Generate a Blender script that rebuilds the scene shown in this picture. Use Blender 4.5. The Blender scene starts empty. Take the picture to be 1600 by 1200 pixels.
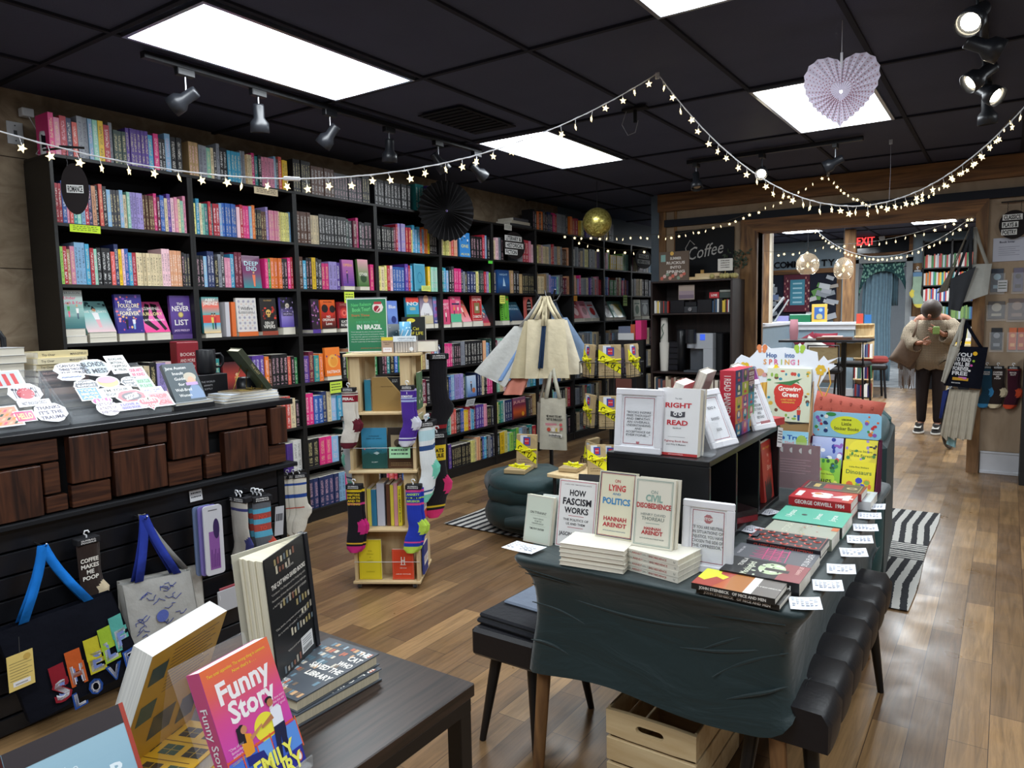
import bpy,math,random
from math import sin,cos,pi,radians,sqrt
from mathutils import Vector,Matrix
scene = bpy.context.scene
col = scene.collection
R = random.Random(7)
# ---------------------------------------------------------------- camera, world, big lights, exposure
EYE = 1.5
FPX = 1130.0
cam_x = Vector((0.8259,0.5640,-0.0199)); cam_down = Vector((0.0384,-0.0915,-0.9951)); cam_f = Vector((-0.5625,0.8207,-0.0972))
v1 = Vector((776,-126,FPX)).normalized(); v3 = Vector((240,11500,FPX))
v3 = (v3 - v1 * v3.dot(v1)).normalized(); zc = -v3; xc = v1.cross(zc)
RW = Matrix((xc,v1,zc))                     # world <- image axes (right, down, forward)
cd = bpy.data.cameras.new('camera'); cam = bpy.data.objects.new('camera',cd); col.objects.link(cam)
flip = Matrix(((1,0,0),(0,-1,0),(0,0,-1)))
m4 = (RW @ flip).to_4x4(); m4.translation = Vector((0,0,EYE))
cam.matrix_world = m4
cd.sensor_width = 36.0; cd.lens = FPX / 1600 * 36; cd.clip_start = 0.05; cd.clip_end = 100
scene.camera = cam
vs = scene.view_settings
scene.display_settings.display_device = 'sRGB'
vs.view_transform = 'Standard'; vs.look = 'None'; vs.gamma = 1.0; vs.use_curve_mapping = False
vs.exposure = 0.45
PANEL = 17.0                                   # emission of the ceiling light diffusers
world = bpy.data.worlds.new('world'); scene.world = world; world.use_nodes = True
world.node_tree.nodes['Background'].inputs[0].default_value = (0.75,0.82,1,1)
world.node_tree.nodes['Background'].inputs[1].default_value = 0.25
# ---------------------------------------------------------------- helpers
def lin(c):
 c = c / 255
 return c / 12.92 if c <= 0.04045 else ((c + 0.055) / 1.055) ** 2.4
def hexc(h):
 if not isinstance(h,str): return h
 return (lin(int(h[0:2],16)),lin(int(h[2:4],16)),lin(int(h[4:6],16)),1.0)
MATS = {}
def newmat(name):
 m = bpy.data.materials.new(name); m.use_nodes = True
 nt = m.node_tree; b = nt.nodes['Principled BSDF']
 MATS[name] = m
 return m,nt,b
def N(nt,t,**kw):
 n = nt.nodes.new(t)
 for k,v in kw.items():
  if k == 'inp':
   for i,x in v.items(): n.inputs[i].default_value = x
  else: setattr(n,k,v)
 return n
def vcmat(name,rough=0.5,metal=0.0,spec=0.5,bump=None,alpha=1.0,trans=0.0,vary=0.0,coat=0.0,ior=1.45,sheen=0.0):
 m,nt,b = newmat(name)
 a = N(nt,'ShaderNodeVertexColor',layer_name='Col')
 out = a.outputs[0]
 if vary:
  no = N(nt,'ShaderNodeTexNoise',inp={'Scale': 14.0,'Detail': 5.0})
  tc = N(nt,'ShaderNodeTexCoord'); nt.links.new(tc.outputs['Object'],no.inputs['Vector'])
  mr = N(nt,'ShaderNodeMapRange',inp={1: 0.3,2: 0.7,3: 1 - vary,4: 1 + vary}); nt.links.new(no.outputs[0],mr.inputs[0])
  hs = N(nt,'ShaderNodeHueSaturation'); nt.links.new(mr.outputs[0],hs.inputs['Value']); nt.links.new(out,hs.inputs['Color']); out = hs.outputs[0]
 nt.links.new(out,b.inputs['Base Color'])
 b.inputs['Roughness'].default_value = rough; b.inputs['Metallic'].default_value = metal
 b.inputs['Specular IOR Level'].default_value = spec; b.inputs['Coat Weight'].default_value = coat
 b.inputs['Transmission Weight'].default_value = trans; b.inputs['Alpha'].default_value = alpha; b.inputs['IOR'].default_value = ior
 b.inputs['Sheen Weight'].default_value = sheen
 if bump:
  tc = N(nt,'ShaderNodeTexCoord'); no = N(nt,'ShaderNodeTexNoise',inp={'Scale': bump[0],'Detail': 4.0})
  nt.links.new(tc.outputs['Object'],no.inputs['Vector'])
  bp = N(nt,'ShaderNodeBump',inp={'Strength': bump[1],'Distance': bump[2]}); nt.links.new(no.outputs[0],bp.inputs['Height']); nt.links.new(bp.outputs[0],b.inputs['Normal'])
 return m
vcmat('print',0.42,coat=0.15)
vcmat('matte',0.8,spec=0.3)
vcmat('paper',0.75,spec=0.3)
vcmat('fabric',0.9,spec=0.2,bump=(60,0.35,0.004),vary=0.10,sheen=0.2)
vcmat('canvas',0.95,spec=0.1,bump=(22,0.5,0.01),vary=0.06)
vcmat('plastic',0.35)
vcmat('gloss',0.12)
vcmat('metal',0.3,metal=1.0)
vcmat('leather',0.42,bump=(90,0.2,0.003))
vcmat('velvet',0.6,bump=(30,0.3,0.006),vary=0.15,sheen=0.12)
vcmat('paint',0.6,vary=0.03)
m,nt,b = newmat('acrylic')                    # clear acrylic sheet: thin-walled, mostly see-through
b.inputs['Base Color'].default_value = (0.9,0.95,1,1); b.inputs['Roughness'].default_value = 0.03
b.inputs['Alpha'].default_value = 0.10; b.inputs['Specular IOR Level'].default_value = 0.8
m,nt,b = newmat('smoky_glass'); b.inputs['Base Color'].default_value = (0.75,0.6,0.42,1); b.inputs['Roughness'].default_value = 0.05; b.inputs['Alpha'].default_value = 0.45; b.inputs['Metallic'].default_value = 0.5
def pages_mat():
 m,nt,b = newmat('pages')
 a = N(nt,'ShaderNodeVertexColor',layer_name='Col')
 tc = N(nt,'ShaderNodeTexCoord'); mp = N(nt,'ShaderNodeMapping',inp={'Scale': (3,900,3)})
 nt.links.new(tc.outputs['Object'],mp.inputs[0])
 no = N(nt,'ShaderNodeTexNoise',inp={'Scale': 1.0,'Detail': 2.0}); nt.links.new(mp.outputs[0],no.inputs['Vector'])
 mr = N(nt,'ShaderNodeMapRange',inp={1: 0.35,2: 0.65,3: 0.8,4: 1.05}); nt.links.new(no.outputs[0],mr.inputs[0])
 hs = N(nt,'ShaderNodeHueSaturation'); nt.links.new(mr.outputs[0],hs.inputs['Value']); nt.links.new(a.outputs[0],hs.inputs['Color'])
 nt.links.new(hs.outputs[0],b.inputs['Base Color']); b.inputs['Roughness'].default_value = 0.9
pages_mat()
def spine_mat():
 """book cover whose spine carries small illegible ink marks in the ink colour, placed by the spine's own UV"""
 m,nt,b = newmat('spine'); L = nt.links.new
 a = N(nt,'ShaderNodeVertexColor',layer_name='Col'); k = N(nt,'ShaderNodeVertexColor',layer_name='Ink')
 uv = N(nt,'ShaderNodeUVMap',uv_map='UVMap'); sx = N(nt,'ShaderNodeSeparateXYZ'); L(uv.outputs[0],sx.inputs[0])
 geo = N(nt,'ShaderNodeNewGeometry'); mp = N(nt,'ShaderNodeMapping',inp={'Scale': (1,150,330)}); L(geo.outputs['Position'],mp.inputs[0])
 no = N(nt,'ShaderNodeTexNoise',inp={'Scale': 1.0,'Detail': 1.0}); L(mp.outputs[0],no.inputs['Vector'])
 def cmp(inp,op,v):
  n = N(nt,'ShaderNodeMath',operation=op); L(inp,n.inputs[0]); n.inputs[1].default_value = v; return n.outputs[0]
 def mul(x,y,op='MULTIPLY'):
  n = N(nt,'ShaderNodeMath',operation=op); L(x,n.inputs[0]); L(y,n.inputs[1]); return n.outputs[0]
 u,v = sx.outputs[0],sx.outputs[1]
 bu = mul(cmp(u,'GREATER_THAN',0.26),cmp(u,'LESS_THAN',0.76))
 t1 = mul(cmp(v,'GREATER_THAN',0.40),cmp(v,'LESS_THAN',0.88)); t2 = mul(cmp(v,'GREATER_THAN',0.14),cmp(v,'LESS_THAN',0.33)); t3 = mul(cmp(v,'GREATER_THAN',0.04),cmp(v,'LESS_THAN',0.08))
 tt = mul(mul(t1,t2,'ADD'),t3,'ADD')
 mask = mul(mul(mul(bu,tt),cmp(no.outputs[0],'GREATER_THAN',0.53)),cmp(u,'GREATER_THAN',-9.0)); mask = cmp(mask,'MULTIPLY',0.72)
 mx = N(nt,'ShaderNodeMix',data_type='RGBA'); L(mask,mx.inputs['Factor']); L(a.outputs[0],mx.inputs['A']); L(k.outputs[0],mx.inputs['B'])
 L(mx.outputs['Result'],b.inputs['Base Color']); b.inputs['Roughness'].default_value = 0.42
spine_mat()
def emit(name,c,s,sample=True):
 m = bpy.data.materials.new(name); m.use_nodes = True; nt = m.node_tree; nt.nodes.remove(nt.nodes['Principled BSDF'])
 e = N(nt,'ShaderNodeEmission',inp={0: hexc(c),1: s}); nt.links.new(e.outputs[0],nt.nodes['Material Output'].inputs[0]); MATS[name] = m
 if not sample: m.cycles.emission_sampling = 'NONE'
 return m
emit('star_glow','ffe9b0',2.0,False); emit('bulb','fff1d0',25.0,False); emit('screen','4060d0',1.0,False); emit('exit_red','ff4040',1.4,False); emit('led_blue','3040ff',1.5,False)
def wood(name,c1,c2,scale=(2,2,14),rough=0.6,dist=4.0):
 m,nt,b = newmat(name); L = nt.links.new
 tc = N(nt,'ShaderNodeTexCoord'); mp = N(nt,'ShaderNodeMapping',inp={'Scale': scale}); L(tc.outputs['Object'],mp.inputs[0])
 no = N(nt,'ShaderNodeTexNoise',inp={'Scale': 1.6,'Detail': 8.0,'Distortion': dist}); L(mp.outputs[0],no.inputs['Vector'])
 r = N(nt,'ShaderNodeValToRGB'); L(no.outputs[0],r.inputs[0])
 r.color_ramp.elements[0].position = 0.32; r.color_ramp.elements[0].color = hexc(c1); r.color_ramp.elements[1].position = 0.68; r.color_ramp.elements[1].color = hexc(c2)
 L(r.outputs[0],b.inputs['Base Color']); b.inputs['Roughness'].default_value = rough
 return m
wood('beam_wood','4a301c','8a6038',(1.1,9,15),0.7,0.8)          # long grain in local y
wood('post_wood','4a2f1c','8f6a42',(9,9,1.2),0.7,1.0)
wood('pine','c9ab7c','e3cda2',(14,14,1.6),0.6,0.6)
wood('pine_flat','c9ab7c','e3cda2',(1.6,14,14),0.6,0.6)
wood('ply_wall','7f6c56','a08e76',(1.5,3,5),0.8,2.0)
wood('walnut','2a1510','5e3824',(8,2,30),0.4,1.0)
wood('walnut_v','24120e','54301f',(8,26,2),0.4,1.0)
wood('dark_veneer','17110f','3a2c26',(60,3,60),0.35,0.4)
wood('black_shelf','080808','121011',(3,3,26),0.5,0.6)
wood('espresso','191110','33231f',(20,20,2),0.5,0.6)
wood('leg_wood','5e4128','8a643e',(20,20,3),0.5,0.6)
class MB:
 """collects coloured polygons into one mesh"""
 def __init__(s,mat='matte',color='808080'):
  s.v = []; s.f = []; s.m = []; s.c = []; s.sm = []; s.mat = mat; s.color = hexc(color); s.T = None; s.ink = None; s.uv = {}
 def use(s,mat=None,color=None,T=0):
  if mat: s.mat = mat
  if color: s.color = hexc(color)
  if T != 0: s.T = T
  return s
 def add(s,vs,fs,smooth=False,mat=None,color=None,uvs=None):
  o = len(s.v); T = s.T
  s.v += [tuple(T @ Vector(p)) for p in vs] if T else [tuple(p) for p in vs]
  mt = mat or s.mat; c = hexc(color) if color else s.color
  for i,f in enumerate(fs):
   if uvs and i in uvs: s.uv[len(s.f)] = uvs[i]
   s.f.append([o + k for k in f]); s.m.append(mt); s.c.append(c); s.sm.append(smooth)
  return s
 def box(s,x0,x1,y0,y1,z0,z1,**k):
  v = [(x,y,z) for z in (z0,z1) for y in (y0,y1) for x in (x0,x1)]
  return s.add(v,[(0,2,3,1),(4,5,7,6),(0,1,5,4),(2,6,7,3),(0,4,6,2),(1,3,7,5)],**k)
 def cbox(s,x0,x1,y0,y1,z0,z1,b=0.004,**k):
  """box with its edges cut by b"""
  X,Y,Z = (x0,x1),(y0,y1),(z0,z1); vs = []; idx = {}
  for i in (0,1):
   for j in (0,1):
    for l in (0,1):
     p = (X[i],Y[j],Z[l]); sg = (1 - 2 * i,1 - 2 * j,1 - 2 * l)
     for a in range(3):
      q = list(p)
      for e in range(3):
       if e != a: q[e] += sg[e] * b
      idx[(i,j,l,a)] = len(vs); vs.append(tuple(q))
  F = []
  for a in range(3):
   u,w = [e for e in range(3) if e != a]
   for sd in (0,1):
    q = []
    for (cu,cw) in ((0,0),(1,0),(1,1),(0,1)):
     t = [0,0,0]; t[a] = sd; t[u] = cu; t[w] = cw; q.append(idx[(t[0],t[1],t[2],a)])
    if (sd == 1) != ((u,w) in ((0,1),(1,2))) : pass
    F.append(q)
   for cu in (0,1):
    for cw in (0,1):
     q = []
     for sd,ax in ((0,u),(1,u),(1,w),(0,w)):
      t = [0,0,0]; t[a] = sd; t[u] = cu; t[w] = cw; q.append(idx[(t[0],t[1],t[2],ax)])
     F.append(q)
  for i in (0,1):
   for j in (0,1):
    for l in (0,1): F.append([idx[(i,j,l,a)] for a in range(3)])
  c = Vector(((x0 + x1) / 2,(y0 + y1) / 2,(z0 + z1) / 2)); G = []
  for q in F:
   n = (Vector(vs[q[1]]) - Vector(vs[q[0]])).cross(Vector(vs[q[2]]) - Vector(vs[q[0]])); m = sum((Vector(vs[t]) for t in q),Vector()) / len(q) - c
   G.append(q if n.dot(m) > 0 else q[::-1])
  return s.add(vs,G,**k)
 def cyl(s,p0,p1,r0,r1=None,n=12,caps=True,smooth=True,**k):
  r1 = r0 if r1 is None else r1; p0,p1 = Vector(p0),Vector(p1); d = (p1 - p0)
  if d.length < 1e-9: return s
  q = d.to_track_quat('Z','Y'); v = []
  for p,r in ((p0,r0),(p1,r1)):
   for i in range(n): v.append(p + q @ Vector((r * cos(2 * pi * i / n),r * sin(2 * pi * i / n),0)))
  s.add(v,[(i,(i + 1) % n,n + (i + 1) % n,n + i) for i in range(n)],smooth=smooth,**k)
  if caps: s.add(v,[list(range(n))[::-1],list(range(n,2 * n))],**k)
  return s
 def tube(s,pts,r,n=6,caps=True,**k):
  pts = [Vector(p) for p in pts]; v = []; M = len(pts); up = None
  rs = r if isinstance(r,(list,tuple)) else [r] * M
  for i,p in enumerate(pts):
   d = (pts[min(i + 1,M - 1)] - pts[max(i - 1,0)]).normalized()
   if up is None: up = d.orthogonal().normalized()
   up = (up - d * up.dot(d)); up = up.normalized() if up.length > 1e-6 else d.orthogonal().normalized()
   w = d.cross(up)
   for j in range(n): a = 2 * pi * j / n; v.append(p + (up * cos(a) + w * sin(a)) * rs[i])
  f = [(i * n + j,i * n + (j + 1) % n,(i + 1) * n + (j + 1) % n,(i + 1) * n + j) for i in range(M - 1) for j in range(n)]
  s.add(v,f,smooth=True,**k)
  if caps: s.add(v,[list(range(n))[::-1],list(range((M - 1) * n,M * n))],**k)
  return s
 def lathe(s,prof,n=24,smooth=True,**k):
  """profile (r, z) turned about the local z axis"""
  v = [(r * cos(2 * pi * j / n),r * sin(2 * pi * j / n),z) for r,z in prof for j in range(n)]
  f = [(i * n + j,i * n + (j + 1) % n,(i + 1) * n + (j + 1) % n,(i + 1) * n + j) for i in range(len(prof) - 1) for j in range(n)]
  return s.add(v,f,smooth=smooth,**k)
 def prism(s,poly,y0,y1,**k):
  """outline in x,z drawn out from y0 (front) to y1 (back)"""
  n = len(poly); v = [(x,y0,z) for x,z in poly] + [(x,y1,z) for x,z in poly]
  ar = sum(poly[i][0] * poly[(i + 1) % n][1] - poly[(i + 1) % n][0] * poly[i][1] for i in range(n))
  fr,bk = list(range(n)),list(range(2 * n - 1,n - 1,-1))
  sd = [(i,i + n,(i + 1) % n + n,(i + 1) % n) for i in range(n)]
  if ar < 0: fr = fr[::-1]; bk = bk[::-1]; sd = [q[::-1] for q in sd]
  return s.add(v,[fr,bk] + sd,**k)
 def grid(s,fn,nu,nv,smooth=True,**k):
  v = [fn(i / nu,j / nv) for j in range(nv + 1) for i in range(nu + 1)]
  f = [(j * (nu + 1) + i,j * (nu + 1) + i + 1,(j + 1) * (nu + 1) + i + 1,(j + 1) * (nu + 1) + i) for j in range(nv) for i in range(nu)]
  return s.add(v,f,smooth=smooth,**k)
 def build(s,name,parent=None,loc=None,rot=None,mods=None):
  me = bpy.data.meshes.new(name); me.from_pydata(s.v,[],s.f)
  keys = list(dict.fromkeys(s.m))
  for kx in keys: me.materials.append(MATS[kx])
  ki = {kx: i for i,kx in enumerate(keys)}
  me.polygons.foreach_set('material_index',[ki[x] for x in s.m]); me.polygons.foreach_set('use_smooth',s.sm)
  ca = me.color_attributes.new('Col','FLOAT_COLOR','CORNER'); buf = []
  for f,c in zip(s.f,s.c): buf += list(c) * len(f)
  ca.data.foreach_set('color',buf)
  if s.ink:
   kb = me.color_attributes.new('Ink','FLOAT_COLOR','CORNER'); buf = []; uvl = me.uv_layers.new(name='UVMap'); ub = []
   for i,f in enumerate(s.f):
    buf += list(s.ink[i] if isinstance(s.ink,dict) else s.ink) * len(f)
    ub += [t for q in s.uv[i] for t in q] if i in s.uv else [-1.0,-1.0] * len(f)
   kb.data.foreach_set('color',buf); uvl.data.foreach_set('uv',ub)
  o = bpy.data.objects.new(name,me); col.objects.link(o)
  if parent: o.parent = parent
  if loc is not None: o.location = loc
  if rot is not None: o.rotation_euler = rot
  if mods: mods(o)
  return o
def solid(o,t=0.002,off=0):
 m = o.modifiers.new('solid','SOLIDIFY'); m.thickness = t; m.offset = off; return o
def subsurf(o,n=1):
 m = o.modifiers.new('sub','SUBSURF'); m.levels = n; m.render_levels = n; return o
def bevel(o,w=0.004,seg=2):
 m = o.modifiers.new('bevel','BEVEL'); m.width = w; m.segments = seg; m.limit_method = 'ANGLE'; return o
def tag(o,label=None,cat=None,group=None,kind=None):
 if label: o['label'] = label
 if cat: o['category'] = cat
 if group: o['group'] = group
 if kind: o['kind'] = kind
 return o
def thing(name,label,cat,loc=(0,0,0),rot=0,group=None):
 o = bpy.data.objects.new(name,None); col.objects.link(o); o.location = loc
 o.rotation_euler = (0,0,rot) if not isinstance(rot,(tuple,list)) else rot
 o.empty_display_size = 0.05
 return tag(o,label,cat,group)
def struct(o): o['kind'] = 'structure'; return o
# glyph outlines of the built-in font, flattened to polygons, so print on covers is part of the cover's mesh
GL = {}
def glyph(ch,bold):
 bold = 0.0 if bold < .005 else 0.012 if bold < .022 else 0.032
 k = (ch,bold)
 if k in GL: return GL[k]
 def mesh_of(t):
  cu = bpy.data.curves.new('glyph','FONT'); cu.body = t; cu.resolution_u = 2; cu.offset = bold
  o = bpy.data.objects.new('glyph',cu); col.objects.link(o)
  dg = bpy.context.evaluated_depsgraph_get(); e = o.evaluated_get(dg); me = e.to_mesh()
  v = [tuple(q.co[:2]) for q in me.vertices]; f = [list(p.vertices) for p in me.polygons]; e.to_mesh_clear()
  bpy.data.objects.remove(o); bpy.data.curves.remove(cu); return v,f
 v,f = ([],[]) if ch == ' ' else mesh_of(ch)
 w2,_ = mesh_of('|' + ch + '|'); w1,_ = mesh_of('||')
 adv = max(x for x,y in w2) - max(x for x,y in w1)
 GL[k] = (v,f,adv); return GL[k]
for _c in "ABCDEFGHIJKLMNOPQRSTUVWXYZabcdefghijklmnopqrstuvwxyz0123456789&'.,!?|- ":
 for _b in (0.0,0.012,0.03): glyph(_c,_b)
def text(mb,s,x,z,h,c,y=0.0,w=None,align='c',bold=0.0,mat=None,rot=0.0,cx=1.0,italic=0.0):
 """write s centred on (x, z) in the local x-z plane facing -y; h = cap height, w = squeeze to this width"""
 sc = h / 0.70; adv = 0; gl = []
 for ch in s:
  g = glyph(ch,bold); gl.append((adv,g)); adv += g[2]
 W_ = adv * sc * cx
 k = cx * (w / W_ if w and W_ > 0 else 1.0); W_ = adv * sc * k
 x0 = -W_ / 2 if align == 'c' else (0 if align == 'l' else -W_)
 cr,sr = cos(rot),sin(rot)
 for a,(v,f,_) in gl:
  if not f: continue
  pts = []
  for px,py in v:
   q = x0 + (a + px) * sc * k + italic * py * sc; r = (py - 0.35) * sc
   pts.append((x + q * cr - r * sr,y,z + q * sr + r * cr))
  mb.add(pts,f,mat=mat or mb.mat,color=c)
def rect(mb,x0,x1,z0,z1,c,y=0.0,mat=None): mb.add([(x0,y,z0),(x1,y,z0),(x1,y,z1),(x0,y,z1)],[(0,1,2,3)],mat=mat or mb.mat,color=c)
def disc(mb,x,z,rx,c,y=0.0,rz=None,n=20,mat=None,a0=0.0,a1=2 * pi):
 rz = rx if rz is None else rz
 mb.add([(x + rx * cos(a0 + (a1 - a0) * i / n),y,z + rz * sin(a0 + (a1 - a0) * i / n)) for i in range(n if a1 - a0 > 6.2 else n + 1)],[list(range(n if a1 - a0 > 6.2 else n + 1))],mat=mat or mb.mat,color=c)
def poly(mb,pts,c,y=0.0,mat=None): mb.add([(a,y,b) for a,b in pts],[list(range(len(pts)))],mat=mat or mb.mat,color=c)
def frame2d(mb,x0,x1,z0,z1,t,c,y=0.0):
 rect(mb,x0,x1,z0,z0 + t,c,y); rect(mb,x0,x1,z1 - t,z1,c,y); rect(mb,x0,x0 + t,z0,z1,c,y); rect(mb,x1 - t,x1,z0,z1,c,y)
def vgrad(mb,x0,x1,z0,z1,cols,y=0.0):
 n = len(cols) - 1; st = 10
 for i in range(n * st):
  k = i // st; t = (i % st + 0.5) / st; a,b_ = hexc(cols[k]),hexc(cols[k + 1])
  rect(mb,x0,x1,z0 + (z1 - z0) * i / (n * st),z0 + (z1 - z0) * (i + 1) / (n * st),tuple(a[j] + (b_[j] - a[j]) * t for j in range(4)),y)
ORD = ['zeroth','first','second','third','fourth','fifth','sixth','seventh','eighth','ninth','tenth','eleventh','twelfth'] + [None] * 40
def ordn(n):
 if n <= 12: return ORD[n]
 s = 'th' if 10 < n % 100 < 14 else {1: 'st',2: 'nd',3: 'rd'}.get(n % 10,'th')
 return str(n) + s
def book(name,label,W,H,T,cover,loc,rot=(0,0,0),design=None,spine=None,page='e8e0cc',group=None,hard=False,stext=None,back=None,parent=None):
 """a closed book standing on its lower edge: front cover faces local -y, spine on local -x. origin: bottom centre of the front cover"""
 root = thing(name,label,'book',loc,rot,group); root.rotation_euler = rot
 t = 0.0025 if hard else 0.0012; ov = 0.003 if hard else 0.0
 mb = MB('print',cover)
 mb.box(-W / 2,W / 2,0,t,0,H); mb.box(-W / 2,W / 2,T - t,T,0,H); mb.box(-W / 2,-W / 2 + t,t,T - t,0,H,color=spine or cover)
 if design: design(mb,W,H)
 if back:
  mb.use(T=Matrix.Translation((0,T,0)) @ Matrix.Rotation(pi,4,'Z')); back(mb,W,H); mb.use(T=None)
 if stext:
  tx,tc_ = stext[0],stext[1]; T0 = mb.T
  mb.use(T=Matrix.Translation((-W / 2,T / 2,H / 2)) @ Matrix.Rotation(-pi / 2,4,'Z') @ Matrix.Rotation(pi / 2,4,'Y'))
  text(mb,tx,0,0,T * (stext[2] if len(stext) > 2 else 0.4),tc_,y=-0.0006,w=H * 0.85 if len(tx) > 12 else None,bold=0.01); mb.use(T=T0)
 mb.build('cover',root)
 p = MB('pages',page); p.box(-W / 2 + t,W / 2 - ov - 0.0005,t,T - t,ov + 0.0005,H - ov - 0.0005); p.build('pages',root)
 return root
# ---------------------------------------------------------------- ceiling lights (the fixtures the room has)
CZ = 2.75
def panel_mat(name,PANEL):
 m = bpy.data.materials.new(name); m.use_nodes = True; nt = m.node_tree; nt.nodes.remove(nt.nodes['Principled BSDF'])
 tc = N(nt,'ShaderNodeTexCoord'); sx = N(nt,'ShaderNodeSeparateXYZ'); nt.links.new(tc.outputs['Object'],sx.inputs[0])
 ab = N(nt,'ShaderNodeMath',operation='ABSOLUTE'); nt.links.new(sx.outputs[0],ab.inputs[0])
 sb = N(nt,'ShaderNodeMath',operation='SUBTRACT',inp={1: 0.13}); nt.links.new(ab.outputs[0],sb.inputs[0])
 a2 = N(nt,'ShaderNodeMath',operation='ABSOLUTE'); nt.links.new(sb.outputs[0],a2.inputs[0])
 mr = N(nt,'ShaderNodeMapRange',inp={1: 0.0,2: 0.15,3: PANEL * 1.25,4: PANEL * 0.28}); nt.links.new(a2.outputs[0],mr.inputs[0])
 e = N(nt,'ShaderNodeEmission',inp={0: (0.90,0.96,1,1)}); nt.links.new(mr.outputs[0],e.inputs[1]); nt.links.new(e.outputs[0],nt.nodes['Material Output'].inputs[0]); MATS[name] = m
panel_mat('diffuser',PANEL); panel_mat('diffuser_back',PANEL * 2.0)
def ceiling_light(x,y,label,z=CZ):
 t = thing('ceiling_light',label,'ceiling light',(x,y,z),0,'fluorescent ceiling panels')
 b = MB('metal','b8bcc4')
 for a in ((-.305,-.285,-.615,.615),(.285,.305,-.615,.615),(-.285,.285,-.615,-.597),(-.285,.285,.597,.615)): b.box(a[0],a[1],a[2],a[3],-.012,.01)
 b.build('frame',t)
 d = MB('diffuser' if z < 2.755 else 'diffuser_back','ffffff'); d.add([(-.285,-.597,-.004),(.285,-.597,-.004),(.285,.597,-.004),(-.285,.597,-.004)],[(0,3,2,1)]); d.build('diffuser',t)
 return t
for x,y,l in ((-2.95,2.39,'large bright fluorescent panel nearest the front left, above the track spotlights'),(-2.95,4.96,'bright fluorescent panel farther back, above the middle of the bookcases'),
    (-0.98,4.96,'bright fluorescent panel partly hidden by the white paper heart'),(-0.98,2.42,'fluorescent panel cut by the top edge of the photo'),
    (-2.95,-0.2,None),(-0.98,-0.2,None),(1.3,2.4,None),(1.3,4.96,None),(1.3,-0.2,None)):
 t = ceiling_light(x,y,l or 'fluorescent panel outside the frame')
for x,y,l in ((-2.87,12.35,'small far fluorescent panel in the back room, left of the wooden post'),(-0.98,12.4,'small far fluorescent panel in the back room, right of the exit sign')):
 ceiling_light(x,y,l,2.76)
for x,y in ((-2.9,9.6),(-1.0,9.6),(-2,18.5)): ceiling_light(x,y,'fluorescent panel behind the wooden header, outside the view',2.76)
# ---------------------------------------------------------------- room shell
def floor_mat():
 m,nt,b = newmat('floor_planks'); L = nt.links.new
 g = N(nt,'ShaderNodeNewGeometry'); mp = N(nt,'ShaderNodeMapping',inp={'Rotation': (0,0,pi / 2)}); L(g.outputs['Position'],mp.inputs[0])
 br = N(nt,'ShaderNodeTexBrick',offset=0.37,inp={'Scale': 1.0,'Mortar Size': 0.0012,'Mortar Smooth': 0.1,'Brick Width': 0.7,'Row Height': 0.118,'Color1': (0,0,0,1),'Color2': (1,1,1,1),'Mortar': (0,0,0,1),'Bias': 0.0})
 L(mp.outputs[0],br.inputs[0])
 r = N(nt,'ShaderNodeValToRGB'); L(br.outputs[0],r.inputs[0]); e = r.color_ramp.elements
 e[0].position = 0.0; e[0].color = hexc('654a2f'); e[1].position = 1.0; e[1].color = hexc('9a774c')
 for p,c in ((0.25,'7d5f3b'),(0.5,'6f5234'),(0.75,'8b6a42')): q = e.new(p); q.color = hexc(c)
 mp2 = N(nt,'ShaderNodeMapping',inp={'Scale': (28,1.6,1)}); L(g.outputs['Position'],mp2.inputs[0])
 no = N(nt,'ShaderNodeTexNoise',inp={'Scale': 1.5,'Detail': 8.0,'Distortion': 1.2,'Roughness': 0.65}); L(mp2.outputs[0],no.inputs['Vector'])
 mr = N(nt,'ShaderNodeMapRange',inp={1: 0.3,2: 0.7,3: 0.62,4: 1.3}); L(no.outputs[0],mr.inputs[0])
 hs = N(nt,'ShaderNodeHueSaturation',inp={'Saturation': 0.95}); L(r.outputs[0],hs.inputs['Color']); L(mr.outputs[0],hs.inputs['Value'])
 mx = N(nt,'ShaderNodeMix',data_type='RGBA'); mx.inputs['B'].default_value = hexc('35241a'); L(br.outputs['Fac'],mx.inputs['Factor']); L(hs.outputs[0],mx.inputs['A'])
 L(mx.outputs['Result'],b.inputs['Base Color'])
 n2 = N(nt,'ShaderNodeTexNoise',inp={'Scale': 5.0,'Detail': 3.0}); L(g.outputs['Position'],n2.inputs['Vector'])
 m2 = N(nt,'ShaderNodeMapRange',inp={1: 0.3,2: 0.7,3: 0.27,4: 0.45}); L(n2.outputs[0],m2.inputs[0]); L(m2.outputs[0],b.inputs['Roughness'])
 bp = N(nt,'ShaderNodeBump',inp={'Strength': 0.12,'Distance': 0.003}); L(no.outputs[0],bp.inputs['Height']); L(bp.outputs[0],b.inputs['Normal'])
floor_mat()
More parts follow.
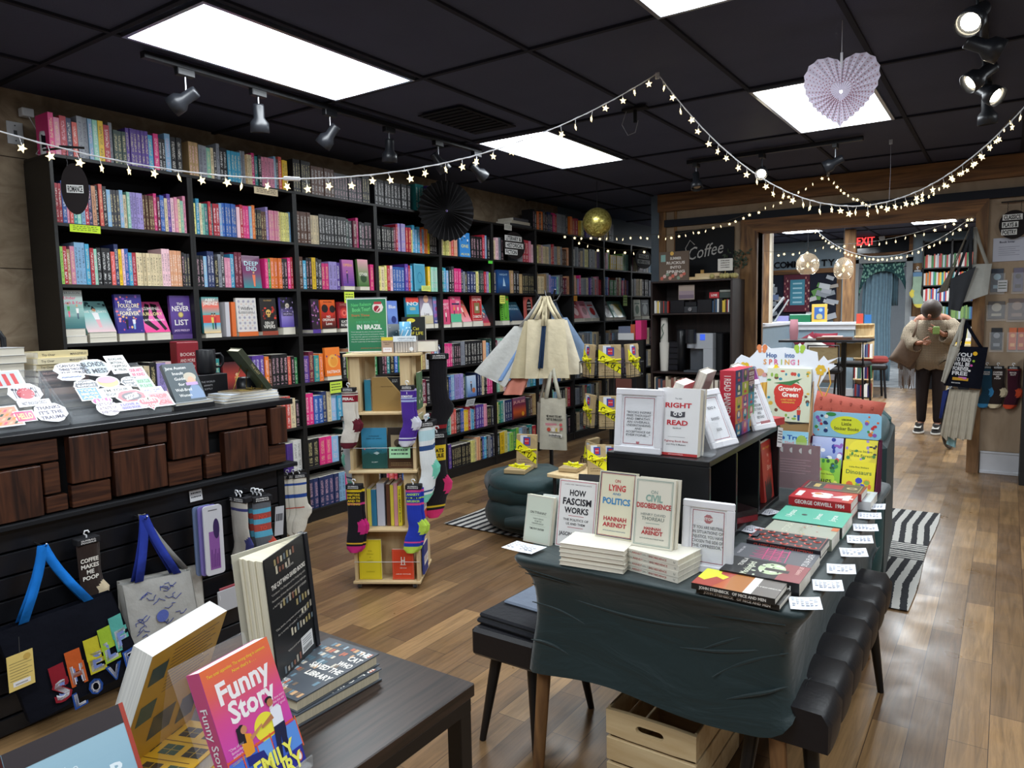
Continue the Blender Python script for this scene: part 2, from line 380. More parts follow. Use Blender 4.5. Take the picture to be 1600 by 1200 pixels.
def tile_mat():
 m,nt,b = newmat('ceiling_tiles'); L = nt.links.new
 g = N(nt,'ShaderNodeNewGeometry'); no = N(nt,'ShaderNodeTexNoise',inp={'Scale': 3.0,'Detail': 6.0}); L(g.outputs['Position'],no.inputs['Vector'])
 r = N(nt,'ShaderNodeValToRGB'); L(no.outputs[0],r.inputs[0]); r.color_ramp.elements[0].color = hexc('3c4156'); r.color_ramp.elements[1].color = hexc('484d64')
 L(r.outputs[0],b.inputs['Base Color']); b.inputs['Roughness'].default_value = 0.75; b.inputs['Specular IOR Level'].default_value = 0.25
 n2 = N(nt,'ShaderNodeTexNoise',inp={'Scale': 130.0,'Detail': 2.0}); L(g.outputs['Position'],n2.inputs['Vector'])
 bp = N(nt,'ShaderNodeBump',inp={'Strength': 0.3,'Distance': 0.004}); L(n2.outputs[0],bp.inputs['Height']); L(bp.outputs[0],b.inputs['Normal'])
tile_mat()
def marble_mat():
 m,nt,b = newmat('marble_tile'); L = nt.links.new
 g = N(nt,'ShaderNodeNewGeometry'); no = N(nt,'ShaderNodeTexNoise',inp={'Scale': 1.6,'Detail': 9.0,'Distortion': 2.5}); L(g.outputs['Position'],no.inputs['Vector'])
 r = N(nt,'ShaderNodeValToRGB'); L(no.outputs[0],r.inputs[0]); r.color_ramp.elements[0].color = hexc('8a8f94'); r.color_ramp.elements[0].position = 0.4; r.color_ramp.elements[1].color = hexc('c4c6c6'); r.color_ramp.elements[1].position = 0.55
 L(r.outputs[0],b.inputs['Base Color']); b.inputs['Roughness'].default_value = 0.3
marble_mat()
WL,BY = -4.5,7.6
f = MB('floor_planks').box(WL - .1,3.2,-3.2,14.9,-0.1,0).build('floor'); struct(f)
f = MB('marble_tile').box(-4.6,0.5,14.9,23.5,-0.1,0.0).build('floor_back_passage'); struct(f)
c = MB('ceiling_tiles').box(WL - .1,3.2,-3.2,23.5,CZ + 0.012,CZ + 0.1).build('ceiling'); struct(c)
g = MB('matte','20222e')
for i in range(-2,11):
 x = -3.28 + 0.665 * i
 if x > WL and x < 3.1: g.box(x - .012,x + .012,-3.1,14.9,CZ,CZ + .02)
for i in range(-4,11):
 y = 1.745 + 1.293 * i
 if -3 < y < 14.9: g.box(WL,3.1,y - .012,y + .012,CZ - .001,CZ + .019)
struct(g.build('trim_ceiling_grid'))
struct(MB('ply_wall').box(WL - .1,WL,-3.2,7.6,0,CZ + .02).build('wall_left'))
struct(MB('paint','5d6a76').box(WL - .1,WL,7.6,14.9,0,CZ + .02).build('wall_left_far'))
g = MB('matte','2c2018')
for z in (0.6,1.2,1.8,2.4): g.box(WL,WL + .002,-3.1,7.6,z - .002,z + .002)
struct(g.build('trim_board_seams'))
struct(MB('paint','8f8a84').box(3.1,3.2,-3.2,23.5,0,CZ + .02).build('wall_right'))
w = MB('paint','8f8a84'); w.box(WL,3.1,-3.2,-3.1,0,0.6); w.box(WL,3.1,-3.2,-3.1,2.4,CZ + .02)
for a,b_ in ((WL,-3.5),(-0.9,-0.3),(2.4,3.1)): w.box(a,b_,-3.2,-3.1,0.6,2.4)
struct(w.build('wall_front'))
struct(MB('acrylic').box(-3.5,-0.9,-3.16,-3.155,.6,2.4).build('window_fill_1')); struct(MB('acrylic').box(-.3,2.4,-3.16,-3.155,.6,2.4).build('window_fill_2'))  # unseen windows added behind the camera to let in fill light
# back wall with the wide opening
PW = 'wood_wall'
def painted_board():
 m,nt,b = newmat('wood_wall'); L = nt.links.new
 g = N(nt,'ShaderNodeNewGeometry'); mp = N(nt,'ShaderNodeMapping',inp={'Scale': (2.2,2,0.8)}); L(g.outputs['Position'],mp.inputs[0])
 no = N(nt,'ShaderNodeTexNoise',inp={'Scale': 2.5,'Detail': 7.0,'Distortion': 1.5}); L(mp.outputs[0],no.inputs['Vector'])
 r = N(nt,'ShaderNodeValToRGB'); L(no.outputs[0],r.inputs[0]); r.color_ramp.elements[0].position = 0.3; r.color_ramp.elements[0].color = hexc('8d7963'); r.color_ramp.elements[1].position = 0.7; r.color_ramp.elements[1].color = hexc('a08c76')
 L(r.outputs[0],b.inputs['Base Color']); b.inputs['Roughness'].default_value = 0.8
painted_board()
OX0,OX1,OZ = -2.13,-0.262,2.29
w = MB('wood_wall'); w.box(-3.2,OX0,BY,BY + .15,0,CZ + .01); w.box(OX1,3.1,BY,BY + .15,0,CZ + .01); w.box(OX0,OX1,BY,BY + .15,OZ,CZ + .01)
struct(w.build('wall_back'))
struct(MB('paint','5d6a76').box(-3.3,-3.2,BY,10.2,0,CZ + .01).build('wall_back_return'))
g = MB('beam_wood'); g.box(-3.2,3.1,BY - .06,BY,2.565,CZ); struct(g.build('trim_top_beam'))
g = MB('matte','22252d'); g.box(-3.13,3.1,BY - .045,BY,2.40,2.475); struct(g.build('trim_dark_rail'))
def xbeam(name,pts,y0,y1,m='beam_wood'): struct(MB(m).prism(pts,y0,y1).build(name))
g = MB('beam_wood'); g.T = Matrix.Translation((0,0,0)); xbeam('trim_header',[(-2.3,2.40),(-0.17,2.40),(-0.262,2.27),(-2.13,2.27)],BY - .05,BY + .2)
xbeam('trim_post_left',[(-2.3,0),(-2.13,0),(-2.13,2.27),(-2.3,2.40)],BY - .05,BY + .2,'post_wood')
xbeam('trim_post_right',[(-0.262,0),(-0.17,0),(-0.17,2.40),(-0.262,2.27)],BY - .05,BY + .2,'post_wood')
g = MB('post_wood'); g.box(-3.2,-3.12,BY - .02,BY,1.2,2.565); g.box(-3.03,-3.0,BY - .012,BY,1.2,2.565); struct(g.build('trim_corner_post'))
g = MB('paint','b9babf'); g.cbox(-0.16,3.1,BY - .02,BY,0,0.2,.004); g.cbox(-0.16,3.1,BY - .03,BY,0.0,0.03,.004); g.cbox(-0.16,3.1,BY - .026,BY,.18,.2,.004); struct(g.build('baseboard_back'))
# the inner frame between the shop and the back room
g = MB('post_wood'); g.box(-3.06,-2.92,11.0,11.1,1.28,CZ); g.use('paint','cfc4b0').box(-2.92,-2.89,11.0,11.1,1.28,CZ)
struct(g.build('trim_room_post'))
# back room
struct(MB('paint','8496a2').box(-4.5,-2.36,14.9,15.0,0,CZ + .01).box(-1.5,3.1,14.9,15.0,0,CZ + .01).box(-2.36,-1.5,14.9,15.0,2.3,CZ + .01).build('wall_far'))
h = MB('paint','8294a0'); h.box(-4.5,-2.08,13.0,13.12,0,1.2); h.box(-3.2,-3.05,10.95,13.0,0,1.22); struct(h.build('wall_low_partition'))
h = MB('paint','c9ccd2'); h.cbox(-4.5,-2.05,12.95,13.17,1.2,1.25,.005); h.cbox(-3.25,-3.0,10.9,12.95,1.22,1.27,.005); h.cbox(-4.5,-2.06,12.975,13.0,1.12,1.2,.004); h.cbox(-4.5,-2.07,12.98,13.0,0,0.15,.004); h.cbox(-2.08,-2.055,12.98,13.14,0,.15,.004); struct(h.build('trim_partition_cap'))
struct(MB('post_wood').box(-2.27,-2.1,13.0,13.12,1.25,CZ).build('trim_partition_post'))
struct(MB('paint','8a8f92').box(-2.42,-2.32,14.84,14.9,0,2.36).box(-1.54,-1.44,14.84,14.9,0,2.36).box(-2.42,-1.44,14.84,14.9,2.29,2.38).build('trim_door_frame'))
struct(MB('post_wood').box(-1.44,-1.2,14.87,14.9,0.2,2.25).box(-2.75,-2.62,14.87,14.9,1.2,2.2).build('trim_far_boards'))
struct(MB('beam_wood').box(-4.4,-2.62,14.86,14.9,2.14,2.24).build('trim_far_rail'))
struct(MB('paint','c9ccd2').cbox(-1.46,3.0,14.86,14.9,0,.3,.005).cbox(-1.46,-1.36,14.8,14.9,0,1.3,.005).build('baseboard_far'))
struct(MB('paint','d0d4d8').box(-1.25,-1.15,15,23.4,0,2.75).box(-4.5,-0.5,23.3,23.4,0,2.75).box(-4.5,-4.4,15,23.4,0,2.75).build('wall_passage'))
# ---------------------------------------------------------------- bookcases
SF,SD,BW,Y0 = -4.17,0.29,0.79,1.845     # shelf front plane, depth, bay width, start
ROWS = [2.385,2.03,1.705,1.385,1.03,0.72,0.405,0.09]
TT = 0.018
def bookcase():
 t = thing('bookcase','','bookcase',(SF,Y0,0),0,'black bookcases along the left wall')
 for y in (0,BW - TT):
  MB('black_shelf').cbox(-SD,0,y,y + TT,0,ROWS[0] - TT,.001).build('side_panel',t)
 for i,z in enumerate(ROWS):
  MB('black_shelf').cbox(-SD,0.001 if i == 0 else -.002,0 if i == 0 else TT,BW if i == 0 else BW - TT,z - TT,z,.001).build('shelf',t)
 MB('black_shelf').box(-0.02,-.006,TT,BW - TT,0,ROWS[-1] - TT).build('plinth',t)
 MB('matte','131214').box(-SD - .004,-SD,0,BW,0.0,ROWS[0] - TT).build('back_panel',t)
 return t
def dup(root,loc=None,rot=None,label=None,group=None):
 r = root.copy(); col.objects.link(r)
 if loc is not None: r.location = loc
 if rot is not None: r.rotation_euler = rot
 if label: r['label'] = label
 if group: r['group'] = group
 for ch in list(root.children):
  c = ch.copy(); col.objects.link(c); c.parent = r
  for g in ch.children: d = g.copy(); col.objects.link(d); d.parent = c
 return r
BAYN = ['nearest','second','third','fourth','fifth','sixth','seventh','eighth','ninth','farthest']
bc0 = bookcase()
for i in range(10):
 b_ = bc0 if i == 0 else dup(bc0,(SF,Y0 + BW * i,0))
 b_['label'] = ('nearest tall black bookcase, behind the counter at the far left' if i == 0 else 'tall black bookcase, ' + (ordn(i + 1) + ' counted from the left' if i < 9 else 'the farthest one, beside the coffee shelf'))
PAL = dict(K='1a1a1e',k='3b3b42',W='d9d9d6',w='dccaa4',G='8a8f98',R='b5283a',r='d65a50',P='d8307c',p='d98aa6',l='ecc3cc',O='e4762c',o='e0a27c',Y='ecc322',y='e2dc86',
           N='26335f',B='2f5fae',b='86b2d6',C='3f9fc6',T='2f8a8a',t='8fcab4',V='5a3c98',v='9a8cc8',n='5c3828',s='b39468',E='2f8a4c',e='93c758',M='6c2038',D='274039')
CN = dict(K='black',k='charcoal',W='white',w='cream',G='grey',R='red',r='coral red',P='hot pink',p='pink',l='pale pink',O='orange',o='peach',Y='yellow',y='pale yellow',
          N='navy',B='blue',b='light blue',C='sky blue',T='teal',t='mint',V='violet',v='lavender',n='brown',s='tan',E='green',e='lime green',M='maroon',D='dark green')
ROWN = ['on top','on the first shelf','on the second shelf','on the display shelf','on the fourth shelf','on the fifth shelf','on the sixth shelf','on the bottom shelf']
INK = ['f2efe6','e8d9a0','f6c6d4','1c1c20','ffffff']
# spines by bay and row, read from left to right; '.' is an empty place, '|' leaves the rest of the shelf empty
SP = {
 (0,0): 'PpRNrGGbtYRGDDDVVVVVVCPKKbKK',(0,1): 'RRBprTtbRNoKrKbkkkbwtvvvvnnnnPMBBwVlpwtp',(0,2): 'eRspbbbCRtKKKrNYlBCRwwwwwwwwllloooooKkk',(0,4): 'KKKKKNNbwKvlbBC',(0,5): 'oprKbTtPP',(0,6): 'PPBbwVKGW',(0,7): 'KKBbTNN',
 (1,0): 'sssGGtwkGKKCCCCGGswwPTKppppbkrYY',(1,1): 'yCwtTRTRRbBBBBBlRPPbOKKKnnvpppppwyyyyb',(1,2): 'KKbNNKGkppCMMTswwCtPEOOOKKPR',(1,4): 'vbTTroolppPVVVOnKKKKrKE',(1,5): 'wboOCTwOOOOoorrwK',(1,6): 'PPEBBGRrbYVVVWW',(1,7): 'KWGBTRtRwtBnKK',
 (2,0): 'KKKKKKKnnnnnnnkkkkkkkkkkKKK',(2,1): 'nnnnwwwKKKKKKKKKDkMPKkKK',(2,2): 'nCKKYKkPPvvVNNtkEnORBBP',(2,4): 'VMTOOKKkKeopttkE',(2,5): 'PPBBNwbCbttYtbbC',(2,6): 'KKPPbKDVBGlk',(2,7): 'NNNNNNbbPPlRRvVVk',
 (3,0): 'KKKKKKKKKKK..TTTkVKb',(3,1): 'KKKKKKKMRvvvRRyCbCrbOOYKKKK',(3,2): 'ywyRlBBBBVRCCCYYYYYttt',(3,4): 'KMTKBEEeTtlCysWwRbN',(3,5): 'bRPMkDGbwPMKkYe',(3,6): 'KwRbTGlppbCtMD',(3,7): 'PrRKBDbPPMMMMv',
 (4,0): 'ssVvkk|..........',(4,1): 'wyyyorooBBBkKKKKKRbK',(4,2): 'TCbKkPPPNGkNNNyDDDRve',(4,4): 'PPPPkKKKGGKKKKKKobBD',(4,5): 'wKBbbvvvDbbBBNNNNwKKPPP',(4,6): 'TTtrrrKKKBBYYYRbCMVVVVppKKk',(4,7): 'KVVKKKKKKKKKKyywooKBCCkGNk',
 (5,0): '......|',(5,1): 'wlGK.....GGRRpl',(5,2): 'NBBbtRosKKssKKKKKK',(5,4): 'MWtkGwwnwRorsD',(5,5): 'ttwlppprkwsRobTC',(5,6): 'yETWNNNMMMMWKKknss',(5,7): 'DYyteEebgkTR'.replace('g','G'),
 (6,0): 'KkOnOkKkNNkPRGGGGk',(6,1): 'yyslwwwGrRGGsGnno',(6,2): 'swwwsGvBBBtGkMMo',(6,4): 'GwRksTbGwwKGl',(6,5): 'WbGkGRtnBwKws',(6,6): 'RkwsntbGGKKwR',(6,7): 'KNRwtGbsknGK',
 (7,0): 'OrRYyNVVVwlK',(7,1): 'KWGGkwwGyyykGkGGwvG',(7,2): 'wsosvPGGGGwVVkGrlpR',(7,4): 'nwkGwGGGbwGwk',(7,5): 'nkGwRGbwKGs',(7,6): 'GGkwRTbGKws',(7,7): 'KwGRtnBGks',
 (8,0): 'swYkG|....',(8,1): 'tRpeYYYYYYett',(8,2): 'sBBPEEEnRwkPBRv',(8,4): 'lGsRbGGGWbWC',(8,5): 'GkwRGbGnGK',(8,6): 'GkwRGbGnGK',(8,7): 'GkwRGbGnGK',
 (9,1): 'lpwwKKKGGWbC',(9,2): 'CWGswwwKKKGR',(9,4): 'WGyrOPPwK',(9,5): 'wGKGw',(9,6): 'wGKGw',(9,7): 'wGKGw',
}
CARVE = {(1,2): [(2.985,3.135)],(3,2): [(4.665,4.815)],(2,2): [(3.855,3.98),(4.015,4.135)],(4,1): [(5.295,5.465)],(5,2): [(5.895,6.105)],(2,4): [(3.65,3.805)],(1,4): [(2.795,3.005)],(4,5): [(5.355,5.505)],(5,6): [(6.115,6.365)],(1,6): [(3.025,3.225)]}   # places taken by face-out books
shelf_books = []
def bookgeo(mb,x,y,z,W,T,H,tilt,c,ink,inks):
 """spine-out book: spine faces +x at x, from y to y+T, standing on z"""
 k = tilt * H
 v = [(x - W,y,z),(x,y,z),(x,y + T,z),(x - W,y + T,z),(x - W,y + k,z + H),(x,y + k,z + H),(x,y + T + k,z + H),(x - W,y + T + k,z + H)]
 n = len(mb.f)
 mb.add(v,[(1,2,6,5),(0,1,5,4),(2,3,7,6),(0,3,2,1),(4,5,6,7)],mat='spine',color=c,uvs={0: [(0,0),(1,0),(1,1),(0,1)]})
 for i in range(n,len(mb.f)): inks[i] = ink
def blockgeo(mb,x,y,z,W,T,H,tilt,pg):
 k = tilt * H; t = 0.0012
 a = (y + t,y + T - t)
 mb.add([(x - W + .001,a[0] + k,z + H + .0004),(x - .003,a[0] + k,z + H + .0004),(x - .003,a[1] + k,z + H + .0004),(x - W + .001,a[1] + k,z + H + .0004)],[(0,1,2,3)],mat='pages',color=pg)
Rb = random.Random(11)
for (bay,row),s in sorted(SP.items()):
 s = s.replace('|','...')
 n = len(s); span = BW - 2 * TT - 0.012
 ws = []; prev = None
 for ch in s:
  if ch == prev: ws.append(ws[-1])
  else: ws.append(Rb.uniform(0.75,1.3) if ch != '.' else 1.0)
  prev = ch
 k = span / sum(ws); y = Y0 + BW * bay + TT + 0.005; prev = None; H = .21; idx = 0
 for ch,w in zip(s,ws):
  T = w * k
  if ch != '.' and not any(a - .004 < y + T and y < b__ + .004 for a,b__ in CARVE.get((bay,row),())):
   if ch != prev: H = Rb.uniform(0.187,0.232); Wd = min(0.17,H * 0.66); ink = hexc(Rb.choice(INK[:4] if ch in 'WwyYlteobpGvs' else INK[:3] + INK[4:])); ink = hexc('1c1c20') if ch in 'WwyYle' and Rb.random() < .7 else ink
   if ch in 'WwyG' and (ink[0] > .5): ink = hexc('3a2a50')
   idx += 1
   xf = SF - (0.012 if row else 0.02) - Rb.uniform(0,.012) - (0.02 if bay > 5 else 0)
   cc = list(hexc(PAL[ch])); j = Rb.uniform(0.82,1.15); cc = tuple(min(1,q * j) for q in cc[:3]) + (1,)
   shelf_books.append([T * H / ((xf) ** 2 + y * y) ** 1.0 * abs(xf) / sqrt(xf * xf + y * y),bay,row,idx,ch,xf,y,T * 0.97,H,Wd,Rb.choice([0,0,0,Rb.uniform(-.01,.015)]) if T < .05 else 0,cc,ink])
  prev = ch; y += T
def hidden(q):
 _,bay,row,idx,ch,xf,y,*_r = q
 if bay == 0 and row >= 5 or bay == 1 and row >= 6 and y < 3.2: return True
 if bay == 0 and row == 4 and y < 2.25: return True
 if bay == 5 and row >= 5 and y > 6.2 or bay == 6 and row >= 4: return True
 if bay == 7 and row >= 5 or bay >= 8 and row >= 5: return True
 if bay == 3 and row >= 4 and y < 4.65: return True
 if bay == 2 and row >= 4 and y > 3.95: return True
 return False
vis = sorted([q for q in shelf_books if not hidden(q)],key=lambda q: -q[0])
NIND = 300
single = vis[:NIND]; ids = {id(q) for q in single}
rest = [q for q in vis if id(q) not in ids] + [q for q in shelf_books if hidden(q) and q[1] > 0]
for q in single:
 _,bay,row,idx,ch,xf,y,T,H,Wd,tl,cc,ink = q
 mb = MB(); mb.ink = {}; bookgeo(mb,0,0,0,Wd,T,H,tl,cc,ink,mb.ink)
 o = mb.build('paperback',None,(xf,y,ROWS[row]))
 tag(o,f"{CN[ch]} paperback, {ordn(idx)} from left {ROWN[row]} of the {BAYN[bay]} bookcase",'book','paperbacks in the black bookcases')
 if row >= 4:
  pm = MB(); blockgeo(pm,0,0,0,Wd,T,H,tl,'e6dfcf'); pm.build('pages',o)
mb = MB(); mb.ink = {}
for q in rest:
 _,bay,row,idx,ch,xf,y,T,H,Wd,tl,cc,ink = q
 bookgeo(mb,xf,y,ROWS[row],Wd,T,H,tl,cc,ink,mb.ink)
nf = len(mb.f)
for q in rest:
 _,bay,row,idx,ch,xf,y,T,H,Wd,tl,cc,ink = q
 if row >= 4: blockgeo(mb,xf,y,ROWS[row],Wd,T,H,tl,'e6dfcf')
for i in range(nf,len(mb.f)): mb.ink[i] = (0,0,0,1)
tag(mb.build('shelf_books'),'many smaller spines filling the farther black bookcases','books',kind='stuff')
# ---------------------------------------------------------------- cover designs
def D(*items):
 """a cover design from a list: g gradient, r rect, t text, c disc, p polygon, f frame, s figure; x in -.5...5 and z in 0..1 of the cover"""
 def go(mb,W,H):
  ly = [-0.0003]
  def y(): ly[0] -= 0.00010; return ly[0]
  for it in items:
   k = it[0]
   if k == 'g': vgrad(mb,-W / 2,W / 2,0,H,it[1],y())
   elif k == 'r': rect(mb,it[1] * W,it[2] * W,it[3] * H,it[4] * H,it[5],y())
   elif k == 't': text(mb,it[1],it[2] * W,it[3] * H,it[4] * H,it[5],y(),w=(it[6] * W if len(it) > 6 and it[6] else None),bold=it[7] if len(it) > 7 else 0.012,rot=it[8] if len(it) > 8 else 0)
   elif k == 'c': disc(mb,it[1] * W,it[2] * H,it[3] * W,it[4],y(),rz=(it[5] * H if len(it) > 5 else None))
   elif k == 'p': poly(mb,[(a * W,b_ * H) for a,b_ in it[1]],it[2],y())
   elif k == 'f': frame2d(mb,-W / 2 + it[1] * W,W / 2 - it[1] * W,it[1] * W,H - it[1] * W,it[2] * W,it[3],y())
   elif k == 'l':   # lines of small print
    for i in range(it[5]):
     q = it[3] - i * it[4]; h = it[4] * 0.32; rr = random.Random(i * 7 + int(q * 100)); x = it[1]
     yy = y()
     while x < it[2]:
      w = rr.uniform(.03,.09); rect(mb,x * W,min(x + w,it[2]) * W,q * H,(q + h) * H,it[6],yy); x += w + .02
   elif k == 's':   # small standing figure: x, z, size, hair, top, legs
    _,x,z,s_,hc,tc,lc = it; yy = y()
    poly(mb,[((x - .03 * s_) * W,z * H),((x + .035 * s_) * W,z * H),((x + .045 * s_) * W,(z + .16 * s_) * H),((x - .045 * s_) * W,(z + .16 * s_) * H)],lc,yy)
    poly(mb,[((x - .05 * s_) * W,(z + .15 * s_) * H),((x + .05 * s_) * W,(z + .15 * s_) * H),((x + .065 * s_) * W,(z + .28 * s_) * H),((x - .065 * s_) * W,(z + .28 * s_) * H)],tc,yy - .00005)
    disc(mb,x * W,(z + .33 * s_) * H,.04 * s_ * W,'d9a07c',yy - .0001); disc(mb,(x - .005) * W,(z + .35 * s_) * H,.045 * s_ * W,hc,yy - .00008,rz=.028 * s_ * H)
   elif k == 'x':   # scatter of small blobs: n, colours, size, zmin, zmax
    rr = random.Random(it[1] * 13 + 5); yy = y()
    for i in range(it[1]):
     disc(mb,rr.uniform(-.46,.46) * W,rr.uniform(it[4],it[5]) * H,it[3] * W * rr.uniform(.5,1.2),it[2][i % len(it[2])],yy - i * 2e-6,rz=it[3] * W * rr.uniform(.4,1.1),n=7)
 return go
def flat_stack(x,y,z,n,W,D_,T,cols,rz=0,kind='paperback',label='',pages_out=True,group=None,jit=0.003,sp=None):
 """n books lying flat, fore-edge facing local -y; returns the top height. each is a thing"""
 rr = random.Random(int((x + y) * 1000)); zz = z
 for i in range(n):
  t = thing(kind,label if n == 1 else label + ', ' + (('top' if i == n - 1 else 'bottom' if i == 0 else ordn(i + 1) + ' up') + ' in its stack'),'book',(x + rr.uniform(-jit,jit),y + rr.uniform(-jit,jit),zz),rz,group)
  c = cols[i % len(cols)]; mb = MB('print',c); mb.box(-W / 2,W / 2,-D_ / 2,D_ / 2,0,.0012); mb.box(-W / 2,W / 2,-D_ / 2,D_ / 2,T - .0012,T)
  if pages_out: mb.box(-W / 2,W / 2,D_ / 2 - .0012,D_ / 2,.0012,T - .0012)
  else: mb.box(-W / 2,W / 2,-D_ / 2,-D_ / 2 + .0012,.0012,T - .0012)
  if sp:
   for j_,(s_,x_,c_) in enumerate(sp): text(mb,s_,x_ * W,T / 2,T * .36,c_,-D_ / 2 - .0004,bold=.012)
  mb.build('cover',t); p = MB('pages','e9e2d2'); p.box(-W / 2 + .002,W / 2 - .002,-D_ / 2 + .002,D_ / 2 - .002,.0012,T - .0012); p.build('pages',t); zz += T
 return zz
# ---------------------------------------------------------------- face-out books on the display shelf
ZD = ROWS[3]
def faceout(y0,y1,H,lean,cover,design,label,nstack=1,scol='c9b8a0',T=0.022,z=ZD,xf=-4.2,st=0.028,pages_out=True,skind='paperback'):
 W = y1 - y0; yc = (y0 + y1) / 2; zz = z
 if nstack: zz = flat_stack(xf - .075,yc,z,nstack,W * .97,.14,st,[scol],pi / 2,skind,'book flat under the ' + ' '.join(label.split(',')[0].split()[:8]),pages_out) + .0015
 book('display_book',label,W,H,T,cover,(xf - .012,yc,zz),(-lean,0,pi / 2),design,page='e6dfcf')
W1 = 'f4efe6'
faceout(1.874,1.985,.21,.10,'8fb0b4',D(('g',['2c6a70','7fb0a8','dfe0dc']),('t','FERGUSON',0,.93,.05,'2a3a44',.8),('t','Under',-.1,.80,.08,'e0507c'),('t','Lock & Key',.02,.68,.08,'e0507c',.9),('s',-.2,.3,1,'6a2a20','3f9a50','d8406c'),('s',.2,.25,1,'d0a070','e8e6e0','2a4a60')),'pale teal romance with two figures and pink lettering, first face-out book',2,'e8e8e8',st=.04)
faceout(1.995,2.15,.215,.62,'8fc4c0',D(('g',['e8c4c8','9fd0cc','8cc4c4']),('t','SAVE THE DATE',0,.66,.07,W1,.9),('s',.02,.15,1.7,'1c1620','f4f0f0','e8b0b8'),('x',7,['1c3a40','2a5058'],.07,.8,.95)),'mint wedding romance leaning far back, woman in white on cover',2,'ddd8cc')
faceout(2.16,2.315,.225,.10,'3a2c90',D(('r',-.5,.5,0,1,'2e2484'),('x',40,['e0607c','f0a0a0','d84030','f0c080','8a4ac0'],.05,.03,.97),('r',-.34,.34,.45,.86,'2e2484'),('t','THE',0,.81,.07,W1),('t','FOLKLORE',0,.71,.10,'f4e6c0',.78),('t','OF',0,.61,.06,W1),('t','FOREVER',0,.51,.10,'f4e6c0',.72),('s',-.13,.1,.9,'3a1a18','14122c','14122c'),('s',.14,.1,.9,'2a1a18','e8e8f0','90b8e0')),'purple and pink book lettered The Folklore of Forever',1,'e6e0d4',st=.045)
faceout(2.322,2.475,.215,.55,'e050a0',D(('g',['e8408c','f070b8','e0508c']),('p',[(-.4,.5),(-.1,.95),(.05,.9),(-.2,.4),(.1,.1),(-.05,.05),(-.4,.3)],'1a1418'),('p',[(.1,.95),(.35,.9),(.2,.5),(.42,.1),(.3,.05),(.05,.5)],'1a1418'),('t','JASMINE',0,.78,.10,W1,.85),('t','GUILLORY',0,.60,.10,'f8e8a0',.9),('t','FLIRTING LESSONS',0,.4,.06,W1,.9)),'hot pink book lettered Guillory, leaning back beside The Never List',1,'e6e0d4',st=.045)
faceout(2.485,2.618,.235,.05,'4a3078',D(('g',['3a2466','5f4494','4a3078']),('t','THE',0,.78,.07,W1),('t','NEVER',0,.66,.13,W1,.85),('c',0,.50,.13,'b8a050'),('c',0,.50,.09,'d8c878'),('t','LIST',0,.30,.14,W1,.7),('t','JADE PRESLEY',0,.09,.05,'d8c0e0',.75)),'purple hardback lettered The Never List with gold coin',1,'5a4080',st=.03,pages_out=False)
faceout(2.70,2.82,.23,.06,'40a0a8',D(('g',['e8c890','60b0d0','50b0b0','f0705c','50b0b0']),('r',-.5,.5,.28,.5,'d84a3c'),('t','ABBY',0,.92,.08,W1,.6),('t','JIMENEZ',0,.82,.09,W1,.85),('s',.05,.1,1.2,'3a2018','e8c860','2c7a5c'),('s',.2,.1,1.2,'2a1814','c03040','283858')),'turquoise and red book by Jimenez with embracing couple',1,'f2e6d0')
for i,(c_,n_,dy) in enumerate((('c9c6cc','grey patterned',0),('e07038','orange',.045))):
 book('display_book',f'{n_} spine of a book standing left of the patterned Wildfire book',.03,.225,.1,c_,(-4.2,2.865 + dy,ZD + .002),(0,0,pi / 2))
faceout(2.945,3.10,.225,.05,'d9d4d0',D(('x',0,['a0a0b0'],.03,0,1),*[('c',-.36 + .24 * i,.1 + .16 * j,.055,'a8a4b4') for i in range(4) for j in range(6)],*[('c',-.24 + .24 * i,.18 + .16 * j,.02,'e0a080') for i in range(3) for j in range(5)],('r',-.36,.36,.56,.76,'d9d4d0'),('t','Wildfire',0,.69,.10,'2a2a34',.6),('t','HANNAH GRACE',0,.59,.035,'2a2a34',.6)),'pale patterned book lettered Wildfire, standing on an orange book',1,'e07038',pages_out=False)
faceout(3.13,3.262,.225,.05,'201c1c',D(('x',16,['b02820','d84030','7a2018'],.08,.35,.8),('c',0,.56,.16,'d8b060'),('c',-.06,.55,.045,'1a1010'),('c',.06,.55,.045,'1a1010'),('r',-.07,.07,.42,.48,'c8a050'),('t','DEN OF',0,.24,.09,W1,.55),('t','VIPERS',0,.13,.10,W1,.72),('t','K.A. KNIGHT',0,.93,.04,'c8a060',.5)),'black book lettered Den of Vipers with gold skull',1,'a04a38',pages_out=False)
faceout(3.30,3.415,.21,.05,'6a5ab0',D(('g',['5a4aa8','9080c8','201c28','181420']),('c',0,.72,.15,'d8ccb8'),('c',-.05,.71,.03,'201820'),('c',.05,.71,.03,'201820'),('x',18,['5a3c98','9a8cc8','c0b0d8'],.06,.35,.98),('r',-.36,.36,.38,.5,'383048'),('t','HAUNTING',0,.44,.07,'c8b8e0',.66)),'violet and black skull book on a thick cream book',1,'e8e2cc',st=.05)
faceout(3.57,3.645,.22,.05,'2a1a28',D(('x',22,['8a4aa0','c080b0','5a2a50'],.12,.1,.9)),'dark floral book beside the red faces cover',1,'5a3c98',pages_out=False)
faceout(3.66,3.80,.215,.05,'e06020',D(('g',['181010','b02818','e86820']),('c',-.16,.6,.26,'b82018'),('c',.18,.58,.24,'c83020'),('c',-.22,.7,.22,'1a1010'),('c',.3,.68,.2,'1a1010'),('t','NO',0,.42,.08,W1),('t','ORDINARY',0,.31,.09,W1,.85),('t','Love',0,.18,.10,W1),('t','MYAH ARIEL',0,.93,.04,'201010',.6)),'orange and red cover with two faces lettered No Ordinary Love',1,'e8e2cc')
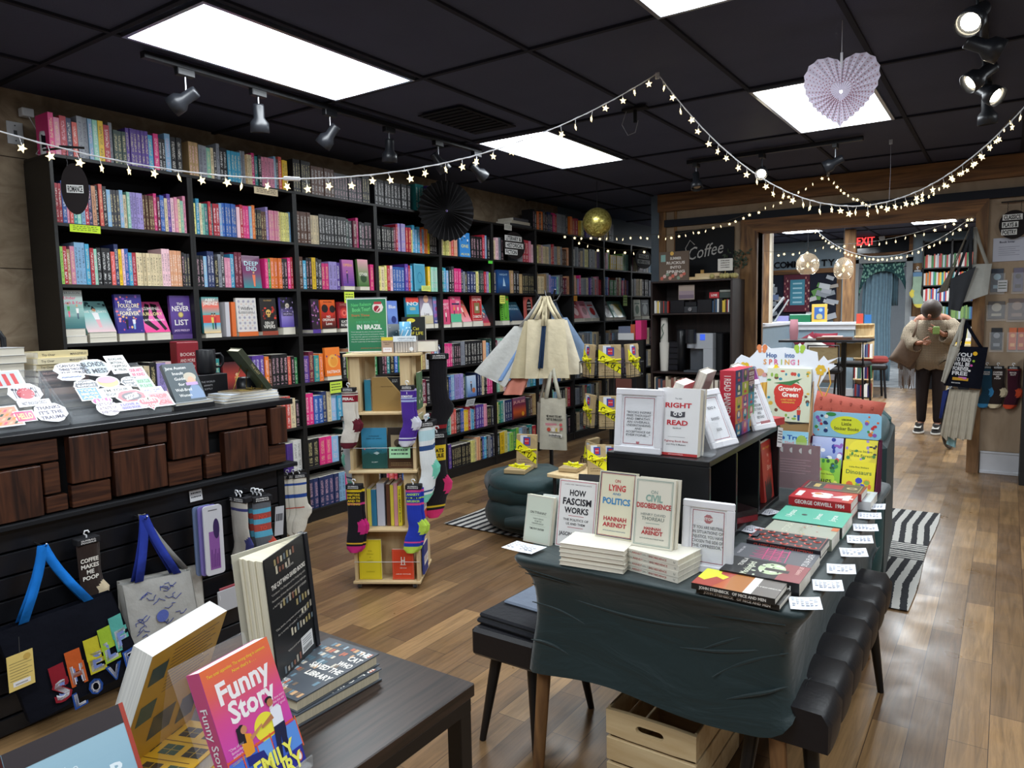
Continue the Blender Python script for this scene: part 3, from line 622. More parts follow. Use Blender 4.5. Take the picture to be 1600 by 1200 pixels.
faceout(3.83,3.95,.2,.05,'b02c34',D(('r',-.5,.5,0,.38,'201418'),('c',0,.58,.34,'d84038'),('c',0,.58,.2,'f07060'),('c',0,.58,.1,'b02c34'),('t','SWEET',0,.9,.09,'f0b0a0',.7),('t','KATE',0,.25,.10,W1,.6),('t','ROBB',0,.12,.10,W1,.7)),'red sunburst cover partly behind the green tour poster',1,'e8e2cc')
faceout(4.36,4.48,.24,.05,'5a78c8',D(('g',['4a5cb0','7a9ae0','6a88d8']),('t','Blue',0,.8,.12,W1,.7),('c',.1,.35,.25,'2c3c80')),'blue tall book just right of the green tour poster',0)
faceout(4.59,4.75,.24,.05,'3f9fc6',D(('r',-.5,.5,.82,1,'e04a40'),('t','NO',0,.78,.13,W1,.9),('t','GERI',0,.6,.1,'f0e060'),('r',-.5,.5,0,.4,'3a7a4a')),'sky blue and red book above the acrylic box',1,'e8e8e8')
faceout(4.765,4.93,.24,.05,'9a90a8',D(('g',['c8b890','d0c8a8','b0a8b8','8a7a90','6a5a70']),('c',0,.9,.2,'d8a888'),('p',[(-.5,.4),(-.2,.75),(.2,.75),(.5,.4),(.5,.3),(-.5,.3)],'e4e2e6'),('t','Love',0,.35,.1,'5a4a30')),'historical romance with a man in a white cravat',1,'d8d4cc',st=.04)
faceout(4.94,5.02,.235,.05,'6a60a8',D(('g',['404880','8a7ac0','5a90b0']),('t','NINE',0,.8,.12,'e060a0',.8),('c',0,.55,.22,'a84a80'),('t','LIVES',0,.3,.12,'e060a0',.8),('t','WARNER',0,.08,.06,W1,.7)),'violet book with pink block letters at the end of the fourth bookcase',1,'e8e8e8',st=.04)
faceout(5.06,5.165,.225,.05,'d85078',D(('t','MEET',0,.8,.1,'f4d0d8',.8),('t','CUTE',0,.66,.1,'f4d0d8',.8),('s',0,.1,1.3,'3a2018','f4efe6','201c24')),'narrow pink romance, leftmost face-out book in the fifth bookcase',1,'e8e8e8')
faceout(5.18,5.335,.235,.05,'e0507c',D(('r',-.5,.5,0,.33,'58b890'),('t','The',-.2,.92,.08,W1),('t','List',.2,.8,.1,W1),('r',-.35,.35,.68,.74,'28305c'),('s',-.15,.3,1,'e07020','e89a30','28305c'),('s',.2,.3,1,'201820','f0e0d0','e08a80')),'pink and mint romance with jumping couple, fifth bookcase',1,'e8e8e8',st=.045)
faceout(5.35,5.49,.235,.5,'e08078',D(('g',['f0a0b0','e07868','c84a40']),('s',0,.2,1.6,'4a2018','f0d8d0','a03040'),('t','Darling',0,.8,.1,W1,.8)),'salmon romance leaning back beside the red chemistry book',1,'e8e8e8',st=.045)
faceout(5.50,5.66,.24,.04,'c02830',D(('f',.05,.02,'f0c8c0'),('r',-.27,.27,.3,.72,'8a7a50'),('r',-.12,.12,.42,.58,'d8d0c0'),('t','LESSONS',0,.86,.11,W1,.8),('t','IN',0,.77,.04,W1),('t','CHEMISTRY',0,.17,.11,W1,.85)),'red book lettered Lessons in Chemistry',2,'e8e8e8',st=.025)
faceout(5.67,5.79,.2,.45,'3a8a98',D(('g',['c83048','2a6a80','58b0c0']),('x',12,['f0e0d0','e08070','1a3040'],.1,.2,.8)),'teal illustrated book leaning back at the end of the fifth bookcase',1,'e08a80',pages_out=False)
faceout(5.99,6.12,.25,.04,'6cc040',D(*[('r',-.5,-.36,.05 + .09 * i,.09 + .09 * i,'183018') for i in range(10)],('c',.05,.4,.24,'183018',.33),('c',.05,.4,.21,'6cc040',.30),('c',.3,.85,.1,'d84030')),'bright green book, first face-out book in the sixth bookcase',2,'e8e8e8',st=.022)
faceout(6.17,6.40,.22,.5,'28486c',D(('g',['20304c','2a5070','3a7080']),('t','THE SEVEN',0,.8,.09,'a8c8d8',.8),('t','MOONS',0,.62,.1,'a8c8d8',.8)),'dark blue book leaning back in the sixth bookcase',1,'d8d8d8',st=.04)
faceout(6.425,6.575,.24,.04,'c86058',D(('c',0,.62,.3,'1c1418',.3),('r',-.3,.3,.1,.62,'1c1418'),('t','DEATH',0,.74,.07,W1,.42),('t','OF THE',0,.6,.05,W1,.4),('t','AUTHOR',0,.46,.07,W1,.5)),'red book with a black arch on its cover',2,'e8e8e8',st=.022)
for i,(a,b_,ln,c_,d_,l_) in enumerate(((6.78,6.93,.3,'e8e0d0','b04038','cream'),(7.0,7.2,.4,'8a9ab0','28304c','grey blue'),(7.48,7.68,.5,'b83440','e8c0c0','crimson'),(7.70,7.88,.45,'e090a0','8a2838','dusty pink'),(7.9,8.1,.5,'d0d4dc','c83a3c','pale grey'),(8.3,8.48,.45,'b8b4ac','5a4a48','stone'),(8.52,8.88,.45,'7ab0a0','e8d870','green and yellow'),(9.12,9.34,.04,'d8dccc','5a7a60','white'),(9.36,9.62,.04,'4a5058','a8b0b0','charcoal'))):
 faceout(a,b_,.23,ln,c_,D(('c',0,.4,.28,d_),('r',-.35,.35,.72,.8,d_),('l',-.3,.3,.9,.06,2,d_)),f'{l_} face-out book standing in the {BAYN[min(9, int((a - Y0) / BW))]} bookcase',1,'e2e0dc',st=.04)
faceout(2.99,3.13,.215,.08,'7a2a60',D(('g',['2a8a90','7a2a60','5a2050']),('t','DEEP',0,.76,.13,'b8e0e8',.8),('t','END',0,.60,.13,'b8e0e8',.6),('s',.1,.05,1.3,'201018','e87a50','e87a50')),'plum and teal book lettered Deep End, face out on the second shelf',0,z=ROWS[2],xf=-4.172)
faceout(4.28 + .39,4.28 + .53,.235,.03,'4a98b4',D(('f',.05,.015,'a8d8e0'),('c',0,.5,.22,'2a7090',.2),('c',0,.5,.18,'4a98b4',.17)),'thick sky blue book with oval frame, standing face out above the poster',0,z=ROWS[2],xf=-4.172,T=.04)
faceout(3.86,3.975,.2,.06,'9a58a8',D(('g',['5a3898','c870b0']),('t','OPERA',0,.8,.1,'f0b040',.8),('s',-.1,.1,1.3,'201830','382860','382860')),'purple face-out book above a green paper tag',1,'e8dcc0',z=ROWS[2],xf=-4.168)
faceout(4.02,4.13,.21,.06,'6a8a50',D(('g',['3a6a30','8a9a70','e8a8b8']),('c',0,.3,.3,'2a4a28'),('t','OTHER',0,.45,.12,W1,.8)),'pink and green face-out book beside the purple one',1,'e8dcc0',z=ROWS[2],xf=-4.168)
faceout(5.30,5.46,.225,.04,'3a88d0',D(('t','THE',0,.85,.06,W1),('t','ONE',0,.45,.13,'e8e070',.7),('x',6,['183050','f0f0f0'],.07,.6,.8),('t','ALICE',0,.12,.08,'e8e070',.8)),'bright blue face-out book in the fifth bookcase',0,z=ROWS[1],xf=-4.172)
faceout(5.9,6.1,.23,.04,'24508c',D(('g',['102040','2c60a0','183868']),('t','NIGHT',0,.8,.08,'a8c8e0',.7),('p',[(-.1,.3),(.0,.7),(.15,.3)],'b0d0e8')),'night blue book with a ship, face out in the sixth bookcase',0,z=ROWS[2],xf=-4.172)
faceout(3.655,3.80,.215,.06,'f08030',D(('c',0,.52,.34,'f0b050'),('c',.05,.5,.24,'e89838'),('t','FASTBACK',0,.15,.1,W1,.9),('x',5,['6a3a80'],.06,.6,.9)),'orange book with a round sun shape on the shelf below the display',1,'e8dcc0',z=ROWS[4],xf=-4.168)
faceout(2.80,3.0,.19,.04,'8a2a34',D(('g',['301418','a83a30','3a1a20']),('s',0,.1,1.4,'201010','d88a50','e0a070')),'dark red book with reclining woman, below the display shelf',0,z=ROWS[4],xf=-4.172)
faceout(5.36,5.50,.2,.04,'9ab8d8',D(('g',['3a60a8','9ab8d8','c0d0e8']),('s',-.05,.25,1.3,'201820','2a3048','2a3048'),('c',.2,.3,.18,'b86a40')),'pale blue face-out book with a figure, in the fifth bookcase',0,z=ROWS[5],xf=-4.172)
faceout(5.9 + .22,5.9 + .46,.22,.04,'7a3048',D(('g',['301820','c85a30','7a3048','8a5a78']),('t','JULIE',0,.8,.12,'e8b0a0',.9),('c',.25,.2,.1,'e8a030')),'plum and orange face-out book in the sixth bookcase',0,z=ROWS[6],xf=-4.172)
faceout(3.03,3.22,.23,.06,'e86a50',D(('g',['e06a50','f0a0a0','d8e0d8']),('s',-.1,.1,1.4,'3a2030','d84060','3a8098')),'coral cover with a figure, standing low at the end of the counter',1,'e2e0dc',z=ROWS[6],xf=-4.168,st=.03)
# ---------------------------------------------------------------- notes and tags on the shelf edges
def note(label,loc,w,h,c,rot=(0,0,pi / 2),ink='3a4a30',n=3,name='shelf_tag',cat='tag',t=.0008):
 mb = MB('paper',c); mb.box(-w / 2,w / 2,0,t,0,h)
 rr = random.Random(int(w * 9999 + loc[1] * 100))
 for i in range(n):
  x = -w * .4; z = h * (.85 - .7 * (i + .5) / n)
  while x < w * .38:
   q = rr.uniform(.06,.16) * w; rect(mb,x,min(x + q,w * .42),z,z + h * .25 / n,ink,-.0004); x += q + w * .03
 o = mb.build(name,None,loc,rot); return tag(o,label,cat)
note('lime green handwritten tag under the first shelf at far left',(SF + .004,2.0,1.985),.16,.04,'c8e83c')
note('cream printed strip taped below the top shelf of the second bookcase',(SF + .004,3.19,2.33),.19,.045,'e0cfae',ink='6a5a50')
note('yellow green tag hanging below the purple face-out book',(SF + .004,3.9,1.605),.10,.085,'d4ea50')
note('yellow green tag below the orange book with round sun',(SF + .004,3.73,.93),.12,.085,'c8e050')
note('lime tag on the low shelf at the end of the counter',(SF + .004,3.13,.325),.17,.07,'b8dc50')
note('pale green tag at the base of the sky blue book',(SF + .016,4.78,1.708),.12,.045,'d8e078')
note('bright green small tag on the fifth bookcase edge',(SF + .004,5.75,1.985),.07,.028,'60d848',n=0)
note('yellow tag hanging above the green face-out book',(SF + .004,5.94,1.60),.09,.08,'e0e468')
note('orange square tag between the seventh and eighth bookcases',(SF + .004,7.42,1.63),.08,.06,'f0a030')
note('green and yellow tag under the second shelf of the ninth bookcase',(SF + .004,8.75,1.57),.12,.14,'b8d878')
note('white card taped to the fifth bookcase low down',(SF + .004,5.36,.64),.13,.07,'e0e6ee',(0.35,0,pi / 2))
note('small white label clipped above the Literary sign',(SF + .006,6.06,2.33),.13,.055,'c9c6be')
# flat books on top of bookcases
for i in range(3): flat_stack(-4.3,6.35,ROWS[0] + .001 + .03 * i,1,.4 - .06 * i,.2,.029,[['3a3a3e','b8b0a0','4a4a50'][i]],pi / 2,'hardback',['charcoal','pale','dark grey'][i] + ' book lying flat on top of the sixth bookcase',pages_out=False)
# ---------------------------------------------------------------- hanging signs
def words_block(mb,lines,w,h,gap,y=-.0006):
 """white strips with black condensed capitals"""
 n = len(lines)
 for i,(s,ww,x) in enumerate(lines):
  z = (n - 1) / 2 * (h + gap) - i * (h + gap)
  rect(mb,x - ww / 2,x + ww / 2,z - h / 2,z + h / 2,'dcdcda',y); text(mb,s,x,z,h * .72,'17171a',y - .0003,w=ww * .88,bold=.03)
def round_sign(label,loc,rz,rx,rzz,lines,h,gap,cord=None,arm=None):
 t = thing('section_sign',label,'sign',loc,rz)
 mb = MB('matte','1d1718'); n = 40
 mb.prism([(rx * cos(2 * pi * i / n),rzz * sin(2 * pi * i / n)) for i in range(n)],0,.006); words_block(mb,lines,0,h,gap); mb.build('board',t)
 if cord:
  c = MB('metal','3a3a3c')
  for sx in (-1,1):
   x = sx * rx * .45; z0 = rzz * .85; n = 7
   for i in range(n):
    za,zb = z0 + cord * i / n,z0 + cord * (i + 1.25) / n; c.tube([(x + (.003 if i % 2 else 0),.003,za),(x + (.003 if i % 2 else 0),.003 + (0 if i % 2 else .003),zb)],.0018,5)
  c.build('chain',t)
 if arm:
  a = MB('plastic','151517'); a.cyl((-rx * .9,.003,rzz * .85 + cord),(rx * .9,.003,rzz * .85 + cord),.006,n=8); a.cyl((0,.003,rzz * .85 + cord),arm,.006,n=8); a.build('bracket',t)
 return t
round_sign('oval dark sign reading ROMANCE hanging at the far left bookcase',(-3.97,1.87,2.18),radians(58),.062,.128,[('ROMANCE',.075,0)],.04,.01,.10,(-.14,.1,.205))
round_sign('round dark sign reading LITERARY & HISTORICAL FICTION',(-4.13,6.12,2.18),pi / 2,.19,.135,[('LITERARY &',.30,-.02),('HISTORICAL',.32,0),('FICTION',.22,-.06)],.052,.016)
round_sign('round dark sign reading YOUNG & NEW ADULT at the far bookcases',(-4.13,9.26,2.2),pi / 2,.27,.13,[('YOUNG &',.32,0),('NEW ADULT',.40,0)],.052,.02)
round_sign('oval dark sign reading CLASSICS, PLAYS & POETRY on the back wall',(0.01,BY - .05,2.165),0,.105,.12,[('CLASSICS,',.14,-.01),('PLAYS &',.115,-.025),('POETRY',.11,-.03)],.048,.014,.09,(0,.04,.2))
# ---------------------------------------------------------------- security camera, plug and outlet on the left wall
t = thing('security_camera','white cylindrical security camera on top of the bookcase corner','security camera',(-4.27,1.89,ROWS[0] + .001),radians(60))
b = MB('plastic','dfe1e6'); b.lathe([(0,0),(.032,0),(.036,.01),(.036,.11),(.032,.125),(0,.13)],20); b.build('housing',t)
b = MB('gloss','0c0c14'); b.add([(-.024,-.031,.035),(.024,-.031,.035),(.024,-.031,.105),(-.024,-.031,.105)],[(0,1,2,3)]); b.prism([(-.02,.04),(.02,.04),(.02,.1),(-.02,.1)],-.038,-.02); b.build('lens_panel',t)
b = MB('led_blue'); b.lathe([(0,0),(.004,0)],8); o = b.build('indicator',t,(0,-.0385,.052),(pi / 2,0,0))
t = thing('wall_outlet','white wall plate with switch at the left edge','outlet',(WL + .001,1.83,2.53),pi / 2)
b = MB('plastic','cfd2d6'); b.cbox(-.04,.04,-.006,0,-.06,.06,.002); b.build('plate',t); b = MB('matte','5a5e62'); b.box(-.008,.008,-.009,-.006,-.014,.014); b.cyl((0,-.0065,.04),(0,-.008,.04),.004,n=8); b.cyl((0,-.0065,-.04),(0,-.008,-.04),.004,n=8); b.build('switch',t)
t = thing('power_adapter','white plug adapter with cord above the security camera','plug',(-4.46,1.88,2.64),pi / 2)
b = MB('plastic','e2e4e8'); b.cbox(-.03,.03,-.02,.03,-.02,.025,.004); b.build('body',t)
b = MB('plastic','d8dadf'); b.tube([(0,-.02,-.02),(.02,-.05,-.09),(.03,-.1,-.13),(.0,-.13,-.2),(-.03,-.14,-.24),(.02,-.16,-.255),(.05,-.17,-.25)],.0022,5); b.build('cord',t)
# ---------------------------------------------------------------- paper fans, gold lantern, vent
def fan(name,label,loc,rz,outline,n,c,depth,dots=None,center=(0,0)):
 """accordion fan: radial pleats from the centre to an outline radius function"""
 t = thing(name,label,'paper decoration',loc,rz)
 mb = MB('paper',c); m = n * 2
 pts = []
 for i in range(m):
  a = 2 * pi * i / m + pi / 2; r = outline(a); dy = depth * (1 if i % 2 else -1)
  pts.append((a,r,dy))
 v = []; f = []
 for i in range(m):
  a,r,dy = pts[i]
  for k_ in (0.04,.5,.93): v.append((center[0] + r * k_ * cos(a),dy * (k_ if k_ < .5 else 1),center[1] + r * k_ * sin(a)))
  rr_ = r * (1.0 if i % 2 else .955); v.append((center[0] + rr_ * cos(a),dy,center[1] + rr_ * sin(a)))
 for i in range(m):
  j = (i + 1) % m
  for q in range(3): f.append((i * 4 + q,i * 4 + q + 1,j * 4 + q + 1,j * 4 + q))
 mb.add(v,f)
 if dots:
  rr2 = random.Random(3)
  for i in range(m):
   j = (i + 1) % m
   for kk in range(1,dots + 1):
    u = (kk + (.5 if i % 2 else 0)) / (dots + 1.2)
    if u < .25: continue
    k1 = [center[0],0,center[1]]; A_ = Vector(v[i * 4 + 3]); B_ = Vector(v[j * 4 + 3]); C_ = Vector((center[0],0,center[1]))
    e1 = (A_ - C_) * u + C_; e2 = (B_ - C_) * u + C_; mid = (e1 + e2) / 2; d1 = (A_ - B_).normalized() * .0028; d2 = ((A_ + B_) / 2 - C_).normalized() * .0032; nn = d1.cross(d2).normalized()
    if nn.y > 0: nn = -nn
    # place on the pleat face between the two ridges
    qa = Vector(v[i * 4 + 1]) if u < .5 else Vector(v[i * 4 + 2]);
    w_ = Vector((mid.x,(pts[i][2] + pts[j][2]) / 2,mid.z)) + nn * .0012
    mb.add([w_ - d1 - d2 * .3,w_ + d1 - d2 * .3,w_ + d1 + d2 * .5,w_ - d1 + d2 * .5],[(0,1,2,3)],color='8a3a48')
 o = mb.build('pleated_paper',t); solid(o,.0006)
 return t
def heart_r(a):
 # polar radius of a heart about its centre
 x,z = cos(a),sin(a); best = .02
 for i in range(1,200):
  r = i * .001; px,pz = r * x,r * z
  X,Z = px / .128,(pz + .012) / .125
  if (X * X + Z * Z - 1) ** 3 - X * X * Z ** 3 <= 0: best = r
 return best
h = fan('paper_heart','white pleated paper heart with small red dots hanging from the ceiling',(-.655,3.6,2.455),radians(10),heart_r,27,'d0c8da',.004,9)
h.scale = (1.09,1,1.13)
b = MB('plastic','d0d0d8'); b.tube([(0,0,.115),(0,0,.28),(-.01,0,.295)],.0012,5); b.cbox(-.005,.005,-.003,.003,.09,.15,.001); b.build('hanger',h)
p = fan('paper_rosette','black pleated paper rosette hanging before the bookcases',(-4.0,4.9,2.385),radians(62),lambda a: .26,30,'1b1a1c',.016)
b = MB('plastic','9a9aa0'); b.tube([(0,0,.24),(0,0,.36)],.0014,5); b.build('hanging_string',p)
def sequins():
 m,nt,b = newmat('gold_sequins'); L = nt.links.new
 tc = N(nt,'ShaderNodeTexCoord'); vo = N(nt,'ShaderNodeTexVoronoi',inp={'Scale': 70.0}); L(tc.outputs['Object'],vo.inputs['Vector'])
 r = N(nt,'ShaderNodeValToRGB'); L(vo.outputs['Color'],r.inputs[0]); r.color_ramp.elements[0].color = hexc('8a7a30'); r.color_ramp.elements[1].color = hexc('e8dc80'); L(r.outputs[0],b.inputs['Base Color'])
 b.inputs['Metallic'].default_value = .8; b.inputs['Roughness'].default_value = .3; bp = N(nt,'ShaderNodeBump',inp={'Strength': 1.0,'Distance': .02}); L(vo.outputs['Color'],bp.inputs['Height']); L(bp.outputs[0],b.inputs['Normal'])
sequins()
t = thing('gold_lantern','gold sequined ball lantern hanging before the far bookcases','lantern',(-3.3,6.32,2.355),0)
b = MB('gold_sequins'); b.lathe([(.14 * sin(pi * i / 20),-.14 * cos(pi * i / 20)) for i in range(21)],32); b.build('ball',t)
b = MB('matte','2a2a2c'); b.tube([(0,0,.14),(0,0,.39)],.003,6); b.build('cord',t)
b = MB('matte','15161c'); b.box(-.17,.17,-.3,.3,-.006,0)
for i in range(9): b.box(-.15,.15,-.27 + .06 * i,-.25 + .06 * i,-.014,-.006)
tag(b.build('air_vent',None,(-2.94,3.85,CZ)),'black square air vent in the dark ceiling between panels','vent')
# ---------------------------------------------------------------- track lights
def spot(label,x,y,z,aim,lit,parent_group,drop=.10):
 t = thing('track_spotlight',label,'spotlight',(x,y,z),0,parent_group)
 b = MB('plastic','17181c'); b.cbox(-.018,.018,-.045,.045,-.035,0,.003); b.build('adapter',t)
 b = MB('metal','8a8c90' if not lit else '3a3c40'); b.cyl((0,0,-.035),(0,0,-drop),.0055,n=8); b.build('stem',t)
 b = MB('plastic','222429'); b.lathe([(0,.06),(.027,.06),(.029,.05),(.029,-.01),(.048,-.035),(.05,-.085),(.046,-.086),(.044,-.06),(.02,-.03)],20)
 o = b.build('lamp_head',t,(0,0,-drop - .035)); o.rotation_mode = 'QUATERNION'; o.rotation_quaternion = Vector(aim).normalized().to_track_quat('-Z','Y')
 c = MB('bulb' if lit else 'matte','b8a890'); c.lathe([(0,-.074),(.03,-.07),(.034,-.06)],16); c.build('bulb',o)
 return t
b = MB('plastic','1a1b20'); b.cbox(-.018,.018,0,2.62,-.02,.012,.002); tag(b.build('lighting_track',None,(-3.37,1.93,CZ - .012)),'long black lighting track on the ceiling above the bookcases','track')
for i,(y,aim) in enumerate(((2.14,(-.7,-.55,-.55)),(2.56,(-.12,.1,-1)),(3.06,(-.55,-.3,-.75)),(3.56,(-.1,.05,-1)),(4.05,(.3,.5,-.7)),(4.5,(.3,.75,-.6)))):
 spot(f'black track spotlight, {ordn(i + 1)} from the left above the bookcases',-3.37,y,CZ - .03,aim,False,'spotlights on the left track')
b = MB('plastic','1a1b20'); b.cbox(0,1.35,-.018,.018,-.02,.012,.002); tag(b.build('lighting_track',None,(-2.28,6.0,CZ - .012)),'short black lighting track before the wooden header','track')
for i,(x,aim,lit) in enumerate(((-2.2,(.2,-.3,-1),False),(-1.66,(.15,-.9,-.45),True),(-1.12,(-.9,-.2,-.45),False))):
 spot(['dim black spotlight at the left end of the far track','lit spotlight glowing in the middle of the far track','black spotlight turned sideways on the far track'][i],x,6.0,CZ - .03,aim,lit,None)
b = MB('plastic','1a1b20'); b.cbox(-.018,.018,0,2.2,-.02,.012,.002); tag(b.build('lighting_track',None,(-.14,2.95,CZ - .012)),'black lighting track along the top right corner','track')
for i,(y,aim,lit) in enumerate(((3.35,(-.3,-.75,-.6),True),(3.75,(.9,.2,-.45),False),(4.2,(-.75,-.45,-.6),True),(4.55,(.7,-.5,-.6),True),(4.95,(.05,.1,-1),False))):
 spot(['brightly lit spotlight at the top right corner','dark spotlight turned away, second from the top right corner','lit spotlight aimed left, third on the right track','lit spotlight aimed right, fourth on the right track','lowest dark spotlight hanging straight on the right track'][i],-.14,y,CZ - .03,aim,lit,None)
# ---------------------------------------------------------------- star string lights
def star_mb(r,mat='star_glow'):
 mb = MB(mat,'ffffff'); n = 5; out = []
 for i in range(10): a = pi / 2 + i * pi / 5; q = r if i % 2 == 0 else r * .45; out.append((q * cos(a),q * sin(a)))
 v = [(x,0,z) for x,z in out] + [(0,-r * .28,0),(0,r * .28,0)]
 mb.add(v,[(i,(i + 1) % 10,10) for i in range(10)] + [((i + 1) % 10,i,11) for i in range(10)])
 return mb
star0 = None
def string_lights(label,pts_fn,n,r,cable='e6e8ee',rad=.0030,seed=1,scale=1.0,twist=True,plug=None,hooks=()):
 global star0
 t = thing('star_string_lights',label,'string lights',pts_fn(0),0); o0 = Vector(pts_fn(0)); M = 70
 P = [Vector(pts_fn(i / M)) - o0 for i in range(M + 1)]
 b = MB('plastic',cable); b.tube(P,rad,5)
 if twist:
  b.tube([p + Vector((0,cos(i * 2.1) * rad * 1.2,sin(i * 2.1) * rad * 1.2)) for i,p in enumerate(P)],rad * .6,4)
 b.build('cable',t)
 rr = random.Random(seed)
 for i in range(n):
  u = (i + .5 + rr.uniform(-.12,.12)) / n; p = Vector(pts_fn(u)) - o0; d = r * rr.uniform(1.4,2.4); dx = rr.uniform(-.3,.5) * r
  if star0 is None: s = star_mb(1.0).build('star_lamp',t); star0 = s
  else: s = star0.copy(); col.objects.link(s); s.parent = t
  s.location = p + Vector((dx,dx,-d)); s.scale = (r,r,r); s.rotation_euler = (rr.uniform(-.3,.3),rr.uniform(-.5,.5),rr.choice([.2,.5,.8,1.2,1.8,2.2]))
  s['kind'] = 'thing'
 c = MB('plastic',cable); rr = random.Random(seed)
 for i in range(n):
  u = (i + .5 + rr.uniform(-.12,.12)) / n; p = Vector(pts_fn(u)) - o0; d = r * rr.uniform(1.4,2.4); dx = rr.uniform(-.3,.5) * r; rr.uniform(0,1); rr.uniform(0,1); rr.choice([1,2,3,4,5,6])
  c.tube([p,p + Vector((dx,dx,-d + r * .6))],.0013,4)
 c.build('drop_wires',t)['kind'] = 'stuff'
 return t
def cat(A_,B_,s):
 A_,B_ = Vector(A_),Vector(B_)
 return lambda u: tuple(A_ * (1 - u) + B_ * u - Vector((0,0,4 * s * u * (1 - u))))
HA = (-1.576,3.713,2.745)
t1 = string_lights('long swag of star lights from the left edge to the ceiling hook',cat((-3.583,.577,2.532),HA,.535),42,.019,seed=2)
c = MB('plastic','e8eaf0'); c.cbox(-.035,.035,-.01,.01,-.008,.008,.003); fnp = cat((-3.583,.577,2.532),HA,.535); q = Vector(fnp(.493)) - Vector(fnp(0)); c.build('connector',t1,q,(0,0,radians(58)))
t2 = string_lights('main swag of star lights from the ceiling hook to the top right',cat(HA,(.1586,4.878,2.7215),.6987),42,.019,seed=5)
SPLIT = 1
for nm,A_,B_,s,n,r,lab in (
 ('a',(-3.1,7.45,2.30),(-1.44,7.35,2.74),.1,22,.017,'thin star lights rising along the beam above the coffee sign'),
 ('b',(-1.44,7.35,2.74),(-.007,5.874,2.74),.42,34,.017,'thin star lights draped over the wooden header'),
 ('c',(-4.1,7.0,2.36),(-3.12,7.45,2.32),.02,12,.018,'star lights crossing above the farthest bookcases'),
 ('d',(-4.1,7.3,2.33),(-3.3,7.5,2.18),.06,8,.018,'short star string dipping before the farthest bookcases'),
 ('e',(-2.3,10.2,2.72),(-.27,7.75,2.30),.46,38,.018,'upper star lights swag inside the back room opening'),
 ('f',(-2.5,9.0,2.2),(-1.75,9.0,2.22),.05,9,.018,'star lights crossing the left part of the back room opening'),
 ('g',(-1.75,9.0,2.22),(-.3,7.9,2.32),.08,16,.018,'second star lights swag inside the back room opening')):
 string_lights(lab,cat(A_,B_,s),n,r,cable='d8dce0' if nm in 'eg' else '5a5040',rad=.002,seed=ord(nm),twist=nm in 'eg')
def hook(label,loc):
 b = MB('plastic','c9ccd4'); b.cbox(-.012,.012,-.004,.004,-.035,0,.002); b.tube([(0,-.004,-.03),(0,-.016,-.036),(0,-.018,-.024)],.003,5); tag(b.build('ceiling_hook',None,loc),label,'hook')
hook('white adhesive hook holding the two long star swags',(HA[0],HA[1],CZ)); hook('white hook on the ceiling beside the wooden header',(-.782,6.27,CZ)); hook('white hook where the thin star string meets the ceiling',(-1.44,7.4,CZ))
b = MB('plastic','9a9aa4'); b.tube([(0,0,0),(.004,0,-.2),(0,0,-.42)],.0012,4); tag(b.build('hanging_thread',None,(-.782,6.27,CZ - .036)),'thin loose thread hanging from the ceiling hook','thread')
t = thing('ceiling_bracket','small black ceiling bracket with drooping wire','bracket',(-1.95,4.25,CZ),0)
b = MB('matte','0f1014'); b.cbox(-.08,.08,-.03,.03,-.015,0,.003); b.cyl((0,0,-.015),(0,0,-.09),.012,n=10); b.build('mount',t); b = MB('plastic','8a8c92'); b.tube([(-.06,0,-.015),(-.09,0,-.09),(-.05,0,-.16),(0,0,-.15),(.02,0,-.08)],.002,5); b.build('wire',t)
# ---------------------------------------------------------------- revolving wooden tower with socks
TA = radians(31.3)
tower = thing('display_tower','pine book tower on casters with socks hung on its corners','display tower',(-2.918,2.723,0),TA)
tw = Matrix.Translation((-2.918,2.723,0)) @ Matrix.Rotation(TA,4,'Z')
def tl(u,v,z): return tuple(tw @ Vector((u,v,z)))
TS = .345
LV = [.045,.34,.665,.985,1.30]
for i,z in enumerate(LV):
 MB('pine_flat').cbox(-.03 if i != 4 else -.035,TS + (.0 if i != 4 else .035),-.03 if i != 4 else -.03,TS,z - .014,z,.002).build('shelf',tower)
for i in range(4):
 z0,z1 = LV[i],LV[i + 1] - .014
 if i % 2 == 0:      # closed core with four fins
  MB('pine').box(.02,TS - .04,.10,.114,z0,z1).box(.02,TS - .04,.235,.249,z0,z1).build('divider_panel',tower)
  MB('pine').box(-.02,-.006,-.02,TS - .01,z0,z1).box(TS - .02,TS - .006,-.02,TS - .01,z0,z1).build('side_panel',tower)
 else:
  MB('pine').box(-.02,.045,.0,.012,z0,z1).box(-.02,-.008,0,.12,z0,z1).box(.033,.045,0.012,.12,z0,z1).build('corner_post',tower)
  MB('pine').box(.265,.33,.0,.012,z0,z1).box(.318,.33,0,.12,z0,z1).box(.265,.277,0.012,.12,z0,z1).build('corner_post',tower)
  MB('pine').box(-.02,.06,.28,.292,z0,z1).build('corner_post',tower); MB('pine').box(.25,.33,.28,.292,z0,z1).build('corner_post',tower)
for u,v in ((.0,.0),(.31,.0),(.31,.31),(.0,.31)):
 c = MB('metal','9a9ca0'); c.cyl((u,v,.031),(u,v,.022),.012,n=10); c.cbox(u - .012,u - .008,v - .012,v + .012,.008,.026,.001); c.cbox(u + .008,u + .012,v - .012,v + .012,.008,.026,.001); c.use('plastic','4a4c50').cyl((u - .007,v,.016),(u + .007,v,.016),.016,n=14); c.build('caster',tower)
for z in (.79,.155):
 c = MB('plastic','c8ccd0'); c.tube([(-.02,-.026,z),(TS,-.026,z)],.0016,5); c.build('elastic_band',tower)
def tbook(label,u0,u1,z,H,T,c,design=None,v=.06,rot=0,page='e8e0cc',rx=0,**k):
 return book('notebook',label,u1 - u0,H,T,c,tl((u0 + u1) / 2,v,z),(rx,0,TA + rot),design,page=page,**k)
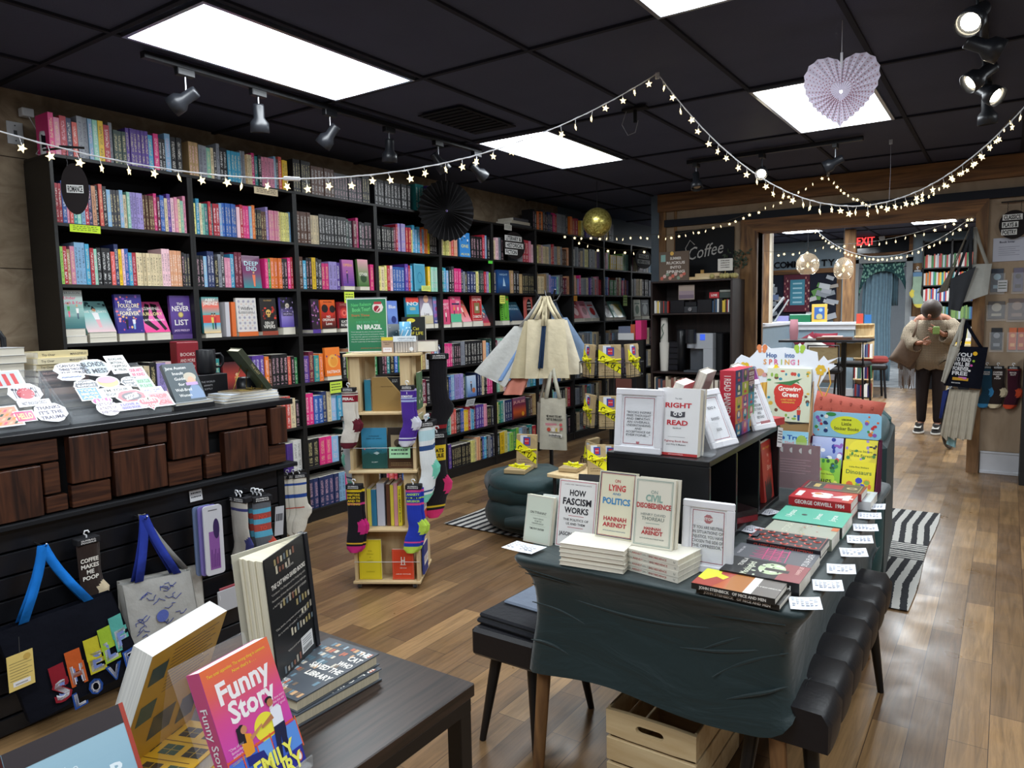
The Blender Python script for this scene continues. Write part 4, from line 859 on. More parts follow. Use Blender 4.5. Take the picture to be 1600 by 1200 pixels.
tbook('gold hardback journal with a black corner flap, on the upper tower shelf',.105,.265,.986,.185,.03,'9a7c48',D(('p',[(.02,1),(.5,1),(.5,.52)],'17171a'),('p',[(-.02,1),(.02,1),(.5,.5),(.5,.46)],'b89a60'),('t','EMBRACE THE LIGHT',0,.72,.022,'5a4424',.4),('l',.2,.38,.9,.05,2,'c8c8c8')),v=.02)
tbook('teal and blue books stacked beside the gold journal',.06,.095,.986,.17,.12,'2a7a94',v=.03)
tbook('sky blue journal with birds over mountains',.035,.175,.668,.225,.012,'3f8fb8',D(('g',['17484a','1d5a58','3a90b8','3f96c2']),('p',[(-.5,.32),(-.25,.4),(-.1,.34),(.1,.42),(.3,.35),(.5,.4),(.5,0),(-.5,0)],'1d5250'),('p',[(-.05,.38),(.1,.42),(.2,.38),(.1,.34)],'a8c0c4'),*[('c',-.3 + .07 * i,.52 - .015 * i + .02 * (i % 3),.018,'14283a') for i in range(9)],('c',-.38,.48,.03,'e0707c'),('t','A PASSAGE',0,.8,.028,'1a4458',.4),('t','BIRD BY BIRD',0,.74,.022,'1a4458',.6),('t','ANN LAMOTT',0,.16,.03,'c8dcdc',.25)),v=.02)
tbook('dark sepia journal with a vintage photograph',.18,.32,.668,.225,.012,'3a322c',D(('g',['5a3c28','2a2420','38302a']),('r',-.38,.32,.4,.82,'b0a080'),('c',-.1,.62,.16,'5a4a3c'),('c',.12,.58,.14,'6a5844'),('p',[(-.3,.4),(-.1,.6),(.1,.6),(.3,.4)],'2a241e'),('l',-.4,.4,.12,.05,2,'a08860')),v=.024)
for u,w,h,c,tlt,lab in ((.05,.022,.21,'d8d060',0,'pale yellow green'),(.073,.028,.205,'2878a0',0,'blue'),(.105,.042,.24,'b8bccc',0,'thick pale grey'),(.158,.02,.235,'5c3828',.10,'brown'),(.180,.018,.23,'d8c848',.12,'mustard'),(.2,.02,.24,'d898a0',.13,'pink and yellow'),(.222,.02,.225,'e8dc38',.14,'bright yellow')):
 book('notebook',f'{lab} book standing spine out on the middle tower shelf',.14,h,w,c,tl(u + w,.10,.342),(0,0,TA + pi / 2),None,page='e8e4da',stext=('THE LIBRARY BOOK' if c == 'e8dc38' else '','2a2a2a'))
tbook('bright yellow journal on the lowest tower shelf',.0,.125,.047,.225,.014,'e6d42a',D(('f',.05,.01,'b8a820'),('t','FOR',0,.72,.035,'b0a018'),('t','TODAY',0,.64,.035,'b0a018'),('t','IS',0,.56,.035,'b0a018'),('t','LUCKY',0,.48,.035,'b0a018'),('t','JOURNALS',0,.2,.03,'b0a018')),v=.0)
tbook('orange red journal with a small white doorway on the lowest tower shelf',.185,.305,.047,.17,.014,'d84424',D(('f',.04,.008,'f0907a'),('r',-.09,-.05,.5,.75,W1),('r',.05,.09,.5,.75,W1),('r',-.09,.09,.62,.65,W1),('r',-.12,.12,.48,.5,W1),('t','THE ROOM',0,.38,.03,W1),('t','AMOR TOWLES',0,.18,.03,W1,.7)),v=.0)
# journals on the right flank of the tower
for i,(z,c,lab) in enumerate(((1.05,'5a7a58','green patterned'),(.79,'c8bc90','cream patterned'),(.36,'d8403c','red and white'),(.06,'2a3c8a','blue'))):
 book('notebook',f'{lab} card book facing right on the tower side, ' + ['upper','middle','lower','bottom'][i] + ' pocket',.12,.17 if i else .2,.012,c,tl(TS + .012,.10,z if i not in (0,) else .99),(0,0,TA + pi / 2),D(('x',14,['e8e0c8','3a5a48','b0a878'],.09,.1,.9)) if i < 2 else D(('r',-.5,.5,.3,.6,'e8e6e0'),('l',-.4,.4,.5,.08,2,'b02020')))
 col.objects[-1]
# hanging things on the top board
mb = MB('paper','3c8058');
def poster(mb):
 vgrad(mb,-.105,.105,.012,.29,['2f7050','3a8860','4a9058','2f7a58'],-.0006)
 frame2d(mb,-.108,.108,.008,.294,.004,'e4ece8',-.0008)
 text(mb,'New Release',-.03,.262,.017,'58b870',-.001,w=.11,bold=.03,rot=.05); text(mb,'Book Tour!',-.03,.236,.02,'6cc880',-.001,w=.10,bold=.03,rot=.05)
 text(mb,'Start Time',-.035,.205,.012,'c86a48',-.001,w=.10,bold=.02); text(mb,'SATURDAY 3RD 10AM',-.03,.192,.006,'1a4a34',-.001)
 text(mb,'A BIG BOOK TOUR',0,.168,.013,'58b080',-.001,w=.12,bold=.02); text(mb,'IN BRAZIL',0.01,.142,.024,'f2f4ee',-.001,w=.135,bold=.05)
 for i,s in enumerate(('Travel through the video of some the favourites','to books through the beaches and beauties of Brazil','the stories, games and history tales','colourful readings, games and prizes to win','Stay for a journey to the beautiful country')): text(mb,s,0,.116 - i * .013,.0055,'dfe8dc',-.001,w=.18)
 text(mb,'REGISTER AT THE COUNTER NOW',.02,.028,.005,'c06a48',-.001,w=.12)
 disc(mb,.06,.245,.03,'e8dcd4',-.001,n=9); rect(mb,.04,.08,.262,.275,'b84048',-.0012); disc(mb,.055,.238,.017,'a02838',-.0013); mb.add([(.05,-.0014,.225),(.056,-.0014,.225),(.076,-.0014,.25),(.07,-.0014,.25)],[(0,1,2,3)],color='efe6dc')
t = thing('tour_poster','green event poster reading IN BRAZIL in a clear stand','poster',tl(.098,.0,1.302),TA)
b = MB('acrylic'); b.box(-.111,.111,.001,.003,0,.30); b.box(-.111,.111,-.002,.06,0,.002); b.build('stand',t)
b = MB('paper','3c8058'); b.box(-.108,.108,-.0003,.0005,.008,.294); poster(b); b.build('sheet',t)
t = thing('product_box','small kraft box with a yellow top on the pine tower','box',tl(.205,-.01,1.302),TA); b = MB('paper','b89c84'); b.box(-.032,.032,0,.03,0,.085); rect(b,-.032,.032,.068,.085,'e8d040',-.0004); text(b,'WINK PICKS',0,.058,.006,'3a2a20',-.0005); text(b,'READY',0,.048,.006,'3a2a20',-.0005); rect(b,-.024,.024,.006,.03,'f0ecec',-.0006); text(b,'SCAN ME',0,.02,.005,'b05060',-.0008); b.build('carton',t)
t = thing('product_box','clear box lettered LITERARY LIP BALM on the pine tower','box',tl(.3,-.01,1.302),TA); b = MB('plastic','b8aca0'); b.box(-.058,.058,.012,.05,0.002,.065)
for i in range(8): b.cyl((-.05 + .0143 * i,.008,.003),(-.05 + .0143 * i,.008,.06),.0065,n=8,color='cfc4b8')
b.build('tubes',t); b = MB('acrylic'); b.box(-.062,.062,-.004,.052,0,.088); b.build('case',t); b = MB('paper','e8f0f4'); b.box(-.062,.062,-.006,-.0045,.06,.09); text(b,'LITERARY LIP BALM',.008,.077,.008,'3a5a78',-.0065,w=.09); text(b,'BALMS FOR BOOK LOVERS',.008,.066,.004,'3a5a78',-.0065,w=.08); disc(b,.035,.02,.011,'eef0f0',-.0065); b.build('label',t)
book('display_book','black book with a yellow hat motif behind the lip balm box',.13,.19,.05,'20221f',tl(.315,.17,1.302),(0,0,TA + .1),D(('c',-.1,.9,.18,'e8d040',.06),('c',-.3,.84,.09,'e07060',.03),('t','Cat',.1,.66,.09,'d8cc40'),('t','OF LIFE',.1,.52,.09,'d8cc40')))
book('display_book','dark teal book leaning at the left of the glass tumbler',.11,.16,.012,'17303a',tl(.215,.12,1.302),(-.3,0,TA + .5),D(('x',9,['6a8890','a0b0b0'],.03,.1,.9)))
t = thing('tumbler','blue swirled glass tumbler on the pine tower','tumbler',tl(.285,.085,1.302)); b = MB('gloss','7ab0d0'); b.lathe([(0,0),(.022,0),(.033,.1),(.033,.165),(.031,.165),(.02,.006)],20,color='6aa8cc'); b.build('glass',t)
b = MB('gloss','dfe8ee');
for i in range(7): a = i * .9; b.tube([(.0285 * cos(a + q * .5) * (1 + .06 * q),.0285 * sin(a + q * .5) * (1 + .06 * q),.03 + .03 * q) for q in range(4)],.003,5)
b.build('swirls',t)
flat_stack(*tl(.40,.12,1.302),1,.1,.1,.06,['5a4a50'],TA,'small_book','dark patterned small box on the tower top right corner')
note('pale green handwritten sign lettered A JOURNAL on the tower band',tl(.255,-.032,.735),.115,.06,'a8dcae',(-.05,0.0,TA),ink='3a4a44',n=2,name='handwritten_sign',cat='sign')
# ---------------------------------------------------------------- socks
def sock(label,loc,rz,c,toe,bands=(),words=(),wcol='ffffff',wband=None,L=.31,flip=1,scale=1.0,n=2,foot=1.0,heel=None,group=None,card='1c1c20',cardtext=('GUMBALL','POODLE')):
 """a pair of crew socks folded flat on a header card with a small plastic hook; hung from its top at loc, front faces local -y"""
 t = thing('pair_of_socks',label,'socks',loc,rz,group); t.scale = (scale,) * 3
 for k in range(n):
  o = .012 * k * flip; yy = .014 * k; heel = heel or toe
  # stations down the sock: centre x, z, half width, colour
  st = [(0,0,.036),(0,-.03,.036),(0,-.06,.035),(.0,-.11,.034),(.004,-.15,.036),(.016,-.18,.044),(.012,-.205,.044),(-.006,-.235,.040),(-.014,-.27,.040),(-.02,-.295,.036),(-.022,-.312,.020)]
  mb = MB('fabric',c); nn = 12
  rings = []; nn = 18
  # resample for colour bands
  S = []
  for i in range(len(st) - 1):
   for q in range(5):
    u = q / 5; S.append(tuple(st[i][j] * (1 - u) + st[i + 1][j] * u for j in range(3)))
  S.append(st[-1])
  for x,z,w in S: rings.append([((x * flip * foot + w * cos(2 * pi * j / nn)) + o,.009 * sin(2 * pi * j / nn) + yy,z * L / .31) for j in range(nn)])
  for i in range(len(S) - 1):
   zc = -(S[i][1] + S[i + 1][1]) / 2 ; cc = c
   for (a,b_,bc) in bands:
    if a <= zc < b_: cc = bc
   if zc > .282: cc = toe
   vv = rings[i] + rings[i + 1]
   for j in range(nn):
    jc = cc; xm = cos(2 * pi * (j + .5) / nn) * flip
    if ((zc - .187) / .036) ** 2 + ((1 - xm) / .9) ** 2 < 1: jc = heel
    mb.add([vv[j],vv[(j + 1) % nn],vv[nn + (j + 1) % nn],vv[nn + j]],[(0,3,2,1)],smooth=True,color=jc)
  mb.add(rings[0],[list(range(nn))]); mb.add(rings[-1],[list(range(nn))[::-1]],color=toe)
  if k == 0 and words:
   zz = -.03
   if wband: pass
   for i,(s,zc,h,wc) in enumerate(words): text(mb,s,0,zc,h,wc,-.0098,w=.06 if len(s) > 4 else None,bold=.04,mat='fabric')
  mb.build('sock',t)
 b = MB('paper',card); b.cbox(-.036,.04,-.013,.026,-.004,.018,.002)
 for i,s in enumerate(cardtext): text(b,s,0,.011 - .008 * i,.005,'e0e0e0',-.0137,w=.05,bold=.03)
 b.build('header_card',t)
 b = MB('plastic','e6e8ec'); b.tube([(0,0,.016),(0,0,.026),(-.008,0,.033),(-.004,0,.043),(.006,0,.042),(.009,0,.034)],.0028,6); b.build('hook',t)
 return t
sock('cream socks with maroon bands reading FERAL, upper left of tower',tl(-.008,-.045,1.105),TA,'d8d2c8','5c1826',((.012,.02,'5c1826'),(.026,.058,'8a1c2c'),(.066,.074,'5c1826')),(('FERAL',-.042,.014,'f2ece6'),),flip=1,heel='5c1826',scale=1.0)
sock('purple socks reading I heart ROMANTASY, upper right of tower',tl(.31,-.045,1.112),TA,'4a2a90','c8c8d4',((.0,.012,'b8b0d8'),(.05,.056,'a8b8e0'),(.062,.068,'a8b8e0'),(.262,.268,'c8c8e0')),(('I',-.022,.012,'f0f0f4'),('ROMANTASY',-.04,.012,'f0f0f4')),flip=1,heel='d0d0dc',n=2)
sock('black and hot pink socks reading EVERYTHING HURTS, lower left of tower',tl(.0,-.045,.575),TA,'16141c','c8287c',((.0,.008,'16141c'),(.008,.02,'e8c828'),(.075,.08,'c83c80'),(.266,.272,'e0b030')),tuple((s,-.03 - .015 * i,.010,'e8c828') for i,s in enumerate(('EVERYTHING','HURTS',"AND I'M",'DYING'))),flip=1,heel='c8287c',scale=1.15,foot=.5)
sock('blue socks with pink bands and lime toes, lower right of tower',tl(.325,-.045,.572),TA,'2038b0','b8d850',((.008,.02,'d84890'),(.04,.05,'a8d048'),(.07,.084,'d84890'),(.255,.26,'d84890'),(.268,.272,'2a1a60')),(('ANXIETY',-.028,.010,'b8e060'),('IS MY',-.044,.009,'1a2060'),('INFLUENCER',-.06,.010,'b8e060')),flip=1,heel='b8d850',scale=1.15,n=2)
for i in range(3): sock(f'white sock with mint toe hanging on the left flank of the tower, ' + ['front','middle','rear'][i] + ' pair',tl(-.05,.06 + .045 * i,.93 - .012 * i),TA - pi / 2 + .9,'c4c8cc','6ec0a8',((.26,.268,'2a3a70'),(.0,.01,'8ab8c0')),heel='6ec8b0',scale=1.2,n=1,flip=-1)
for i in range(3): sock('white sock with mint toe and blue stripes on the tower right flank, ' + ['front','middle','rear'][i] + ' pair',tl(TS + .045,.03 + .03 * i,.9),TA + pi / 4,'dfe4e6','6ec0a8',((.26,.268,'2a4a80'),(.08,.086,'2a4a80'),(.094,.1,'2a4a80'),(.02,.06,'b8d8e0')),heel='6ec8b0',scale=1.35,n=1,flip=1)
sock('long black socks with red toe hanging behind the tower',tl(TS + .08,.30,1.25),TA + .5,'121016','8a1c20',((.25,.26,'8a1c20'),),heel='121016',scale=1.55,n=1)
sock('black and yellow patterned socks hanging low behind the tower',tl(TS + .07,.24,.80),TA + .5,'1a161c','d0306c',((.03,.09,'d8b828'),(.26,.272,'d8b828')),(('CATS',-.05,.014,'1a161c'),('RULE',-.07,.014,'1a161c')),heel='d0306c',scale=1.5,n=1)
# ---------------------------------------------------------------- counter
CX = -2.93
counter = thing('service_counter','black topped counter faced with overlapping dark wood blocks','counter',(CX,2.3,0),0)
def cb(mb,x0,x1,y0,y1,z0,z1,**k): return mb.cbox(x0 - CX,x1 - CX,y0 - 2.3,y1 - 2.3,z0,z1,k.pop('b',.003),**k)
b = MB('plastic','15161a'); cb(b,-3.55,-2.92,-.6,2.33,1.075,1.102); b.build('countertop',counter)
b = MB('matte','121316'); cb(b,-3.5,-2.98,-.6,2.28,0,1.075); b.build('body',counter)
b = MB('matte','1a1b1f'); cb(b,-3.0,-2.905,-.6,2.33,.765,.785); b.build('ledge',counter)
rr = random.Random(4)
BL = [(-.5,.2,.79,1.07,0),(.2,.62,.79,.94,1),(.2,.5,.95,1.07,0),(.5,.86,.95,1.07,1),(.62,1.0,.79,.94,0),(.87,1.25,.985,1.07,0),(1.0,1.18,.79,.98,1),(1.19,1.25,.86,.98,0),(1.19,1.27,.79,.855,0),(1.28,1.43,.885,1.07,1),(1.28,1.43,.79,.88,0),(1.44,1.58,.99,1.07,0),(1.44,1.66,.80,.985,1),(1.59,1.675,.985,1.07,0),(1.685,1.86,.905,1.07,1),(1.67,1.83,.79,.90,0),(1.845,1.925,.79,.90,0),(1.87,2.075,.995,1.07,0),(1.935,2.17,.80,.99,1),(2.085,2.18,.995,1.07,0),(2.19,2.285,.89,1.07,1),(2.18,2.285,.79,.885,0)]
for y0,y1,z0,z1,v in BL:
 d = .03 if v else .015 + rr.uniform(-.004,.004); m_ = MB('walnut_v' if v else 'walnut'); m_.T = None
 cb(m_,-2.96,-2.945 + d,y0 + .002,y1 - .002,z0 + .002,z1 - .002,b=.0025); m_.build('wood_block',counter)
b = MB('plastic','16171c')
zs = [.765,.672,.585,.50,.415,.33,.24,.155,.07,0]
for i in range(9): cb(b,-2.985,-2.955,-.6,2.24,zs[i + 1] + .006,zs[i] - .0015)
b.build('slatwall',counter)
b = MB('matte','0c0c0f'); cb(b,-3.0,-2.95,2.24,2.28,0,.765); b.build('end_trim',counter)
CT = 1.103
# acrylic sticker trays
def trayt(label,y0,y1,stickers):
 t = thing('sticker_tray',label,'display tray',(-3.0,(y0 + y1) / 2,CT),pi / 2); w = (y1 - y0) / 2
 b = MB('acrylic'); D_,H_ = .26,.21
 b.box(-w,w,0,D_,0,.003); b.box(-w,-w + .003,0,D_,0,.05); b.box(w - .003,w,0,D_,0,.05)
 for sx in (-w,w - .003): b.prism([(0,0),(D_,0),(D_,H_),(0.0,.03)],0,.003,) if False else b.add([(sx,0,0),(sx,D_,0),(sx,D_,H_),(sx,.0,.03),(sx + .003,0,0),(sx + .003,D_,0),(sx + .003,D_,H_),(sx + .003,0,.03)],[(0,1,2,3),(7,6,5,4),(0,3,7,4),(3,2,6,7),(2,1,5,6),(1,0,4,5)])
 b.box(-w,w,0,.003,0,.03); b.box(-w,w,D_ - .003,D_,0,H_)
 for k in range(4): b.box(-w,w,.06 * k + .03,.06 * k + .033,.003,.05 + .043 * k)
 b.build('tray',t)
 return t
SL = radians(39)
def sticker(label,parent_t,x,s,w,h,c,lines,shape='r',tc='1c1c22',extra=None,rot=0):
 """die-cut sticker leaning in the tray: x along the counter, s distance up the slope"""
 w,h = w * 1.13,h * 1.13
 mb = MB('print','f2f2f6'); n = 18
 def outl(k):
  if shape == 'r': return [(-w / 2 * k,-h / 2 * k),(w / 2 * k,-h / 2 * k),(w / 2 * k,h / 2 * k),(-w / 2 * k,h / 2 * k)]
  if shape == 'c': return [(w / 2 * k * cos(2 * pi * i / n),h / 2 * k * sin(2 * pi * i / n)) for i in range(n)]
  if shape == 'b': return [(w / 2 * k * cos(2 * pi * i / n) * (1 + .08 * (i % 2)),h / 2 * k * sin(2 * pi * i / n) * (1 + .1 * ((i // 2) % 2))) for i in range(n)]
  if shape == 'h': return [(w / 2 * k * .0 + w * .52 * k * (sin(a) ** 3),h * .5 * k * (13 * cos(a) - 5 * cos(2 * a) - 2 * cos(3 * a) - cos(4 * a)) / 16) for a in [2 * pi * i / 24 for i in range(24)]]
 mb.prism(outl(1.0),0,.0012); poly(mb,outl(.88),c,-.0003)
 m = len(lines)
 for i,l in enumerate(lines): text(mb,l,0,(m - 1) / 2 * h * .8 / max(m,1) - i * h * .8 / max(m,1),h * .5 / max(m,1),tc,-.0007,w=w * .74,bold=.03)
 if extra: extra(mb,w,h)
 o = mb.build('sticker',None)
 base = Vector((-3.0 - s * cos(SL) - .004,x,CT + .034 + s * sin(SL)))
 o.location = base + Vector((.014,0,.0)); o.rotation_mode = 'XYZ'
 o.matrix_world = Matrix.Translation(o.location) @ Matrix.Rotation(pi / 2,4,'Z') @ Matrix.Rotation(-radians(48),4,'X') @ Matrix.Rotation(rot,4,'Y')
 tag(o,label,'sticker','stickers in the clear trays')
t1_ = trayt('clear acrylic sticker tray at the left end of the counter',.93,1.325,None); t2_ = trayt('clear acrylic sticker tray beside the Austen guide',1.335,1.745,None)
b_ = lambda *a: a
for a in (
 ('white sticker lettered I CAN DO ALL THINGS',1.44,.27,.12,.07,'e8e6f4',('I CAN DO ALL','THINGS THROUGH','THE VERSE'),'b'),
 ('cloud sticker with blue scribbles below the all things sticker',1.42,.225,.09,.04,'c8d0e8',('~~~~',),'b','4a5a8a'),
 ('dark cloud sticker lettered WOMEN BOOKISH',1.455,.165,.085,.06,'4c525c',('WOMEN','SUPPORT','WOMEN'),'b','e8e8ee'),
 ('square blue sticker lettered YOU READ OUR ART',1.445,.115,.075,.065,'3a80d0',('YOU','READ OUR','ART'),'r','e0f080'),
 ('pink heart sticker half behind the white round one',1.475,.06,.07,.06,'d83888',('AM I',),'h','ffd0e8'),
 ('white round sticker with small script',1.48,.022,.08,.075,'f4f4f8',("LET'S GET",'A TASTE OF','EVERYTHING'),'c','5a3a5a'),
 ('mountain sticker lettered BLONDE IS MESS',1.53,.27,.11,.09,'b8c8d4',('BLONDE','IS MESS'),'b','1c2430'),
 ('sweet bun sticker with pink icing',1.545,.175,.085,.065,'d8a868',(),'c','1c1c22',lambda m_,w,h: disc(m_,0,h * .16,w * .4,'c890c8',-.0008,rz=h * .25)),
 ('clear grey sticker lettered I AM YOUR BOOK DEALER',1.555,.11,.12,.05,'dde4ea',("I'M YOUR",'BOOK DEALER'),'r'),
 ('red lips sticker with slanted white lettering',1.60,.075,.11,.07,'c04858',(),'b','1c1c22',lambda m_,w,h: (disc(m_,0,0,w * .34,'3c3848',-.0006,rz=h * .3),[text(m_,s_,0,h * (.12 - .12 * i),h * .1,'e8e8f0',-.001,w=w * .5,bold=.03,rot=.3) for i,s_ in enumerate(('EXPRESS','YOUR','MIND'))])),
 ('lavender open book sticker at the front edge',1.57,.02,.09,.04,'b0a8e0',('I LOVE A','GOOD BOOK'),'r','4a4090'),
 ('tall white sticker lettered BOOKS AND EMOTIONALLY CRIPPLED',1.635,.28,.075,.10,'eef2ee',('BOOKS AND','EMOTIONALLY','CRIPPLED','MY FEELINGS'),'r'),
 ('pink rounded sticker with red letters',1.69,.22,.065,.06,'e8b0c0',('OUR ARTS','BE KIND'),'r','b02850'),
 ('dark sticker lettered GIRLS WANT FUN',1.645,.165,.085,.055,'5a6068',('GIRLS','WANT TO','FUN'),'b','f0f0f4'),
 ('mint green sticker with a face drawing',1.69,.145,.065,.065,'98d8a8',('BOOK CLUB','PLEASE'),'r','2a6a48'),
 ('violet and yellow egg shaped sticker',1.575,.125,.06,.04,'9a88c8',('EASE',),'c','e8e8a0'),
 ('red heart sticker lettered TRUST BIG LOVE',1.655,.025,.08,.075,'d04858',('TRUST','BIG LOVE'),'h','f8e8ec'),
 ('coral sticker lettered SHOP LOCAL',1.71,.04,.085,.075,'e08088',('SHOP','LOCAL'),'r','b83848'),
 ('white and blue striped sticker behind SHOP LOCAL',1.70,.09,.085,.05,'e8e8f8',('COLLECT',),'r','5a58a8'),
 ('round red disco sticker lettered TOO MUCH PENNIES',1.225,.155,.10,.09,'e8e8f4',('TOO MUCH',),'b','3a3848',lambda m_,w,h: (disc(m_,0,-h * .05,w * .26,'b83848',-.0009),[disc(m_,w * .2 * cos(i),-h * .05 + w * .2 * sin(i * 1.7),w * .02,'f0b0b8',-.0011,n=6) for i in range(10)])),
 ('white banner sticker lettered NOT ENOUGH DISCO',1.235,.095,.10,.028,'f0f0f8',('NOT ENOUGH DISCO',),'r','3a3848'),
 ('white sticker lettered THANKS ITS THE TRAUMA',1.27,.035,.10,.085,'e6e4f4',('THANKS',"IT'S THE",'TRAUMA'),'b','3a3450'),
 ('orange herringbone bookshelf sticker at the left',1.12,.04,.085,.09,'e0a088',(),'r','1c1c22',lambda m_,w,h: [m_.add([(-w * .4 + .18 * w * i,-.0007,h * (-.4 + .2 * j)),(-w * .3 + .18 * w * i,-.0007,h * (-.4 + .2 * j)),(-w * .2 + .18 * w * i,-.0007,h * (-.28 + .2 * j)),(-w * .3 + .18 * w * i,-.0007,h * (-.28 + .2 * j))],[(0,1,2,3)],color=['e89850','d86a80','f0c0a0','3a5a50'][(i + j) % 4]) for i in range(4) for j in range(4)]),
 ('yellow and pink striped strip sticker',1.18,.03,.06,.05,'e8608a',('HELLO',),'r','f8e0a0'),
 ('sticker with three red taper candles',1.19,.24,.10,.08,'c0c8cc',(),'r','1c1c22',lambda m_,w,h: [rect(m_,w * (-.33 + .25 * i),w * (-.2 + .25 * i),-h * .4,h * .3,'c84448',-.0008) for i in range(3)]),
 ('white note sticker lettered DONT TRADE YOUR AUTHENTICITY',1.12,.28,.12,.08,'e8ecf4',("DON'T TRADE YOUR",'AUTHENTICITY','FOR APPROVAL'),'r'),
 ('white sticker lettered ALWAYS WRITE WHAT I DO',1.09,.17,.07,.09,'f0f0f4',('ALWAYS','WRITE','WHAT I DO','SMILE'),'b'),
 ('grey blue tree sticker at the left edge',1.09,.1,.05,.08,'b0b8d0',(),'c'),
): sticker(a[0],None,*a[1:])
# stacks behind the trays
flat_stack(-3.42,1.45,CT,1,.34,.24,.03,['cfd0d4'],pi / 2,'hardback','wide pale book lying at the bottom behind the trays')
flat_stack(-3.42,1.47,CT + .032,1,.30,.22,.028,['3a3c42'],pi / 2,'hardback','dark wide book second from the bottom behind the trays')
z_ = flat_stack(-3.42,1.475,CT + .062,2,.20,.14,.028,['d89a90','c09078'],pi / 2,'paperback','salmon flowered paperback in the pile behind the trays',pages_out=False,jit=.006)
z_ = flat_stack(-3.42,1.475,z_ + .0005,3,.20,.14,.026,['5a4044','6a4a48','4a3a40'],pi / 2,'paperback','dark floral paperback in the pile behind the trays',pages_out=False,jit=.006,sp=(('WILDWOOD',-.25,'e0b8b0'),('RIVERS',.3,'d8d0c8')))
z_ = flat_stack(-3.42,1.475,z_ + .0005,3,.20,.14,.026,['e8d8ac','e8dcb8','e0d0a0'],pi / 2,'paperback','cream paperback in the pile behind the trays',pages_out=False,jit=.006,sp=(('Try Over',-.3,'4a4640'),('MANSFIELD',.3,'6a6458')))
z_ = flat_stack(-3.45,1.24,CT,5,.20,.14,.034,['8a929a','9aa0a6','8a929a'],pi / 2 + .1,'hardback','grey book in the left pile behind the trays',jit=.008)
z_ = flat_stack(-3.45,1.24,z_ + .0005,4,.2,.14,.032,['d8d8da','8a9098','c8ccd0'],pi / 2 + .05,'hardback','pale book in the upper left pile behind the trays',jit=.008)
# Jane Austen guide on two thin books
z_ = flat_stack(-3.08,1.86,CT,1,.20,.14,.02,['1c1c20'],pi / 2,'paperback','black paperback lying under the Austen guide',pages_out=False)
z_ = flat_stack(-3.08,1.86,z_ + .0005,1,.19,.14,.012,['b8c0c8'],pi / 2 + .05,'paperback','pale thin book lying just under the Austen guide')
book('display_book','grey book lettered Jane Austen Insult Guide for Well-Bred Women',.155,.19,.022,'6a7074',(-3.03,1.86,z_ + .002),(-.5,0,pi / 2 + .05),D(('r',-.5,.5,0,1,'5c666c'),('c',.22,.55,.16,'d8b898',.14),('c',.22,.62,.2,'c8c0b0',.12),('c',.23,.53,.11,'dcb49c',.1),('p',[(.0,.05),(.05,.3),(.2,.42),(.4,.38),(.48,.2),(.48,.05)],'8aa0c0'),*[('t',s_,-.12,.88 - .145 * i,.075,'eef0ee',w_) for i,(s_,w_) in enumerate((('Jane Austen',.66),('Insult',.36),('Guide',.34),('for',.2),('Well-Bred',.52),('Women',.40)))],('r',.02,.4,.40,.48,'c8a8d8')))
# mugs, red box, white stack, easel book
t = thing('mug_box','dark red tin box standing behind the black mug','box',(-3.32,2.03,CT),pi / 2 - .2); b = MB('print','8a1c28'); b.cbox(-.05,.055,0,.09,0,.29,.003); b.prism([(-.05,.29),(.055,.29),(.05,.294),(-.045,.294)],.002,.088); [text(b,s_,.0,.23 - .03 * i,.016,'e8d8d0',-.0006,w=.07) for i,s_ in enumerate(('BOOKS','AND MORE','READ'))]; b.build('tin',t)
def mug(label,loc,rz,z=0):
 t = thing('mug',label,'mug',loc,rz); b = MB('plastic','14151a'); b.lathe([(0,0),(.044,0),(.05,.006),(.052,.02),(.052,.118),(.05,.122),(.047,.118),(.046,.012),(0,.01)],28); b.build('body',t)
 b = MB('plastic','14151a'); b.tube([(.05,0,.095),(.075,0,.098),(.086,0,.08),(.086,0,.05),(.075,0,.032),(.05,0,.034)],.007,8); b.build('handle',t); return t
t = thing('mug_box','black patterned box carrying the upright black mug','box',(-3.27,2.13,CT),pi / 2); b = MB('print','1a1a1e'); b.cbox(-.08,.08,0,.1,0,.125,.002); [text(b,s_,-.03,.09 - .018 * i,.009,'b8b8bc',-.0005) for i,s_ in enumerate(('THE WORLD','AWAITS','SOFTLY'))]; b.build('carton',t)
mug('black mug standing on the patterned box',(-3.32,2.12,CT + .127),1.2)
t = thing('mug','black mug lying low in front of the patterned box','mug',(-3.2,2.27,CT + .0),2.4); b = MB('plastic','101116'); b.lathe([(0,0),(.044,0),(.05,.006),(.052,.1),(.049,.1),(.044,.012),(0,.01)],24); b.build('body',t); b = MB('plastic','101116'); b.tube([(.05,0,.08),(.08,0,.08),(.086,0,.05),(.075,0,.03),(.05,0,.03)],.007,8); b.build('handle',t)
z_ = CT
for i,c_ in enumerate(('c8d0dc','d4d8de','c0c8d4')): z_ = flat_stack(-3.10,2.17 + .004 * i,z_ + .0004,1,.30 - .01 * i,.17,.013,[c_],pi / 2 + .06 * (i - 1),'hardback',['lowest','middle','upper'][i] + ' pale blue grey book at the counter corner')
z_ = flat_stack(-3.10,2.19,z_ + .0004,1,.2,.16,.008,['8a7858'],pi / 2 + .1,'paperback','tan patterned book lying under the brass easel')
t = thing('easel','brass wire easel holding the dark green book','easel',(-3.09,2.2,z_ + .002),pi / 2 + .3); b = MB('metal','b09850')
b.tube([(-.04,-.05,.02),(-.04,-.05,0),(-.05,.05,0),(-.02,.02,.12),(0,.0,.09),(.02,.02,.12),(.05,.05,0),(.04,-.05,0),(.04,-.05,.02)],.0025,6); b.tube([(-.04,-.01,.0),(.04,-.01,.0)],.0025,6); b.build('wire',t)
